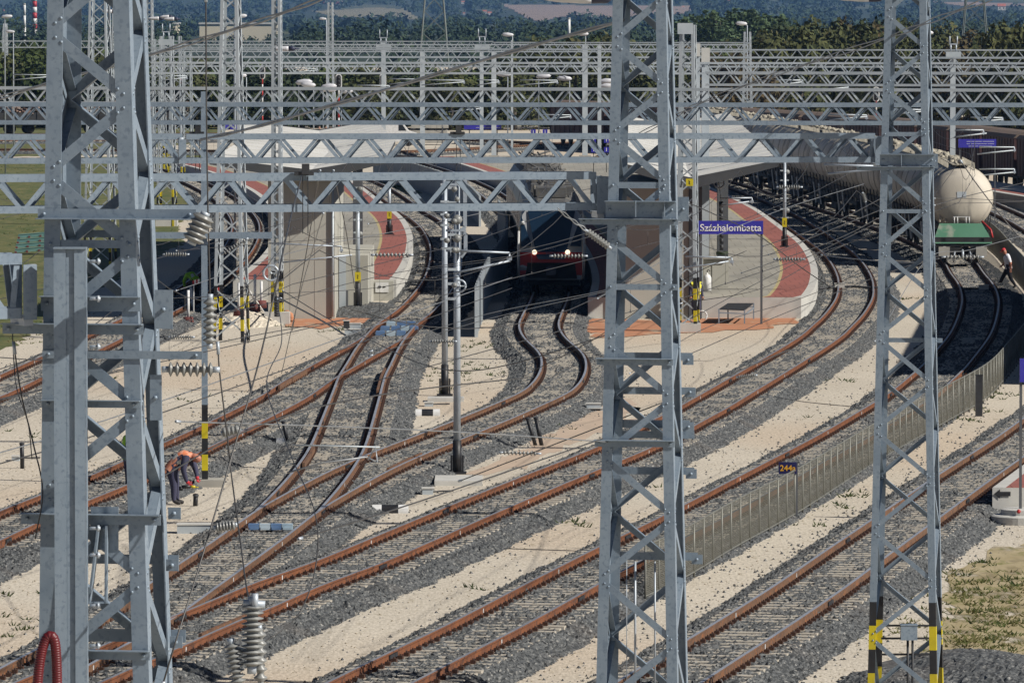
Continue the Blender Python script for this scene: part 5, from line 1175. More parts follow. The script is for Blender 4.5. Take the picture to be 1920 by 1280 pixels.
# tank wagons
M['tank'] = mk('tank_cream', (.57,.52,.43), (.45,.41,.345), 1.1, .6, c3=(.35,.32,.275), s3=1.8, w3=.40, lo=.3, hi=.7, bump=.05, stretch=(1,1,.35)); M['tankd'] = mk('tank_dark_underside', (.16,.145,.13), (.10,.095,.09), 1, .8)  # hoppers under the tank get a darker tone than the barrel
M['tgreen'] = mk('green_shield', (.055,.17,.10), (.075,.195,.125), .8, .7, c3=(.22,.255,.20), s3=1.2, w3=.38)
M['walk'] = mk('dusty_walkway', (.42,.38,.30), (.28,.26,.21), 1.5, .8)
WP = Path('F', 313)
def wagon(i, s0, L=13.6):
    a, b = WP.p(s0+.6), WP.p(s0+L+.4); tv = (b-a).normalized(); nv = V(tv.y, -tv.x, 0); up = V(0,0,1); c = (a+b)/2
    lab = ['nearest cream tank wagon with a green end shield', 'second cream tank wagon, behind the striped mast', 'third cream tank wagon from the near end', 'fourth cream tank wagon from the near end', 'fifth cream tank wagon from the near end', 'sixth cream tank wagon from the near end', 'seventh cream tank wagon from the near end','eighth cream tank wagon from the near end', 'ninth cream tank wagon from the near end', 'tenth cream tank wagon from the near end', 'eleventh cream tank wagon from the near end', 'farthest cream tank wagon of the train'][i]
    t = thing('tank_wagon', lab, 'tank wagon', (c.x, c.y, RZ), 'tank wagons of the freight train'); P = lambda s, x, z: a+tv*s+nv*x+up*(RZ+z)
    LL = L-.2; zc, r = 3.06, 1.53; mb = MB()
    prof = [(0,.10),(.03,.55),(.12,1.0),(.34,1.30),(.62,1.42),(1.1,r),(LL-1.1,r),(LL-1.0,1.45),(LL-.55,1.30),(LL-.22,.98),(LL-.05,.55),(LL,.15)]
    mb.lathe(P(0, 0, zc), prof, tv, 32); bt = mb.build('tank', M['tank'], t)
    for q in (1.12, LL*.33, LL*.66, LL-1.12): mb = MB(); mb.lathe(P(q, 0, zc), [(0,r+.002),(0,r+.022),(.09,r+.022),(.09,r+.002)], tv, 32); mb.build('band', M['walk'], bt)
    for q in (2.2, LL/2, LL-2.2):
        mb = MB(); mb.lathe(P(q, 0, 1.75), [(0,1.2),(-.75,.55),(-1.0,.22),(-1.25,.18)], up, 14); mb.build('hopper', M['tankd'], t)
    mb = MB()
    for x in (-.9, .9): mb.prism(P(-.9 if i == 0 else -.35, x-.12, .95), P(LL+.35, x-.12, .95), nv*.24, up*.28)
    for q in (-.9 if i == 0 else -.35, LL+.05): mb.prism(P(q, -1.35, .85), P(q+.3, -1.35, .85), nv*2.7, up*.42)
    for q in np.linspace(.6, LL-.6, 7):
        for x in (-1, 1): mb.bar(P(q, x*1.25, 1.2), P(q, x*1.40, 2.2), .10, .05)
    mb.build('frame', M['tunder'], t)
    for q in (1.7, LL-1.7):
        mb = MB()
        for x in (-1, 1): mb.prism(P(q-1.5, x*.98-.06, .38), P(q+1.5, x*.98-.06, .38), nv*.12, up*.34)
        mb.prism(P(q-.2, -.95, .40), P(q+.2, -.95, .40), nv*1.9, up*.28); bg = mb.build('bogie', M['tunder'], t)
        for e in (-.9, .9):
            for x in (-1, 1): mb = MB(); mb.lathe(P(q+e, x*.69, .46), [(0,.46),(.13,.46)], nv*x, 18); mb.build('wheel', M['tunder'], bg)
    mb = MB(); mb.prism(P(.5, -.42, zc+r+.03), P(LL-.5, -.42, zc+r+.03), nv*.84, up*.04)
    for q in np.arange(.7, LL-.6, .75):
        w = random.uniform(.07, .15); mb.tube([P(q, random.uniform(-.3,.3), zc+r), P(q, random.uniform(-.3,.3), zc+r+random.uniform(.12,.25))], w, 8)
        mb.bar(P(q, -.62, zc+r-.2), P(q+.2, -.62, zc+r+.12), .06, .06); mb.bar(P(q, .62, zc+r-.2), P(q+.2, .62, zc+r+.12), .06, .06)
    mb.build('roof_fittings', M['walk'], t)
    for q in (LL*.38, LL*.62): mb = MB(); mb.bar(P(q, -1.46, .5), P(q+.5, -1.56, 1.7), .06, .08); mb.build('ladder_strip', M['twhite'], t)
    if i == 0:
        mb = MB(); mb.poly([P(-.95, -1.40, .98), P(-.95, 1.40, .98), P(-.20, 1.05, 1.90), P(-.20, -1.05, 1.90)], tv*.05); mb.build('end_shield', M['tgreen'], t)
        for x in (-.875, .875): mb = MB(); mb.lathe(P(-.9, x, .62), [(0,.12),(.45,.12),(.46,.24),(.52,.24)], -tv, 16); mb.prism(P(-1.42,x-.26,.40), P(-1.45,x-.26,.40), nv*.52, up*.44); mb.build('buffer', M['concrete'], t)
        mb = MB(); mb.tube([P(-.92, 0, .66), P(-1.3, 0, .62), P(-1.35, .0, .25)], .06, 8); mb.tube([P(-.95,.35,.6), P(-1.2,.4,.4), P(-1.1,.42,.1)], .035, 8); mb.tube([P(-.95,-.35,.6), P(-1.2,-.4,.4), P(-1.1,-.42,.1)], .035, 8); mb.build('coupling', M['steelb'], t)
        mb = MB(); mb.prism(P(-.012,-.22,3.1)+tv*.01, P(-.012,.22,3.1)+tv*.01, up*.28, tv*.02); mb.build('end_placard', M['steel2'], t)
        mb = MB(); mb.bar(P(.25,-1.0,1.95), P(.9,-1.05,4.2), .05, .05); mb.bar(P(.25,-.75,1.95), P(.75,-.75,4.3), .05, .05); [mb.bar(P(.25+.55*f,-1.02,1.95+2.2*f), P(.25+.5*f,-.75,1.95+2.25*f), .035, .035) for f in (.1,.25,.4,.55,.7,.85)]; mb.build('end_ladder', M['walk'], t)
        mb = MB(); mb.tube([P(-.1,.95,2.0), P(-.55,1.35,1.6), P(-.7,1.42,1.25)], .05, 8); mb.build('hand_rail', M['red'], t)
        mb = MB()
        for x in (-.35,-.2,.2,.35): mb.tube([P(-.12,x,1.9), P(-.06,x,2.2)], .03, 6)
        mb.bar(P(-.06,-.4,2.2), P(-.06,.4,2.2), .04, .04); mb.build('valve_rack', M['twhite'], t)
    return t
for i in range(12): wagon(i, 14.6*i)
K_L = [(1990,476),(1940,442),(1890,412),(1840,388),(1780,362),(1700,336),(1600,316)]
track('K', K_L, 'far track right of the tank wagons beyond the bar fence', maxsl=0, rust='rustg')
# dark red freight train far behind, curving
H_L = [(2150,392),(1920,356),(1820,340),(1700,322),(1560,306),(1400,292),(1250,281),(1100,272),(950,265),(860,261)]
track('H', H_L, 'far track carrying the dark red covered wagons', maxsl=0, rust='rustg')
M['maroon'] = mk('maroon_wagon_side', (.060,.022,.022), (.045,.020,.020), .7, .7, stretch=(1,1,.3), c3=(.030,.018,.018), s3=1, w3=.4); M['mroof'] = mk('brown_wagon_roof', (.17,.12,.09), (.13,.10,.08), 1, .8)
HP = Path('H', TR['H'][:,1].min()+.1); HP.s0 = 0 if TR['H'][0,1] < TR['H'][-1,1] else HP.d[-1]
def covered(i, s0, L=13.2, label='', grp='dark red covered wagons', h=3.75, body='maroon', roof='mroof'):
    a, b = HP.p(s0+.4), HP.p(s0+L); tv = (b-a).normalized(); nv = V(tv.y, -tv.x, 0); up = V(0,0,1); c = (a+b)/2; D = (b-a).length
    t = thing('covered_wagon', label, 'wagon', (c.x, c.y, RZ), grp); P = lambda s, x, z: a+tv*s+nv*x+up*(RZ+z)
    mb = MB(); mb.prism(P(0,-1.38,.95), P(D,-1.38,.95), nv*2.76, up*(h-1.3))
    for q in np.linspace(.05, D-.1, 12):
        for x in (-1.42, 1.385): mb.prism(P(q, x, 1.0), P(q+.07, x, 1.0), nv*.035, up*(h-1.4))
    mb.build('body', M[body], t)
    mb = MB(); sec = [(-1.44,h-.345),(-1.2,h-.12),(-.6,h+.05),(0,h+.1),(.6,h+.05),(1.2,h-.12),(1.44,h-.345)]; mb.poly([P(-.05,x,z) for x, z in sec], tv*(D+.1)); mb.build('roof', M[roof], t)
    mb = MB(); mb.prism(P(-.3,-1.2,.75), P(D+.3,-1.2,.75), nv*2.4, up*.19)
    for q in (1.6, 3.4, D-3.4, D-1.6):
        for x in (-1,1): mb.lathe(P(q, x*.69, .46), [(0,.46),(.13,.46)], nv*x, 14)
    mb.build('underframe', M['tunder'], t)
for i in range(14): covered(i, 14.0*i, label=['dark red covered wagon at the right edge beyond the tank wagons', 'dark red covered wagon, second from the right edge', 'dark red covered wagon, third from the right edge'][i] if i < 3 else 'dark red covered wagon far behind the tank wagons and gantries')
# far platform at the right
Yh = np.linspace(430, 520, 20); xh = edge_at('H', -1.75, Yh)
mb = MB()
t = thing('platform', 'far low platform with a pale edge beside the dark red wagons', 'platform', (xh[0]-2, 430, 0))
C = TR['H']; _, n_ = normals2(C); sgn = 1 if C[0,1] < C[-1,1] else -1
Ea, Eb = C+n_*1.75*(1 if sgn < 0 else 1), C+n_*6.0
# keep the strip on the camera side of the wagons
if Ea[len(Ea)//2,1] > C[len(C)//2,1]: Ea, Eb = C-n_*1.75, C-n_*6.0
k_ = (C[:,1] < 500); Ea, Eb = Ea[k_], Eb[k_]
for i in range(len(Ea)-1):
    a, b, c, d = [V(q[0], q[1], .85) for q in (Ea[i], Ea[i+1], Eb[i+1], Eb[i])]
    mb.add([a, b, c, d], [(0,1,2,3)], 0); mb.add([d, c, c-V(0,0,.9), d-V(0,0,.9)], [(0,1,2,3)], 1)
mb.build('slab', [M['concretew'], M['concrete']], t)
mb = MB()
for i in range(len(Ea)-1):
    u0, u1 = (V(*Ea[i])-V(*Eb[i])).normalized(), (V(*Ea[i+1])-V(*Eb[i+1])).normalized(); d, c = V(Eb[i][0],Eb[i][1],.858), V(Eb[i+1][0],Eb[i+1][1],.858)
    mb.add([d+u0*.5, c+u1*.5, c+u1*1.4, d+u0*1.4], [(0,1,2,3)])
mb.build('red_strip', M['platred'], t)
# scrap wagons at the far left
L_L = [(-260,252),(0,250.5),(200,249.5),(420,249),(640,248.5),(760,248.2)]
track('L', L_L, 'far track carrying the open scrap wagons at the left', maxsl=0, rust='rustg')
M['scrap'] = mk('rusty_scrap_load', (.26,.17,.13), (.13,.085,.07), 1.4, .9, c3=(.36,.29,.25), s3=2.2, w3=.42)
LP = Path('L', 0); LP.s0 = 0 if TR['L'][0,0] < TR['L'][-1,0] else LP.d[-1]; LP.sgn = 1 if LP.s0 == 0 else -1
for i in range(5):
    s0 = 5+13.5*i; a, b = LP.p(s0), LP.p(s0+12.6); tv = (b-a).normalized(); nv = V(tv.y, -tv.x, 0); up = V(0,0,1); P = lambda s, x, z: a+tv*s+nv*x+up*(RZ+z); c = (a+b)/2
    if proj(c)[0] > 470: break
    t = thing('scrap_wagon', ['open wagon heaped with rusty scrap at the left edge', 'open wagon heaped with scrap left of the largest mast', 'open scrap wagon seen through the largest mast', 'open scrap wagon right of the largest mast', 'last open scrap wagon by the blue boards'][i], 'wagon', (c.x, c.y, RZ), 'open wagons with scrap')
    mb = MB(); mb.prism(P(0,-1.4,.9), P(12.6,-1.4,.9), nv*2.8, up*1.1)
    for q in np.arange(0, 12.6, 1.05): mb.prism(P(q,-1.47,.9), P(q+.12,-1.47,.9), nv*2.94, up*1.15)
    mb.build('body', M['tunder'], t)
    mb = MB()
    for q in range(150):
        p0 = P(random.uniform(.2,12.4), random.uniform(-1.3,1.3), random.uniform(1.7,2.9)); mb.bar(p0, p0+V(random.uniform(-.8,.8), random.uniform(-.6,.6), random.uniform(-.3,.3)), random.uniform(.08,.35), random.uniform(.05,.3))
    mb.build('scrap_load', M['scrap'], t)
    mb = MB()
    for q in (1.6, 3.4, 9.2, 11):
        for x in (-1,1): mb.lathe(P(q, x*.69, .46), [(0,.46),(.13,.46)], nv*x, 12)
    mb.prism(P(.3,-1.2,.75), P(12.3,-1.2,.75), nv*2.4, up*.14); mb.build('underframe', M['tunder'], t)
# ------------------------------------------------------------------ people
M['skin'] = plain('skin', (.42,.17,.11), .55); M['skinp'] = plain('skin_pale', (.50,.27,.19), .55); M['hairg'] = plain('grey_hair', (.14,.12,.10), .8)
M['c_orange'] = mk('orange_vest', (.62,.16,.05), (.70,.36,.26), 9, .8); M['c_navy'] = plain('navy_workwear', (.045,.045,.085), .85); M['c_white'] = plain('white_shirt', (.68,.69,.74), .8)
M['c_black'] = plain('black_trousers', (.018,.018,.024), .8); M['c_lime'] = plain('lime_vest', (.33,.62,.03), .8); M['c_red'] = plain('red_cloth', (.52,.03,.04), .7); M['c_yel'] = plain('yellow_vest', (.65,.62,.05), .8); M['c_band'] = plain('reflective_band', (.62,.60,.52), .4); M['boot'] = plain('black_boot', (.02,.018,.018), .7)
def person(label, base, J, mats, s=1.0, yaw=0, hat=None, group=None, fingers=True):
    """J: joint -> (x,y,z,r); one continuous skinned body, coloured by body part"""
    E = [('hip','belly','t'),('belly','chest','t'),('chest','neck','t'),('neck','jaw','h'),('chest','shL','t'),('chest','shR','t'),('shL','elL','a'),('elL','waL','f'),('waL','haL','g'),('shR','elR','a'),('elR','waR','f'),('waR','haR','g'),
         ('hip','hiL','l'),('hip','hiR','l'),('hiL','knL','l'),('knL','anL','l'),('anL','toL','b'),('hiR','knR','l'),('knR','anR','l'),('anR','toR','b')]
    names = list(J); me = bpy.data.meshes.new('sk'); me.from_pydata([J[n][:3] for n in names], [(names.index(a), names.index(b)) for a, b, _ in E], [])
    o = bpy.data.objects.new('sk', me); COL.objects.link(o); o.modifiers.new('s', 'SKIN'); sub = o.modifiers.new('d', 'SUBSURF'); sub.levels = 1; sub.render_levels = 1
    if not me.skin_vertices: bm = bmesh.new(); bm.from_mesh(me); bm.verts.layers.skin.verify(); bm.to_mesh(me); bm.free()
    for i, n in enumerate(names):
        r = J[n][3]*(1.38 if n in ('hip','belly','chest','shL','shR','hiL','hiR','knL','knR','elL','elR') else 1.18); me.skin_vertices[0].data[i].radius = (r, r*(.72 if n in ('chest','belly','hip') else 1)); me.skin_vertices[0].data[i].use_root = (n == 'hip')
    dg = bpy.context.evaluated_depsgraph_get(); dg.update(); m2 = bpy.data.meshes.new_from_object(o.evaluated_get(dg)); bpy.data.objects.remove(o)
    order = ['t','a','l','h','g','b','f']; mats = list(mats)+([mats[1]] if len(mats) < 7 else []); mb = MB()
    vs = [v.co.copy() for v in m2.vertices]; seg = [(Vector(J[a][:3]), Vector(J[b][:3]), k) for a, b, k in E]
    mb.v = [tuple(v) for v in vs]
    for p in m2.polygons:
        c = p.center; best = min(seg, key=lambda q: ((c-q[0]-(q[1]-q[0])*max(0, min(1, (c-q[0]).dot(q[1]-q[0])/max((q[1]-q[0]).length_squared, 1e-9)))).length))
        mb.f.append(tuple(p.vertices)); mb.m.append(order.index(best[2])); mb.smooth.append(True)
    # head with brow, nose, ears and eyes
    nk, hd = Vector(J['neck'][:3]), Vector(J['head'][:3]); up = (hd-nk).normalized(); fw = Vector(J['_face'] if '_face' in J else (1,0,0)); fw = (fw-up*fw.dot(up)).normalized(); sd = up.cross(fw)
    hb = MB(); n = 12; prof = [(-.13,.03),(-.115,.06),(-.06,.078),(0,.084),(.05,.082),(.09,.064),(.115,.03)]
    for h, r in prof:
        for k in range(n): a = 2*math.pi*k/n; hb.v.append(tuple(hd+up*h+fw*(math.cos(a)*r*1.12)+sd*(math.sin(a)*r*.92)))
    for i in range(len(prof)-1):
        for k in range(n): hb.f.append((i*n+k, i*n+(k+1)%n, (i+1)*n+(k+1)%n, (i+1)*n+k)); hb.m.append(3); hb.smooth.append(True)
    hb.f += [tuple(range(n)), tuple((len(prof)-1)*n+k for k in range(n))]; hb.m += [3,3]; hb.smooth += [True]*2
    b = len(mb.v); mb.v += hb.v; mb.f += [tuple(b+i for i in f) for f in hb.f]; mb.m += hb.m; mb.smooth += hb.smooth
    mb.tube([hd+fw*.085+up*.01, hd+fw*.112-up*.03, hd+fw*.09-up*.035], .012, 6, 3)
    for q in (-1, 1):
        mb.tube([hd+sd*q*.072-up*.02, hd+sd*q*.09+up*.015], .018, 6, 3); mb.tube([hd+fw*.084+sd*q*.032+up*.012, hd+fw*.092+sd*q*.032+up*.012], .010, 6, 5)
    mb.tube([hd+fw*.088-up*.062-sd*.02, hd+fw*.088-up*.062+sd*.02], .006, 5, 4)
    if fingers:
        for w, h in (('waL','haL'), ('waR','haR')):
            a, c = Vector(J[w][:3]), Vector(J[h][:3]); d = (c-a).normalized(); u = d.orthogonal().normalized(); v = d.cross(u)
            for k, l in zip((-1.5,-.5,.5,1.5), (.07,.085,.08,.06)): p = c+u*k*.018; mb.tube([p, p+d*l*.6, p+d*l*.8-v*l*.45], [.011,.010,.007], 5, 4)
            p = c-u*.035-d*.03; mb.tube([p, p-u*.03+d*.03-v*.015, p-u*.02+d*.06-v*.03], [.012,.011,.008], 5, 4)
    ob = thing('person', label, 'person', base, group); ob.rotation_euler.z = yaw; ob.scale = (s, s, s)
    mb.build('body', [M[m_] for m_ in mats], ob, local=True)
    h_, b_, c_, n_ = (Vector(J[q][:3]) for q in ('hip','belly','chest','neck')); vb = MB(); side = (Vector(J['shL'][:3])-Vector(J['shR'][:3])).normalized(); st = [(h_-(b_-h_)*.35,.20,.155),(h_,.205,.16),(b_,.195,.155),(b_.lerp(c_,.6),.215,.165),(c_.lerp(n_,.28),.225,.155),(c_.lerp(n_,.72),.13,.10)]; k = 16
    for i, (p, rx, ry) in enumerate(st):
        d = (st[min(i+1,5)][0]-st[max(i-1,0)][0]).normalized(); f = d.cross(side).normalized(); vb.v += [tuple(p+side*math.cos(2*math.pi*j/k)*rx+f*math.sin(2*math.pi*j/k)*ry) for j in range(k)]
    vb.f = [(i*k+j, i*k+(j+1)%k, (i+1)*k+(j+1)%k, (i+1)*k+j) for i in range(5) for j in range(k)]; vb.m = [0]*len(vb.f)
    if mats[0] in ('c_orange','c_lime','c_yel'): vb.m = [1 if f_//k == 2 and (f_%k)%8 != 3 else 0 for f_ in range(len(vb.f))]
    vb.smooth = [True]*len(vb.f); vb.build('shirt' if mats[0] == 'c_white' else 'vest', [M[mats[0]], M['c_band']], ob, local=True)
    if hat:
        hm = MB()
        if hat[0] == 'cap':
            hm.lathe(hd+up*.03, [(0,.098),(.05,.098),(.09,.075),(.105,.03)], up, 14); hm.prism(hd+up*.035+fw*.08-sd*.07, hd+up*.02+fw*.19-sd*.06, sd*.13, up*.012)
        elif hat[0] == 'helmet': hm.lathe(hd+up*.02, [(0,.13),(.012,.115),(.07,.105),(.12,.07),(.135,.02)], up, 14)
        else: hm.lathe(hd+up*.045-fw*.012, [(0,.094),(.04,.09),(.07,.065),(.078,.02)], up, 12)
        hm.build({'cap':'cap','helmet':'helmet'}.get(hat[0], 'hair'), M[hat[1]], ob, local=True)
    return ob
STAND = dict(hip=(0,0,.95,.155), belly=(0,0,1.12,.15), chest=(.01,0,1.36,.165), neck=(.02,0,1.52,.06), jaw=(.03,0,1.58,.055), head=(.04,0,1.68,.1), shL=(0,.19,1.44,.075), shR=(0,-.19,1.44,.075), elL=(-.02,.25,1.15,.052), elR=(-.02,-.25,1.15,.052), waL=(.06,.26,.92,.038), waR=(.06,-.26,.92,.038), haL=(.08,.26,.84,.04), haR=(.08,-.26,.84,.04),
    hiL=(0,.10,.90,.10), hiR=(0,-.10,.90,.10), knL=(.02,.11,.50,.068), knR=(.02,-.11,.50,.068), anL=(0,.11,.09,.048), anR=(0,-.11,.09,.048), toL=(.17,.12,.04,.042), toR=(.17,-.12,.04,.042))
def strip_head(J): return J
_person = person
def person(label, base, J, mats, **k):
    J = dict(J); face = J.pop('_face', (1,0,0)); head = J['head']
    # the head is its own shape on the neck; keep the joint for placing it only
    JJ = {n: v for n, v in J.items() if n != 'head'}
    class D(dict): pass
    d = D(JJ); return _person2(label, base, d, head, face, mats, **k)
def _person2(label, base, J, head, face, mats, **k):
    class JD(dict):
        def __iter__(s): return (x for x in dict.keys(s) if x not in ('head', '_face'))
    q = JD(J); q['head'] = head; q['_face'] = face; return _person(label, base, q, mats, **k)
BEND = dict(hip=(-.08,0,.84,.155), belly=(.04,0,.98,.15), chest=(.22,0,1.12,.165), neck=(.38,0,1.15,.06), jaw=(.42,0,1.13,.055), head=(.50,0,1.08,.1), _face=(.35,0,-1), shL=(.28,.19,1.13,.078), shR=(.27,-.19,1.13,.078), elL=(.46,.20,.86,.055), elR=(.20,-.24,.83,.055), waL=(.51,.10,.64,.04), waR=(.28,-.16,.55,.04), haL=(.52,.07,.57,.042), haR=(.34,-.13,.49,.042),
    hiL=(-.07,.10,.80,.105), hiR=(-.07,-.10,.80,.105), knL=(.02,.11,.46,.07), knR=(-.01,-.11,.46,.07), anL=(.04,.11,.09,.05), anR=(-.02,-.11,.09,.05), toL=(.21,.12,.04,.044), toR=(.15,-.12,.04,.044))
p = gd(328, 946); person('bald worker in orange vest and navy clothes bending over a tool beside the striped pole', p, BEND, ['c_orange','c_navy','c_navy','skin','c_red','boot'], s=1.09)
t = thing('power_tool', 'black and yellow power tool held by the bending worker', 'tool', p+V(.35,-.13,.42)); q = p+V(.30,-.14,.44)
mb = MB(); mb.tube([q+V(-.12,0,.02), q+V(.10,0,.03)], .045, 8); mb.tube([q+V(-.14,0,.03), q+V(-.14,0,-.07)], .05, 8); mb.build('body', M['black'], t); mb = MB(); mb.tube([q+V(.105,0,.03), q+V(.22,0,.02)], .035, 8); mb.tube([q+V(.22,0,.02), q+V(.30,0,.01)], .012, 6); mb.build('chuck', M['yellow'], t)
WALK = dict(STAND); WALK.update(hip=(0,0,.92,.155), chest=(.07,0,1.33,.17), belly=(.03,0,1.10,.155), neck=(.13,0,1.48,.06), jaw=(.17,0,1.53,.055), head=(.20,0,1.62,.1), shL=(.06,.19,1.41,.078), shR=(.06,-.19,1.41,.078), elR=(.10,-.25,1.14,.05), waR=(.28,-.22,.98,.036), haR=(.34,-.20,.95,.04), elL=(-.06,.25,1.14,.05), waL=(-.08,.26,.90,.036), haL=(-.08,.26,.82,.04),
    knR=(.24,-.10,.50,.068), anR=(.42,-.10,.11,.048), toR=(.57,-.10,.09,.042), knL=(-.06,.10,.49,.068), anL=(-.30,.10,.12,.048), toL=(-.17,.10,.04,.042), _face=(1,0,-.35))
p = gd(1891, 541); person('man in a white shirt, black trousers and red cap striding left beside the mesh fence', p, WALK, ['c_white','c_white','c_black','skin','skin','boot','skin'], yaw=math.pi, hat=('cap','c_red'), s=1.03)
p = at(1305, 543, 273); person('person in yellow vest and white helmet standing at the right platform stair house', (p.x, 268.8, .0), STAND, ['c_yel','c_navy','c_navy','skinp','skinp','boot'], yaw=-1.2, hat=('helmet','white'), s=1.0).location = (ray(1305,640).x*266.6, 266.6, 0.0)
p = gd(242, 926); person('worker in a lime green vest half hidden behind the largest mast', p, STAND, ['c_lime','c_navy','c_navy','skinp','skinp','boot'], yaw=.4, hat=('hair','hairg'))
p = gd(366, 566); person('crouching worker in a lime green jacket in the shade of the left platform', p, BEND, ['c_lime','c_lime','c_black','skinp','skinp','boot'], yaw=2.4, hat=('hair','hairg'), s=1.02)
for i, (px, Y, ma, lab) in enumerate(((681,588,'c_orange','worker in bright orange seen over the second beam at the signals'),(621,590,'c_lime','worker in lime seen over the second beam left of the orange one'),(600,592,'c_black','dark clothed worker, left one over the second beam'),(611,591,'c_navy','dark clothed worker, right one over the second beam'),(648,589,'c_yel','worker in yellow seen between the signals over the second beam'))):
    person(lab, (ray(px,640).x*Y, Y, .1), STAND, [ma,ma,'c_navy','skinp','skinp','boot'], yaw=rr(0,6), hat=('hair','hairg'), s=1.02, fingers=False, group='workers far behind the left platform')
# ------------------------------------------------------------------ trackside things
def marker(label, px, py, wpx):
    p = gd(px, py); w = wpx*p.y/F; t = thing('fouling_marker', label, 'marker', p, 'black and white markers between the tracks'); h = .155
    for nm, x0, x1, m_ in (('end_block', -w/2, -w*.24, 'white'), ('middle_block', -w*.24, w*.22, 'black'), ('end_block', w*.22, w/2, 'white')):
        mb = MB(); n = 7; sec = [(math.cos(math.pi*k/n)*.16, .05+math.sin(math.pi*k/n)*h) for k in range(n+1)]+[(-.16,-.02),(.16,-.02)]
        mb.poly([(p.x+x0, p.y+a, p.z+.0+b) for a, b in sec], (x1-x0-.002, 0, 0)); mb.build(nm, M[m_], t)
marker('black and white marker nearest the pair of poles', 802, 779, 46); marker('black and white marker left of the crossover track', 505, 834, 60); marker('black and white marker lowest in the photo, on the wide ballast', 732, 961, 68)
def gbox(label, px0, px1, py0, py1, mat='steel2', d=.4, name='track_box', group=None, extra=None):
    Y = gY(py1); a, b = at(px0, py1, Y), at(px1, py0, Y); t = thing(name, label, 'box', ((a.x+b.x)/2, Y, 0), group); mb = MB()
    h = b.z-a.z; mb.box(((a.x+b.x)/2, Y+d/2, h/2), (b.x-a.x, d, h)); mb.build('body', M[mat], t); mb = MB(); mb.box(((a.x+b.x)/2, Y+d/2, h+.01), (b.x-a.x+.04, d+.04, .025)); mb.build('lid', M['concretew' if mat != 'black' else 'dark'], t)
    mb = MB(); mb.tube([((a.x+b.x)/2, Y+d*.5, .05), (b.x+.15, Y+d, .06), (b.x+.5, Y+d*2.4, .03)], .022, 6); mb.build('cable', M['black'], t); return t
gbox('small white junction box on the sand left of the central mast', 1100, 1126, 757, 770); gbox('grey box amid cables beside the concrete slab', 792, 812, 916, 927); gbox('pale box on the slab of the left pole', 796, 812, 755, 762)
gbox('dark lidded box left of the clay strip below the stair house', 644, 655, 602, 616, 'dark'); gbox('pale blue grey box below the stair house', 656, 676, 607, 619); gbox('grey point motor beside the switch left of the lowest track', 332, 396, 984, 1000, d=.5, name='point_motor'); gbox('grey point motor beside the crossover switch', 646, 700, 618, 627, d=.5, name='point_motor')
gbox('pale box beside the striped mast near the fence', 1104, 1130, 766, 770)
M['bluep'] = mk('blue_plastic', (.09,.17,.33), (.14,.23,.38), 2, .5); M['bluel'] = mk('pale_blue_plastic', (.34,.46,.55), (.44,.52,.57), 2, .5)
k = 0
for r_, (py, xs_) in enumerate(((611,(733,753,771)),(620,(722,742,760,776)),(629,(713,733,752)))):
    for j, px in enumerate(xs_):
        p = gd(px, py, .26); mb = MB(); mb.box((p.x, p.y, .33), (.34, .5, .16)); mb.box((p.x, p.y, .42), (.30, .45, .03)); o_ = mb.build('blue_block', M['bluep' if (j+r_) % 3 else 'bluel']); tag(o_, 'blue plastic block lying between the rails of the left platform track', 'block', 'blue blocks between the rails')
for j, px in enumerate((476, 497, 518, 539)):
    p = gd(px, 995, .26); mb = MB(); mb.box((p.x, p.y, .36), (.25, .3, .14)); mb.box((p.x, p.y-.16, .33), (.20, .03, .06)); o_ = mb.build('switch_cover', M['bluel' if j % 2 else 'bluep']); tag(o_, 'pale blue cover over the switch rods between the rails at lower left', 'cover', 'blue switch covers')
def stake(label, px0, py0, px1, py1, rpx, mat='black', name='pipe', cat='pipe', group=None, top=None):
    b = gd(px1, py1); t_ = at(px0, py0, b.y-.1); r = rpx*b.y/F; t = thing(name, label, cat, b, group); mb = MB(); mb.tube([b-V(0,0,.1), t_], r, 10); mb.build('tube', M[mat], t); mb = MB(); d = (t_-b).normalized(); mb.tube([t_-d*.02, t_+d*.015], r*1.25, 10); mb.build('collar', M['dark'], t); return t
stake('left one of two black pipes leaning on the sand', 989, 784, 1006, 835, 3.6, group='pair of black pipes'); stake('right one of two black pipes leaning on the sand', 1005, 783, 1017, 835, 4, group='pair of black pipes'); stake('black stub pipe in the ballast left of the crossover track', 531, 790, 541, 832, 3.6); stake('black stake with a box on the sand at the left edge', 41, 831, 42, 878, 4)
stake('double black cable duct beside the bending worker', 367, 928, 366, 948, 4.5); gbox('small white box beside the black stake at the left edge', 22, 36, 856, 864)
# barrier posts at the left platform
M['mbase'] = mk('maroon_rubber', (.16,.045,.04), (.12,.035,.03), 4, .8)
GB = 'white barrier posts in maroon bases'
for px, y0, y1, lean, lab in ((353,544,608,0,'leftmost white barrier post in a maroon base'),(363,538,592,-5,'leaning white barrier post beside the leftmost one'),(448,530,592,0,'white barrier post behind the left foot of the striped mast'),(478,514,584,0,'tall white barrier post right of the striped mast'),(490,527,577,0,'white barrier post nearest the slim mast')):
    b = gd(px, y1, .46 if px > 400 else 0); a = at(px+lean, y0, b.y); t = thing('barrier_post', lab, 'post', b, GB); mb = MB(); mb.tube([b+V(0,0,.1), a], .055, 10); mb.build('post', M['white'], t); mb = MB(); mb.lathe(b, [(0,.23),(.28,.20),(.30,.16)], n=14); mb.build('base', M['mbase'], t)
a, b = at(461, 536, 262), gd(503, 599); t = thing('barrier_bar', 'white bar slanting down to the ground left of the slim mast', 'bar', b); mb = MB(); mb.tube([a, b], .05, 8); mb.build('bar', M['white'], t); mb = MB(); mb.tube([b, b+(a-b)*.12], .056, 8); mb.build('red_tip', M['red'], t)
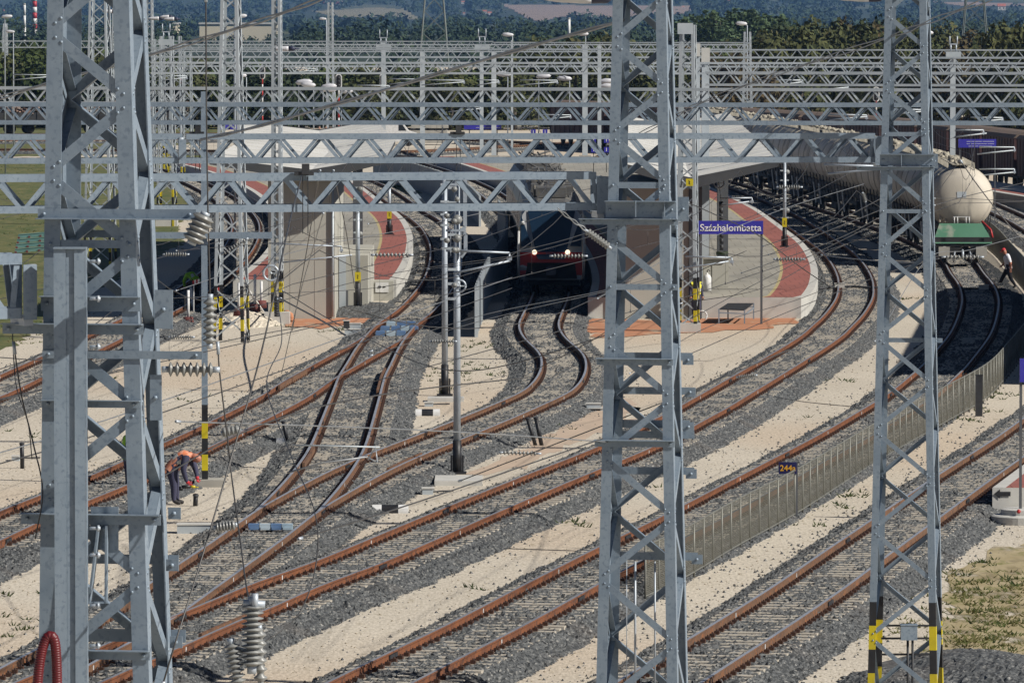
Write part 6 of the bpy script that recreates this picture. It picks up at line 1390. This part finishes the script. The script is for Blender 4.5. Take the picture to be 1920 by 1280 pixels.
for px0, px1, py, Y, lab in ((361,374,530,268,'red and white board held at the crouching worker'),(402,414,545,262,'red and white board left of the striped mast')):
    a, b = at(px0, py, Y), at(px1, py-3, Y); t = thing('barrier_board', lab, 'board', a); d = (b-a)/4
    for i in range(4): mb = MB(); mb.prism(a+d*i-V(0,0,.07), a+d*(i+1)-V(0,0,.07), V(0,0,.16), V(0,.02,0)); mb.build('stripe', M['red' if i % 2 == 0 else 'white'], t)
    mb = MB(); mb.bar(V(a.x+.05, Y+.04, 0), V(a.x+.05, Y+.04, a.z), .04, .04); mb.build('leg', M['white'], t)
p = gd(540, 603); t = thing('drain_pipe', 'orange elbow drain pipe rising by the slim mast block', 'pipe', p); q = at(541, 590, p.y); mb = MB(); mb.tube([q+V(-.2,.3,.05), q+V(-.05,.1,.08), q+V(.08,0,.0), V(q.x+.12, p.y, 0)], .11, 12); mb.build('tube', M['orange'], t); mb = MB(); mb.tube([V(q.x+.12,p.y,.02), V(q.x+.12,p.y,.12)], .135, 12); mb.build('socket', M['orange'], t)
p = gd(1338, 600); t = thing('cable_coil', 'white coil of cable leaning by the striped foot at the right platform', 'coil', p); mb = MB(); q = at(1316, 592, p.y); mb.tube([q+V(math.cos(a)*.20, .03*math.sin(3*a), math.sin(a)*.20) for a in np.linspace(0, 6.28, 25)], .028, 8); mb.build('loop', M['white'], t)
for pts, lab in (([(1536,541),(1560,538),(1600,537),(1650,540)], 'dark cross rod with a white box over the track beside the right platform'), ([(1788,541),(1830,541),(1885,543)], 'dark cross rod with a white box over the tank wagon track')):
    t = thing('cross_rod', lab, 'rod', gd(*pts[0])); mb = MB(); mb.tube([gd(x, y, .34) for x, y in pts], .05, 6); mb.build('rod', M['dark'], t); c = gd(pts[1][0]+14, pts[1][1], .36); mb = MB(); mb.box((c.x, c.y-.1, .42), (.42, .3, .18)); mb.box((c.x, c.y-.1, .52), (.46, .34, .02)); mb.build('box', M['concretew'], t)
# rail joint plates left in the yard, white truck and pipes behind
t = thing('white_van', 'white van parked beyond the workers at the right signal', 'van', (ray(740,640).x*600, 600, 0)); x = ray(742,640).x*600
mb = MB(); mb.poly([(x-1.9,599,.4),(x+1.3,599,.4),(x+1.9,599,.6),(x+1.9,599,1.15),(x+1.2,599,1.35),(x+.7,599,2.0),(x-1.9,599,2.1)], (0,1.9,0)); mb.build('body', M['white'], t)
for q in (-1.2, 1.2): mb = MB(); mb.lathe((x+q, 598.95, .36), [(0,.36),(.2,.36)], (0,1,0), 16); mb.build('wheel', M['black'], t)
mb = MB(); mb.poly([(x+.3,598.98,1.4),(x+1.0,598.98,1.4),(x+.65,598.98,1.9),(x+.3,598.98,1.92)], (0,.015,0)); mb.build('window', M['pane'], t)
t = thing('sleeper_stack', 'stack of pale concrete sleepers beyond the right signal', 'stack', (ray(800,640).x*605, 605, 0)); x0, x1 = ray(772,640).x*605, ray(842,640).x*605
mb = MB()
for r_ in range(4): mb.box(((x0+x1)/2+rr(-.1,.1), 605, .3+r_*.45), ((x1-x0)*rr(.86,1), 2.4, .26)); mb.box(((x0+x1)/2, 605, .50+r_*.45), ((x1-x0)*.8, .2, .12))
mb.build('sleepers', M['concrete'], t)
# teal stack at the left
t = thing('girder_stack', 'stack of turquoise steel girders lying on the grass at the left', 'stack', gd(60, 470)); M['teal'] = mk('turquoise_paint', (.16,.30,.27), (.12,.25,.23), 2, .6); Yt = gY(478)
for k in range(4):
    a, b = at(28+k*2, 474-k*9, Yt+k*.5), at(104, 468-k*9, Yt+k*.5); mb = MB(); mb.prism(a, b, V(0,0,.16), V(0,.3,0)); mb.prism(a+V(0,-.02,.17), b+V(0,-.02,.17), V(0,0,.03), V(0,.36,0)); mb.build('girder', M['teal'], t)
    mb = MB()
    for f_ in (.02, .3, .6, .95): c = a.lerp(b, f_); mb.box((c.x, c.y-.05, c.z+.02), (.10, .10, .12))
    mb.build('spacer', M['mbase'], t)
patch('ballast_heap', [(1600,1300),(1640,1262),(1700,1240),(1765,1222),(1830,1228),(1890,1250),(1960,1262),(1960,1320),(1600,1320)], .03, M['ballast'])
def heap(px, py, rx, ry, h, n=46, mat=None):
    c = gd(px, py); vs = []; fs = []
    for i in range(n+1):
        for j in range(n+1):
            u, v = i/n*2-1, j/n*2-1; r = math.hypot(u, v); z = h*max(0, 1-r**2)+rr(-.03,.03); vs.append((c.x+u*rx+rr(-.03,.03), c.y+v*ry+rr(-.05,.05), z if r < 1 else -.04))
    for i in range(n):
        for j in range(n): a = i*(n+1)+j; fs += [(a, a+1, a+n+2), (a, a+n+2, a+n+1)]
    link('sand_heap' if mat else 'ballast_heap', npmesh('heap', np.array(vs), np.array(fs), mat or M['ballast']), kind='structure')
heap(1840, 1262, 1.6, 4.5, .30); heap(1700, 1285, 1.3, 3, .22); heap(690, 585, 2.1, 6, .35); heap(452, 606, 1.75, 4.2, .52, 40, M['sand'])
# ------------------------------------------------------------------ insulators, wheels, hose
def ribbed(mb, a, b, r, n, core=.45, m=0):
    a, b = Vector(a), Vector(b); L = (b-a).length; ax = (b-a)/L; pr = []
    for k in range(n):
        h0 = L*(k+.12)/n; pr += [(h0, r*core), (h0+L*.30/n, r), (h0+L*.42/n, r), (h0+L*.72/n, r*core)]
    mb.lathe(a, [(0, r*core)]+pr+[(L, r*core)], ax, 14, m)
def insulator(label, a, b, r, n, mat='insul', ends=True, group=None, core=.45):
    t = thing('insulator', label, 'insulator', a, group); mb = MB(); d = (Vector(b)-Vector(a)); ribbed(mb, Vector(a)+d*.10, Vector(b)-d*.10, r, n, core); mb.build('ribbed_body', M[mat], t)
    if ends:
        for p, q in ((Vector(a), Vector(a)+d*.12), (Vector(b)-d*.12, Vector(b))): mb = MB(); mb.tube([p, q], r*.42, 10); mb.build('end_cap', M['steelb'], t)
    return t
insulator('large grey ribbed insulator hanging from the crossbeam end of the largest mast', at(386, 398, 60.6), at(358, 458, 60.6), .105, 5, core=.75)
insulator('upright disc insulator on the crossbar end beside the striped pole', at(394, 551, 60.8), at(393, 654, 60.8), .066, 7, core=.5)
insulator('horizontal ribbed insulator fixed to the right leg of the largest mast', at(303, 692, 60.9), at(412, 693, 60.9), .068, 7, core=.40)
insulator('tall ribbed insulator rising at the lower edge of the photo', at(474, 1118, 58), at(472, 1262, 58), .098, 11, core=.5)
insulator('leaning ribbed insulator beside the tall one at the lower edge', at(432, 1196, 58), at(450, 1300, 58), .075, 9, core=.5)
insulator('small ribbed insulator right of the tall one at the lower edge', at(486, 1170, 58.2), at(489, 1290, 58.2), .06, 6, core=.5)
insulator('pale ribbed insulator on a wire above the switch', at(401, 990, 62.5), at(445, 983, 62.5), .052, 6, core=.7)
insulator('smooth pale insulator on a wire right of the striped pole', at(414, 812, 64), at(452, 804, 64), .05, 4, core=.8)
t = thing('bracket', 'pale clamp bracket holding the insulators at the lower edge', 'bracket', at(440, 1230, 58)); mb = MB(); mb.prism(at(428,1212,58), at(428,1240,58), V(.045,0,0), V(0,.05,0)); mb.bar(at(440,1216,58.05), at(470,1222,58.05), .05, .04); mb.build('clamp', M['steel2'], t); mb = MB(); mb.tube([at(478,1112,57.95), at(478,1140,57.95)], .03, 10); mb.tube([at(456,1130,58), at(497,1133,58)], .035, 8); mb.build('cap_clamp', M['steelb'], t)
M['hosered'] = mk('dark_red_hose', (.13,.008,.012), (.09,.007,.010), 4, .45)
t = thing('red_hose', 'red ribbed hose arching at the foot of the broad steel column', 'hose', at(82, 1290, 59.6)); mb = MB(); pts = [at(*q, 59.6) for q in ((70,1340),(70,1290),(74,1245),(82,1208),(92,1192),(102,1200),(106,1240),(107,1300),(107,1340))]; cv = catmull(pts, .006); rs = [.046+.003*math.sin(i*1.7) for i in range(len(cv))]; mb.tube([tuple(q) for q in cv], rs, 14); mb.build('tube', M['hosered'], t)
def wheel(label, px, py, rpx, Y, rope_to, weight=None):
    c = at(px, py, Y); r = rpx*Y/F; t = thing('tension_wheel', label, 'wheel', c); mb = MB(); mb.tube([c+V(math.cos(a)*r, 0, math.sin(a)*r) for a in np.linspace(0, 6.283, 29)], r*.17, 8); mb.build('rim', M['steelb'], t); mb = MB(); mb.tube([c+V(0,-.08,0), c+V(0,.08,0)], r*.18, 10)
    for a in (0, 2.1, 4.2): mb.bar(c, c+V(math.cos(a)*r, 0, math.sin(a)*r), .03, .03)
    mb.build('hub', M['steel2'], t)
    if weight: mb = MB(); q0, q1 = at(*weight[0], Y), at(*weight[1], Y); w_ = weight[2]*Y/F; mb.tube([c+V(0,.02,0), q0], .012, 5); [mb.tube([q0.lerp(q1, k/8), q0.lerp(q1, (k+.9)/8)], w_, 12) for k in range(8)]; mb.build('counterweight', M['dark'], t)
wheel('white tension wheel with black counterweight on the slim mast by the left platform wall', 508, 512, 14, 262, None, ((519,556),(519,594),5)); wheel('bright tension wheel with counterweight before the right canopy', 1348, 343, 9.5, 270, None, ((1352,378),(1353,470),4)); wheel('grey tension wheel on the taller pole of the pair', 862, 536, 11, 178, None)
# ------------------------------------------------------------------ overhead wires
GW = 'catenary wires over the tracks'
def spline(pts, n=14):
    P = [pts[0]*2-pts[1]]+pts+[pts[-1]*2-pts[-2]]; o = []
    for i in range(1, len(P)-2):
        for j in range(n): t = j/n; a, b, c, d = P[i-1], P[i], P[i+1], P[i+2]; o.append(.5*((2*b)+(c-a)*t+(2*a-5*b+4*c-d)*t*t+(3*b-a-3*c+d)*t**3))
    return o+[pts[-1]]
def wire(label, pts, r, mat='wire', name='cable', cat='cable', group=None, twist=0):
    P = spline([at(*p) for p in pts]); t = thing(name, label, cat, P[0], group)
    if twist:
        for q in (0, 1):
            mb = MB(); mb.tube([p+V(0, .0, (q-.5)*twist+.3*twist*math.sin(i*.7+q*3.1)) for i, p in enumerate(P)], r, 6); mb.build('strand', M[mat], t)
    else:
        mb = MB(); mb.tube(P, r, 6); mb.build('strand', M[mat], t)
        mb = MB(); mb.tube([P[0], P[0]+(P[1]-P[0]).normalized()*.12], r*2.2, 6); mb.build('end_clamp', M['steelb'], t)
    return t
wire('thick twisted cable crossing the upper left behind the largest mast', [(-60,202,95),(95,155,90),(275,105,84),(480,42,80),(620,-8,78)], .011, 'wirel', twist=.030)
wire('thick cable rising from the second beam to the central mast', [(376,262,117.5),(480,238,114),(700,175,106),(960,97,96),(1170,38,90.4)], .016, 'wirel', twist=.022)
wire('double cable rising past the striped mast to the upper right', [(1170,265,150),(1260,222,146),(1310,195,143),(1440,145,135),(1660,72,118.5),(1760,34,112),(1900,-18,105)], .010, 'wirel', twist=.05)
wire('thin vertical rod down to the upright disc insulator', [(386,-20,60.8),(387,200,60.8),(390,400,60.8),(394,551,60.8)], .0075, 'wire')
wire('dark cable crossing downward from the horizontal insulator', [(408,640,61),(412,700,61),(424,800,61),(434,890,61),(450,1010,60),(464,1110,58.5),(474,1120,58)], .0075, 'wire')
wire('dark cable slanting from the lower left edge up past the striped pole', [(300,1300,60),(330,1200,60),(380,1040,60.5),(430,870,61),(490,660,62),(540,430,66),(566,330,89)], .0085, 'wire')
wire('dark hanging cable loop at the lower left', [(520,560,90),(528,640,80),(500,720,70),(540,840,64),(590,960,61),(592,1060,60),(560,1150,59),(500,1200,58.5),(478,1215,58)], .006, 'wire')
wire('dark cable hanging along the left edge', [(25,640,62),(40,740,62),(62,830,62),(80,920,61.5),(66,1010,61.5)], .0075, 'wire')
wire('pair of thin cables at the left edge, second', [(22,600,63),(30,720,62.5),(52,790,62),(60,860,62)], .005, 'wire')
wire('dark cable bowed across the tracks from the left platform post to the sand', [(530,545,150),(620,600,140),(700,640,132),(790,682,126),(870,695,122),(960,682,118),(1100,640,112),(1180,612,100)], .010, 'wire')
wire('dark stay cable falling from the slim mast', [(526,560,262),(560,578,240),(610,605,220),(650,630,205)], .03, 'wire')
wire('stay wires with insulator at the end of the nearest beam', [(1046,392,89.6),(1075,414,89.9),(1100,432,90)], .008, 'wirel', twist=.03)
insulator('ribbed stay insulator hooked to the left leg of the central mast', at(1096, 430, 90), at(1146, 466, 90.2), .052, 8, core=.25)
t = thing('register_arm', 'pale register arm hanging over the crossover track', 'arm', at(590, 836, 66)); mb = MB(); mb.tube([at(548,834,66), at(712,838,66)], .008, 8); mb.build('tube', M['steel2'], t); mb = MB(); mb.tube([at(690,862,66), at(704,838,66), at(708,866,66), at(690,858,66)], .010, 6); mb.build('hook', M['steelb'], t); mb = MB(); mb.tube([at(540,886,66), at(600,868,66), at(690,856,66)], .009, 6); mb.build('contact_clip', M['wirel'], t)
# wires that follow the tracks
def line_over(key, y0, y1, span, zc=5.75, label='', mess=1.35, stag=.2):
    C = TR[key]; d = np.r_[0, np.cumsum(np.linalg.norm(np.diff(C, axis=0), axis=1))]; i0, i1 = int(np.argmin(np.abs(C[:,1]-y0))), int(np.argmin(np.abs(C[:,1]-y1))); s0, s1 = sorted((d[i0], d[i1])); n = max(1, round((s1-s0)/span)); _, nn = normals2(C)
    g = lambda s, k: np.interp(s, d, C[:,k]); sup = []
    for k in range(n+1):
        s = s0+(s1-s0)*k/n; nv = V(np.interp(s, d, nn[:,0]), np.interp(s, d, nn[:,1]), 0); sup.append(V(g(s,0), g(s,1), 0)+nv*(stag if k % 2 else -stag))
    t = thing('overhead_line', label, 'overhead line', sup[0]+V(0,0,zc), GW); A = []; B = []; dr = []
    for k in range(n):
        for j in range(10):
            f = j/10; p = sup[k].lerp(sup[k+1], f); A.append(p+V(0,0,zc)); B.append(p+V(0,0,zc+mess-(mess-.35)*4*f*(1-f)))
            if 0 < j and j % 2 == 0: dr.append((A[-1], B[-1]))
    A.append(sup[-1]+V(0,0,zc)); B.append(sup[-1]+V(0,0,zc+mess))
    for nm, Q, r in (('contact_wire', A, .0095), ('messenger_wire', B, .0095)): mb = MB(); mb.tube(Q, r, 5); mb.build(nm, M['wire'], t)
    for a, b in dr[:60]: mb = MB(); mb.tube([a, b], .0055, 4); mb.tube([a-V(0,0,.02), a+V(0,0,.05)], .014, 5); mb.build('dropper', M['wire'], t)
line_over('A', 105, 330, 34, label='wires over the leftmost track'); line_over('B', 100, 420, 33, label='wires over the left platform track', mess=1.5); line_over('D', 80, 400, 30, label='wires over the train track', mess=1.4)
line_over('E', 90, 420, 36, label='wires over the track beside the right platform', mess=1.6); line_over('F', 90, 420, 38, label='wires over the tank wagon track', mess=1.45); line_over('C', 206, 330, 30, label='wires over the crossover track', zc=5.9)
# long cross and feeder wires seen as thin lines
GX = 'thin feeder wires across the yard'
def seg(label, pts, r=.008, mat='wire'): wire(label, pts, r, mat, name='feeder_wire', cat='wire', group=GX)
seg('thin wire across the left platform wall, upper', [(330,470,170),(560,452,190),(760,440,215),(830,425,215)]); seg('thin wire across the left platform wall, middle', [(300,560,140),(520,550,165),(700,540,190),(860,510,178)]); seg('thin wire across the left platform wall, lower', [(300,612,130),(520,565,150),(740,512,170),(960,480,178)])
seg('thin wire from the taller pole to the central mast, upper', [(955,475,178),(1050,452,170),(1140,425,160),(1300,385,150)], mat='wirel'); seg('thin wire from the taller pole to the central mast, second', [(800,505,178),(960,482,175),(1150,432,165),(1300,398,155)], mat='wirel')
seg('thin wire across the ballast before the train', [(690,660,150),(900,592,150),(1130,545,150),(1280,505,150)], mat='wirel'); seg('second thin wire across the ballast before the train', [(690,668,152),(900,602,152),(1130,548,152),(1280,512,152)], mat='wirel')
seg('thin wire rising through the central mast bars', [(990,700,120),(1120,632,118),(1290,520,116),(1400,470,116)], .007); seg('thin wire over the right platform head', [(1180,700,130),(1330,612,140),(1500,560,150),(1640,500,150)], .007); seg('second thin wire over the right platform head', [(1270,570,150),(1430,540,150),(1560,470,155),(1660,430,155)], .008)
seg('bundle wire crossing to the striped mast, top', [(1430,462,140),(1560,418,132),(1660,368,122)], .008, 'wirel'); seg('bundle wire crossing to the striped mast, second', [(1440,478,140),(1560,430,132),(1660,390,122)], .008, 'wirel'); seg('bundle wire crossing to the striped mast, third', [(1390,512,145),(1560,452,132),(1660,402,122)], .008, 'wirel')
seg('thin wire over the tank wagon end, upper', [(1752,385,122),(1820,366,140),(1930,340,160)], .008); seg('dark wire falling across the tank wagon end', [(1800,300,200),(1835,350,200),(1890,420,200),(1960,500,200)], .018); seg('horizontal wire over the tank wagon end', [(1752,372,125),(1800,372,130),(1865,375,135),(1960,378,140)], .006); seg('second horizontal wire over the tank wagon end', [(1740,382,125),(1850,380,130),(1960,376,140)], .005)
seg('wire above the walking man', [(1640,640,120),(1740,485,150),(1820,468,160),(1960,430,180)], .007, 'wirel'); seg('dark cable rising from the right platform post to the sign', [(1290,380,215),(1340,402,225),(1420,440,240),(1500,500,250),(1560,540,250)], .018)
seg('pale tube wire over the rails beside the right platform', [(1540,478,180),(1600,485,170),(1700,492,150),(1760,485,140)], .012, 'wirel'); seg('dark cable lying across the sand between the two right tracks', [(1440,740,211),(1500,752,207),(1600,762,205),(1650,763,204)], .012)
seg('dark cable lying on the lower sand strip', [(880,1025,154),(960,1028,153.5),(1050,1031,153),(1130,1034,152.5)], .010)
for i, (px, py, Y, w_, an) in enumerate(((735,478,205,80,0),(1066,480,160,72,0),(975,849,120,80,-.03),(1480,486,170,60,0),(1480,351,180,50,0),(330,477,170,50,0),(340,632,130,50,0),(440,462,150,60,.55),(1620,370,150,20,-1.25),(1805,482,150,80,0),(1278,345,205,14,1.3),(830,640,150,54,0),(1400,705,118,40,.1))):
    a, b = at(px-w_/2*math.cos(an), py+w_/2*math.sin(an), Y), at(px+w_/2*math.cos(an), py-w_/2*math.sin(an), Y); insulator(['string insulator over the red strip of the left platform','string insulator before the train headlights','string insulator low left of the central mast','string insulator over the right red strip','string insulator below the second beam near the tank wagons','pale string insulator right of the largest mast','dark string insulator low beside the striped pole','slanting string insulator beside the striped foot mast','hanging string insulator before the tank wagons','string insulator under the green end shield','short slanting string insulator left of the right canopy','string insulator left of the pair of poles','string insulator on the sand side of the central mast'][i], a, b, 4.6*Y/F, 9, core=.25, group='string insulators on the wires')
for k, (lab, pts) in enumerate((('rising over the left sand',[(-40,860,80),(160,800,85),(480,690,100),(760,590,130),(960,520,150)]),('rising over the left sand, second',[(-40,880,80),(160,822,85),(480,712,100),(760,612,130),(960,540,150)]),('low over the leftmost track',[(-40,760,90),(200,700,100),(420,640,120),(640,600,160)]),
  ('high across the left platform',[(330,545,150),(560,470,170),(760,430,185),(900,400,190)]),('steep beside the slim mast, left',[(600,320,90),(575,470,120),(548,620,150)]),('steep beside the slim mast, right',[(625,320,90),(650,440,120),(665,540,150)]),('falling before the left wall',[(606,400,92),(560,560,120),(528,700,140)]),
  ('crossing above the switch',[(240,930,70),(480,800,75),(700,742,80),(1000,706,90)]),('over the pair of poles',[(690,420,150),(840,396,170),(1000,372,178),(1130,350,185)]),('low over the crossover',[(330,790,75),(640,800,80),(900,812,85),(1150,829,90.4)]),('faint over the middle tracks',[(560,1010,70),(800,935,75),(1130,822,85)]),
  ('across the centre mast foot',[(860,902,100),(1150,790,95),(1290,735,95),(1480,655,100)]),('rising to the right canopy',[(1120,560,150),(1280,470,165),(1460,395,180),(1620,345,190)]),('rising to the right canopy, second',[(1290,600,150),(1440,520,160),(1640,420,165)]),('over the right red strip',[(1290,665,140),(1440,600,150),(1640,520,160),(1760,480,165)]))):
    seg('thin wire '+lab, pts, .0085, 'wire' if k % 3 else 'wirel')
# cantilever arms
GA = 'cantilever arms'
def arm(label, Y, segs, r=.03, mat='steelb'):
    t = thing('cantilever_arm', label, 'arm', at(*segs[0][0], Y), GA)
    for i, s_ in enumerate(segs): mb = MB(); mb.tube([at(*p, Y) for p in s_], r if i < 2 else r*.6, 8); mb.build('tube', M[mat], t)
    e = at(*segs[0][-1], Y); mb = MB(); mb.tube([e, e-V(0,0,.25)], r*.9, 6); mb.box(e-V(0,0,.15), (.14,.06,.10)); mb.build('end_fitting', M['steelb'], t)
arm('cantilever arm reaching right from the taller pole before the train', 178, [[(852,470),(955,474)],[(850,512),(900,502),(955,489)],[(955,474),(957,490)]])
arm('cantilever arm under the station sign reaching right from the mast', 256, [[(1285,481),(1372,483)],[(1282,502),(1330,496),(1366,490)],[(1372,483),(1374,498)]], .035)
arm('cantilever arm at the striped mast level, pale and level', 200, [[(1545,309),(1655,312)],[(1552,326),(1620,320),(1655,316)]], .035)
for y, lab in ((244,'upper'),(276,'middle'),(317,'lower')): arm(lab+' cantilever arm right of the column by the tank wagons', 330, [[(1792 if y < 260 else 1836, y),(1844 if y < 260 else 1902, y)],[(1790 if y < 260 else 1832, y+13),(1850 if y < 260 else 1900, y+6)]], .034, 'steel2')
arm('cantilever arm left of the station sign mast, small', 268, [[(1350,372),(1410,371)],[(1350,386),(1405,378)]], .03)
arm('cantilever arm on the slim mast reaching toward the wall', 262, [[(505,456),(640,462)],[(530,492),(660,478)]], .03)
for i, (px, py, w_, Y) in enumerate(((320,142,60,430),(560,128,70,430),(700,160,60,400),(830,150,80,430),(870,200,60,430),(1010,150,70,430),(1040,215,60,430),(1330,215,60,400),(1560,160,60,330),(1590,215,70,330),(1850,220,60,330),(60,140,70,430),(1480,150,50,330),(915,150,40,430),(760,148,60,430),(1700,205,60,300))):
    arm('thin far cantilever arm among the gantries, '+['far left cluster','beside the slim mast','by the white framed signals','before the dark trees','over the long blue sign','left of the paired lamps','below the middle lamp','left of the solid columns','left of the striped mast','low left of the striped mast','right edge','left edge','right of the lamp mast','above the blue sign','between the signals','behind the striped mast'][i], Y, [[(px-w_/2, py),(px+w_/2, py+1)],[(px-w_/2, py+10),(px+w_/2, py+4)]], .032, 'steel2')
# bracket clusters on the pair of poles
for px, ys, Y, lab in ((834,(346,378,402,422,448,466),214,'stack of insulator clamps on the left pole of the pair'),(848,(352,380,412,440,466,505,532,560),178,'stack of round insulators on the taller pole of the pair'),(671,(352,372,392,412,436),273,'clamp stack on the post before the left stair house'),(1471,(320,338,352,372,392,408),335,'clamp stack on the post on the right red strip')):
    t = thing('clamp_stack', lab, 'insulator', at(px, ys[0], Y)); k = Y/F
    for i, y in enumerate(ys):
        c = at(px, y, Y-.12); mb = MB(); mb.bar(c-V(8*k,0,0), c+V(8*k,0,0), .06, .07); mb.build('clamp', M['steel2'], t)
        if i % 2 == 0: mb = MB(); mb.lathe(c+V(4*k,-.1,-2.5*k), [(-5*k,2*k),(-3*k,5*k),(0,6*k),(3*k,5*k),(5*k,2*k)], (0,0,1), 12); mb.build('insulator_bell', M['insul'], t)
# air: haze box
hz = MB(); hz.box((0, 6800, 60), (8200, 13800, 123.2)); 
hm = bpy.data.materials.new('haze_air'); hm.use_nodes = True; hn = hm.node_tree; hn.nodes.remove(hn.nodes['Principled BSDF']); pv = hn.nodes.new('ShaderNodeVolumePrincipled'); pv.inputs['Color'].default_value = (.24,.48,.92,1); pv.inputs['Density'].default_value = .000042; pv.inputs['Anisotropy'].default_value = 0
hn.links.new(pv.outputs[0], hn.nodes['Material Output'].inputs['Volume']); hz.build('haze', hm, kind='stuff')
# ------------------------------------------------------------------ light
w = bpy.data.worlds.new('World'); S.world = w; w.use_nodes = True
SUN = Vector((1.22, -.54, 1.0)).normalized()
nt = w.node_tree; sk = nt.nodes.new('ShaderNodeTexSky'); sk.sky_type = 'NISHITA'; sk.sun_disc = False
sk.sun_elevation = math.asin(SUN.z); sk.sun_rotation = math.atan2(SUN.x, SUN.y); sk.altitude = 100; sk.air_density = .5; sk.dust_density = .25; sk.ozone_density = 1.5
nt.links.new(sk.outputs[0], nt.nodes['Background'].inputs[0]); nt.nodes['Background'].inputs[1].default_value = .05
sl = bpy.data.lights.new('sun', 'SUN'); sl.energy = 5.0; sl.angle = R(.5); sl.color = (1, .95, .87)
so = bpy.data.objects.new('sun', sl); COL.objects.link(so); so.rotation_euler = SUN.to_track_quat('Z', 'Y').to_euler(); so.location = (60, -30, 80)
S.view_settings.view_transform = 'Standard'; S.view_settings.look = 'None'; S.view_settings.gamma = 1; S.view_settings.exposure = .14
S.render.engine = 'CYCLES'; S.cycles.max_bounces = 6; S.cycles.diffuse_bounces = 1; S.cycles.glossy_bounces = 2; S.cycles.transparent_max_bounces = 12
S.cycles.volume_bounces = 0; S.cycles.use_denoising = True; S.cycles.caustics_reflective = False; S.cycles.caustics_refractive = False
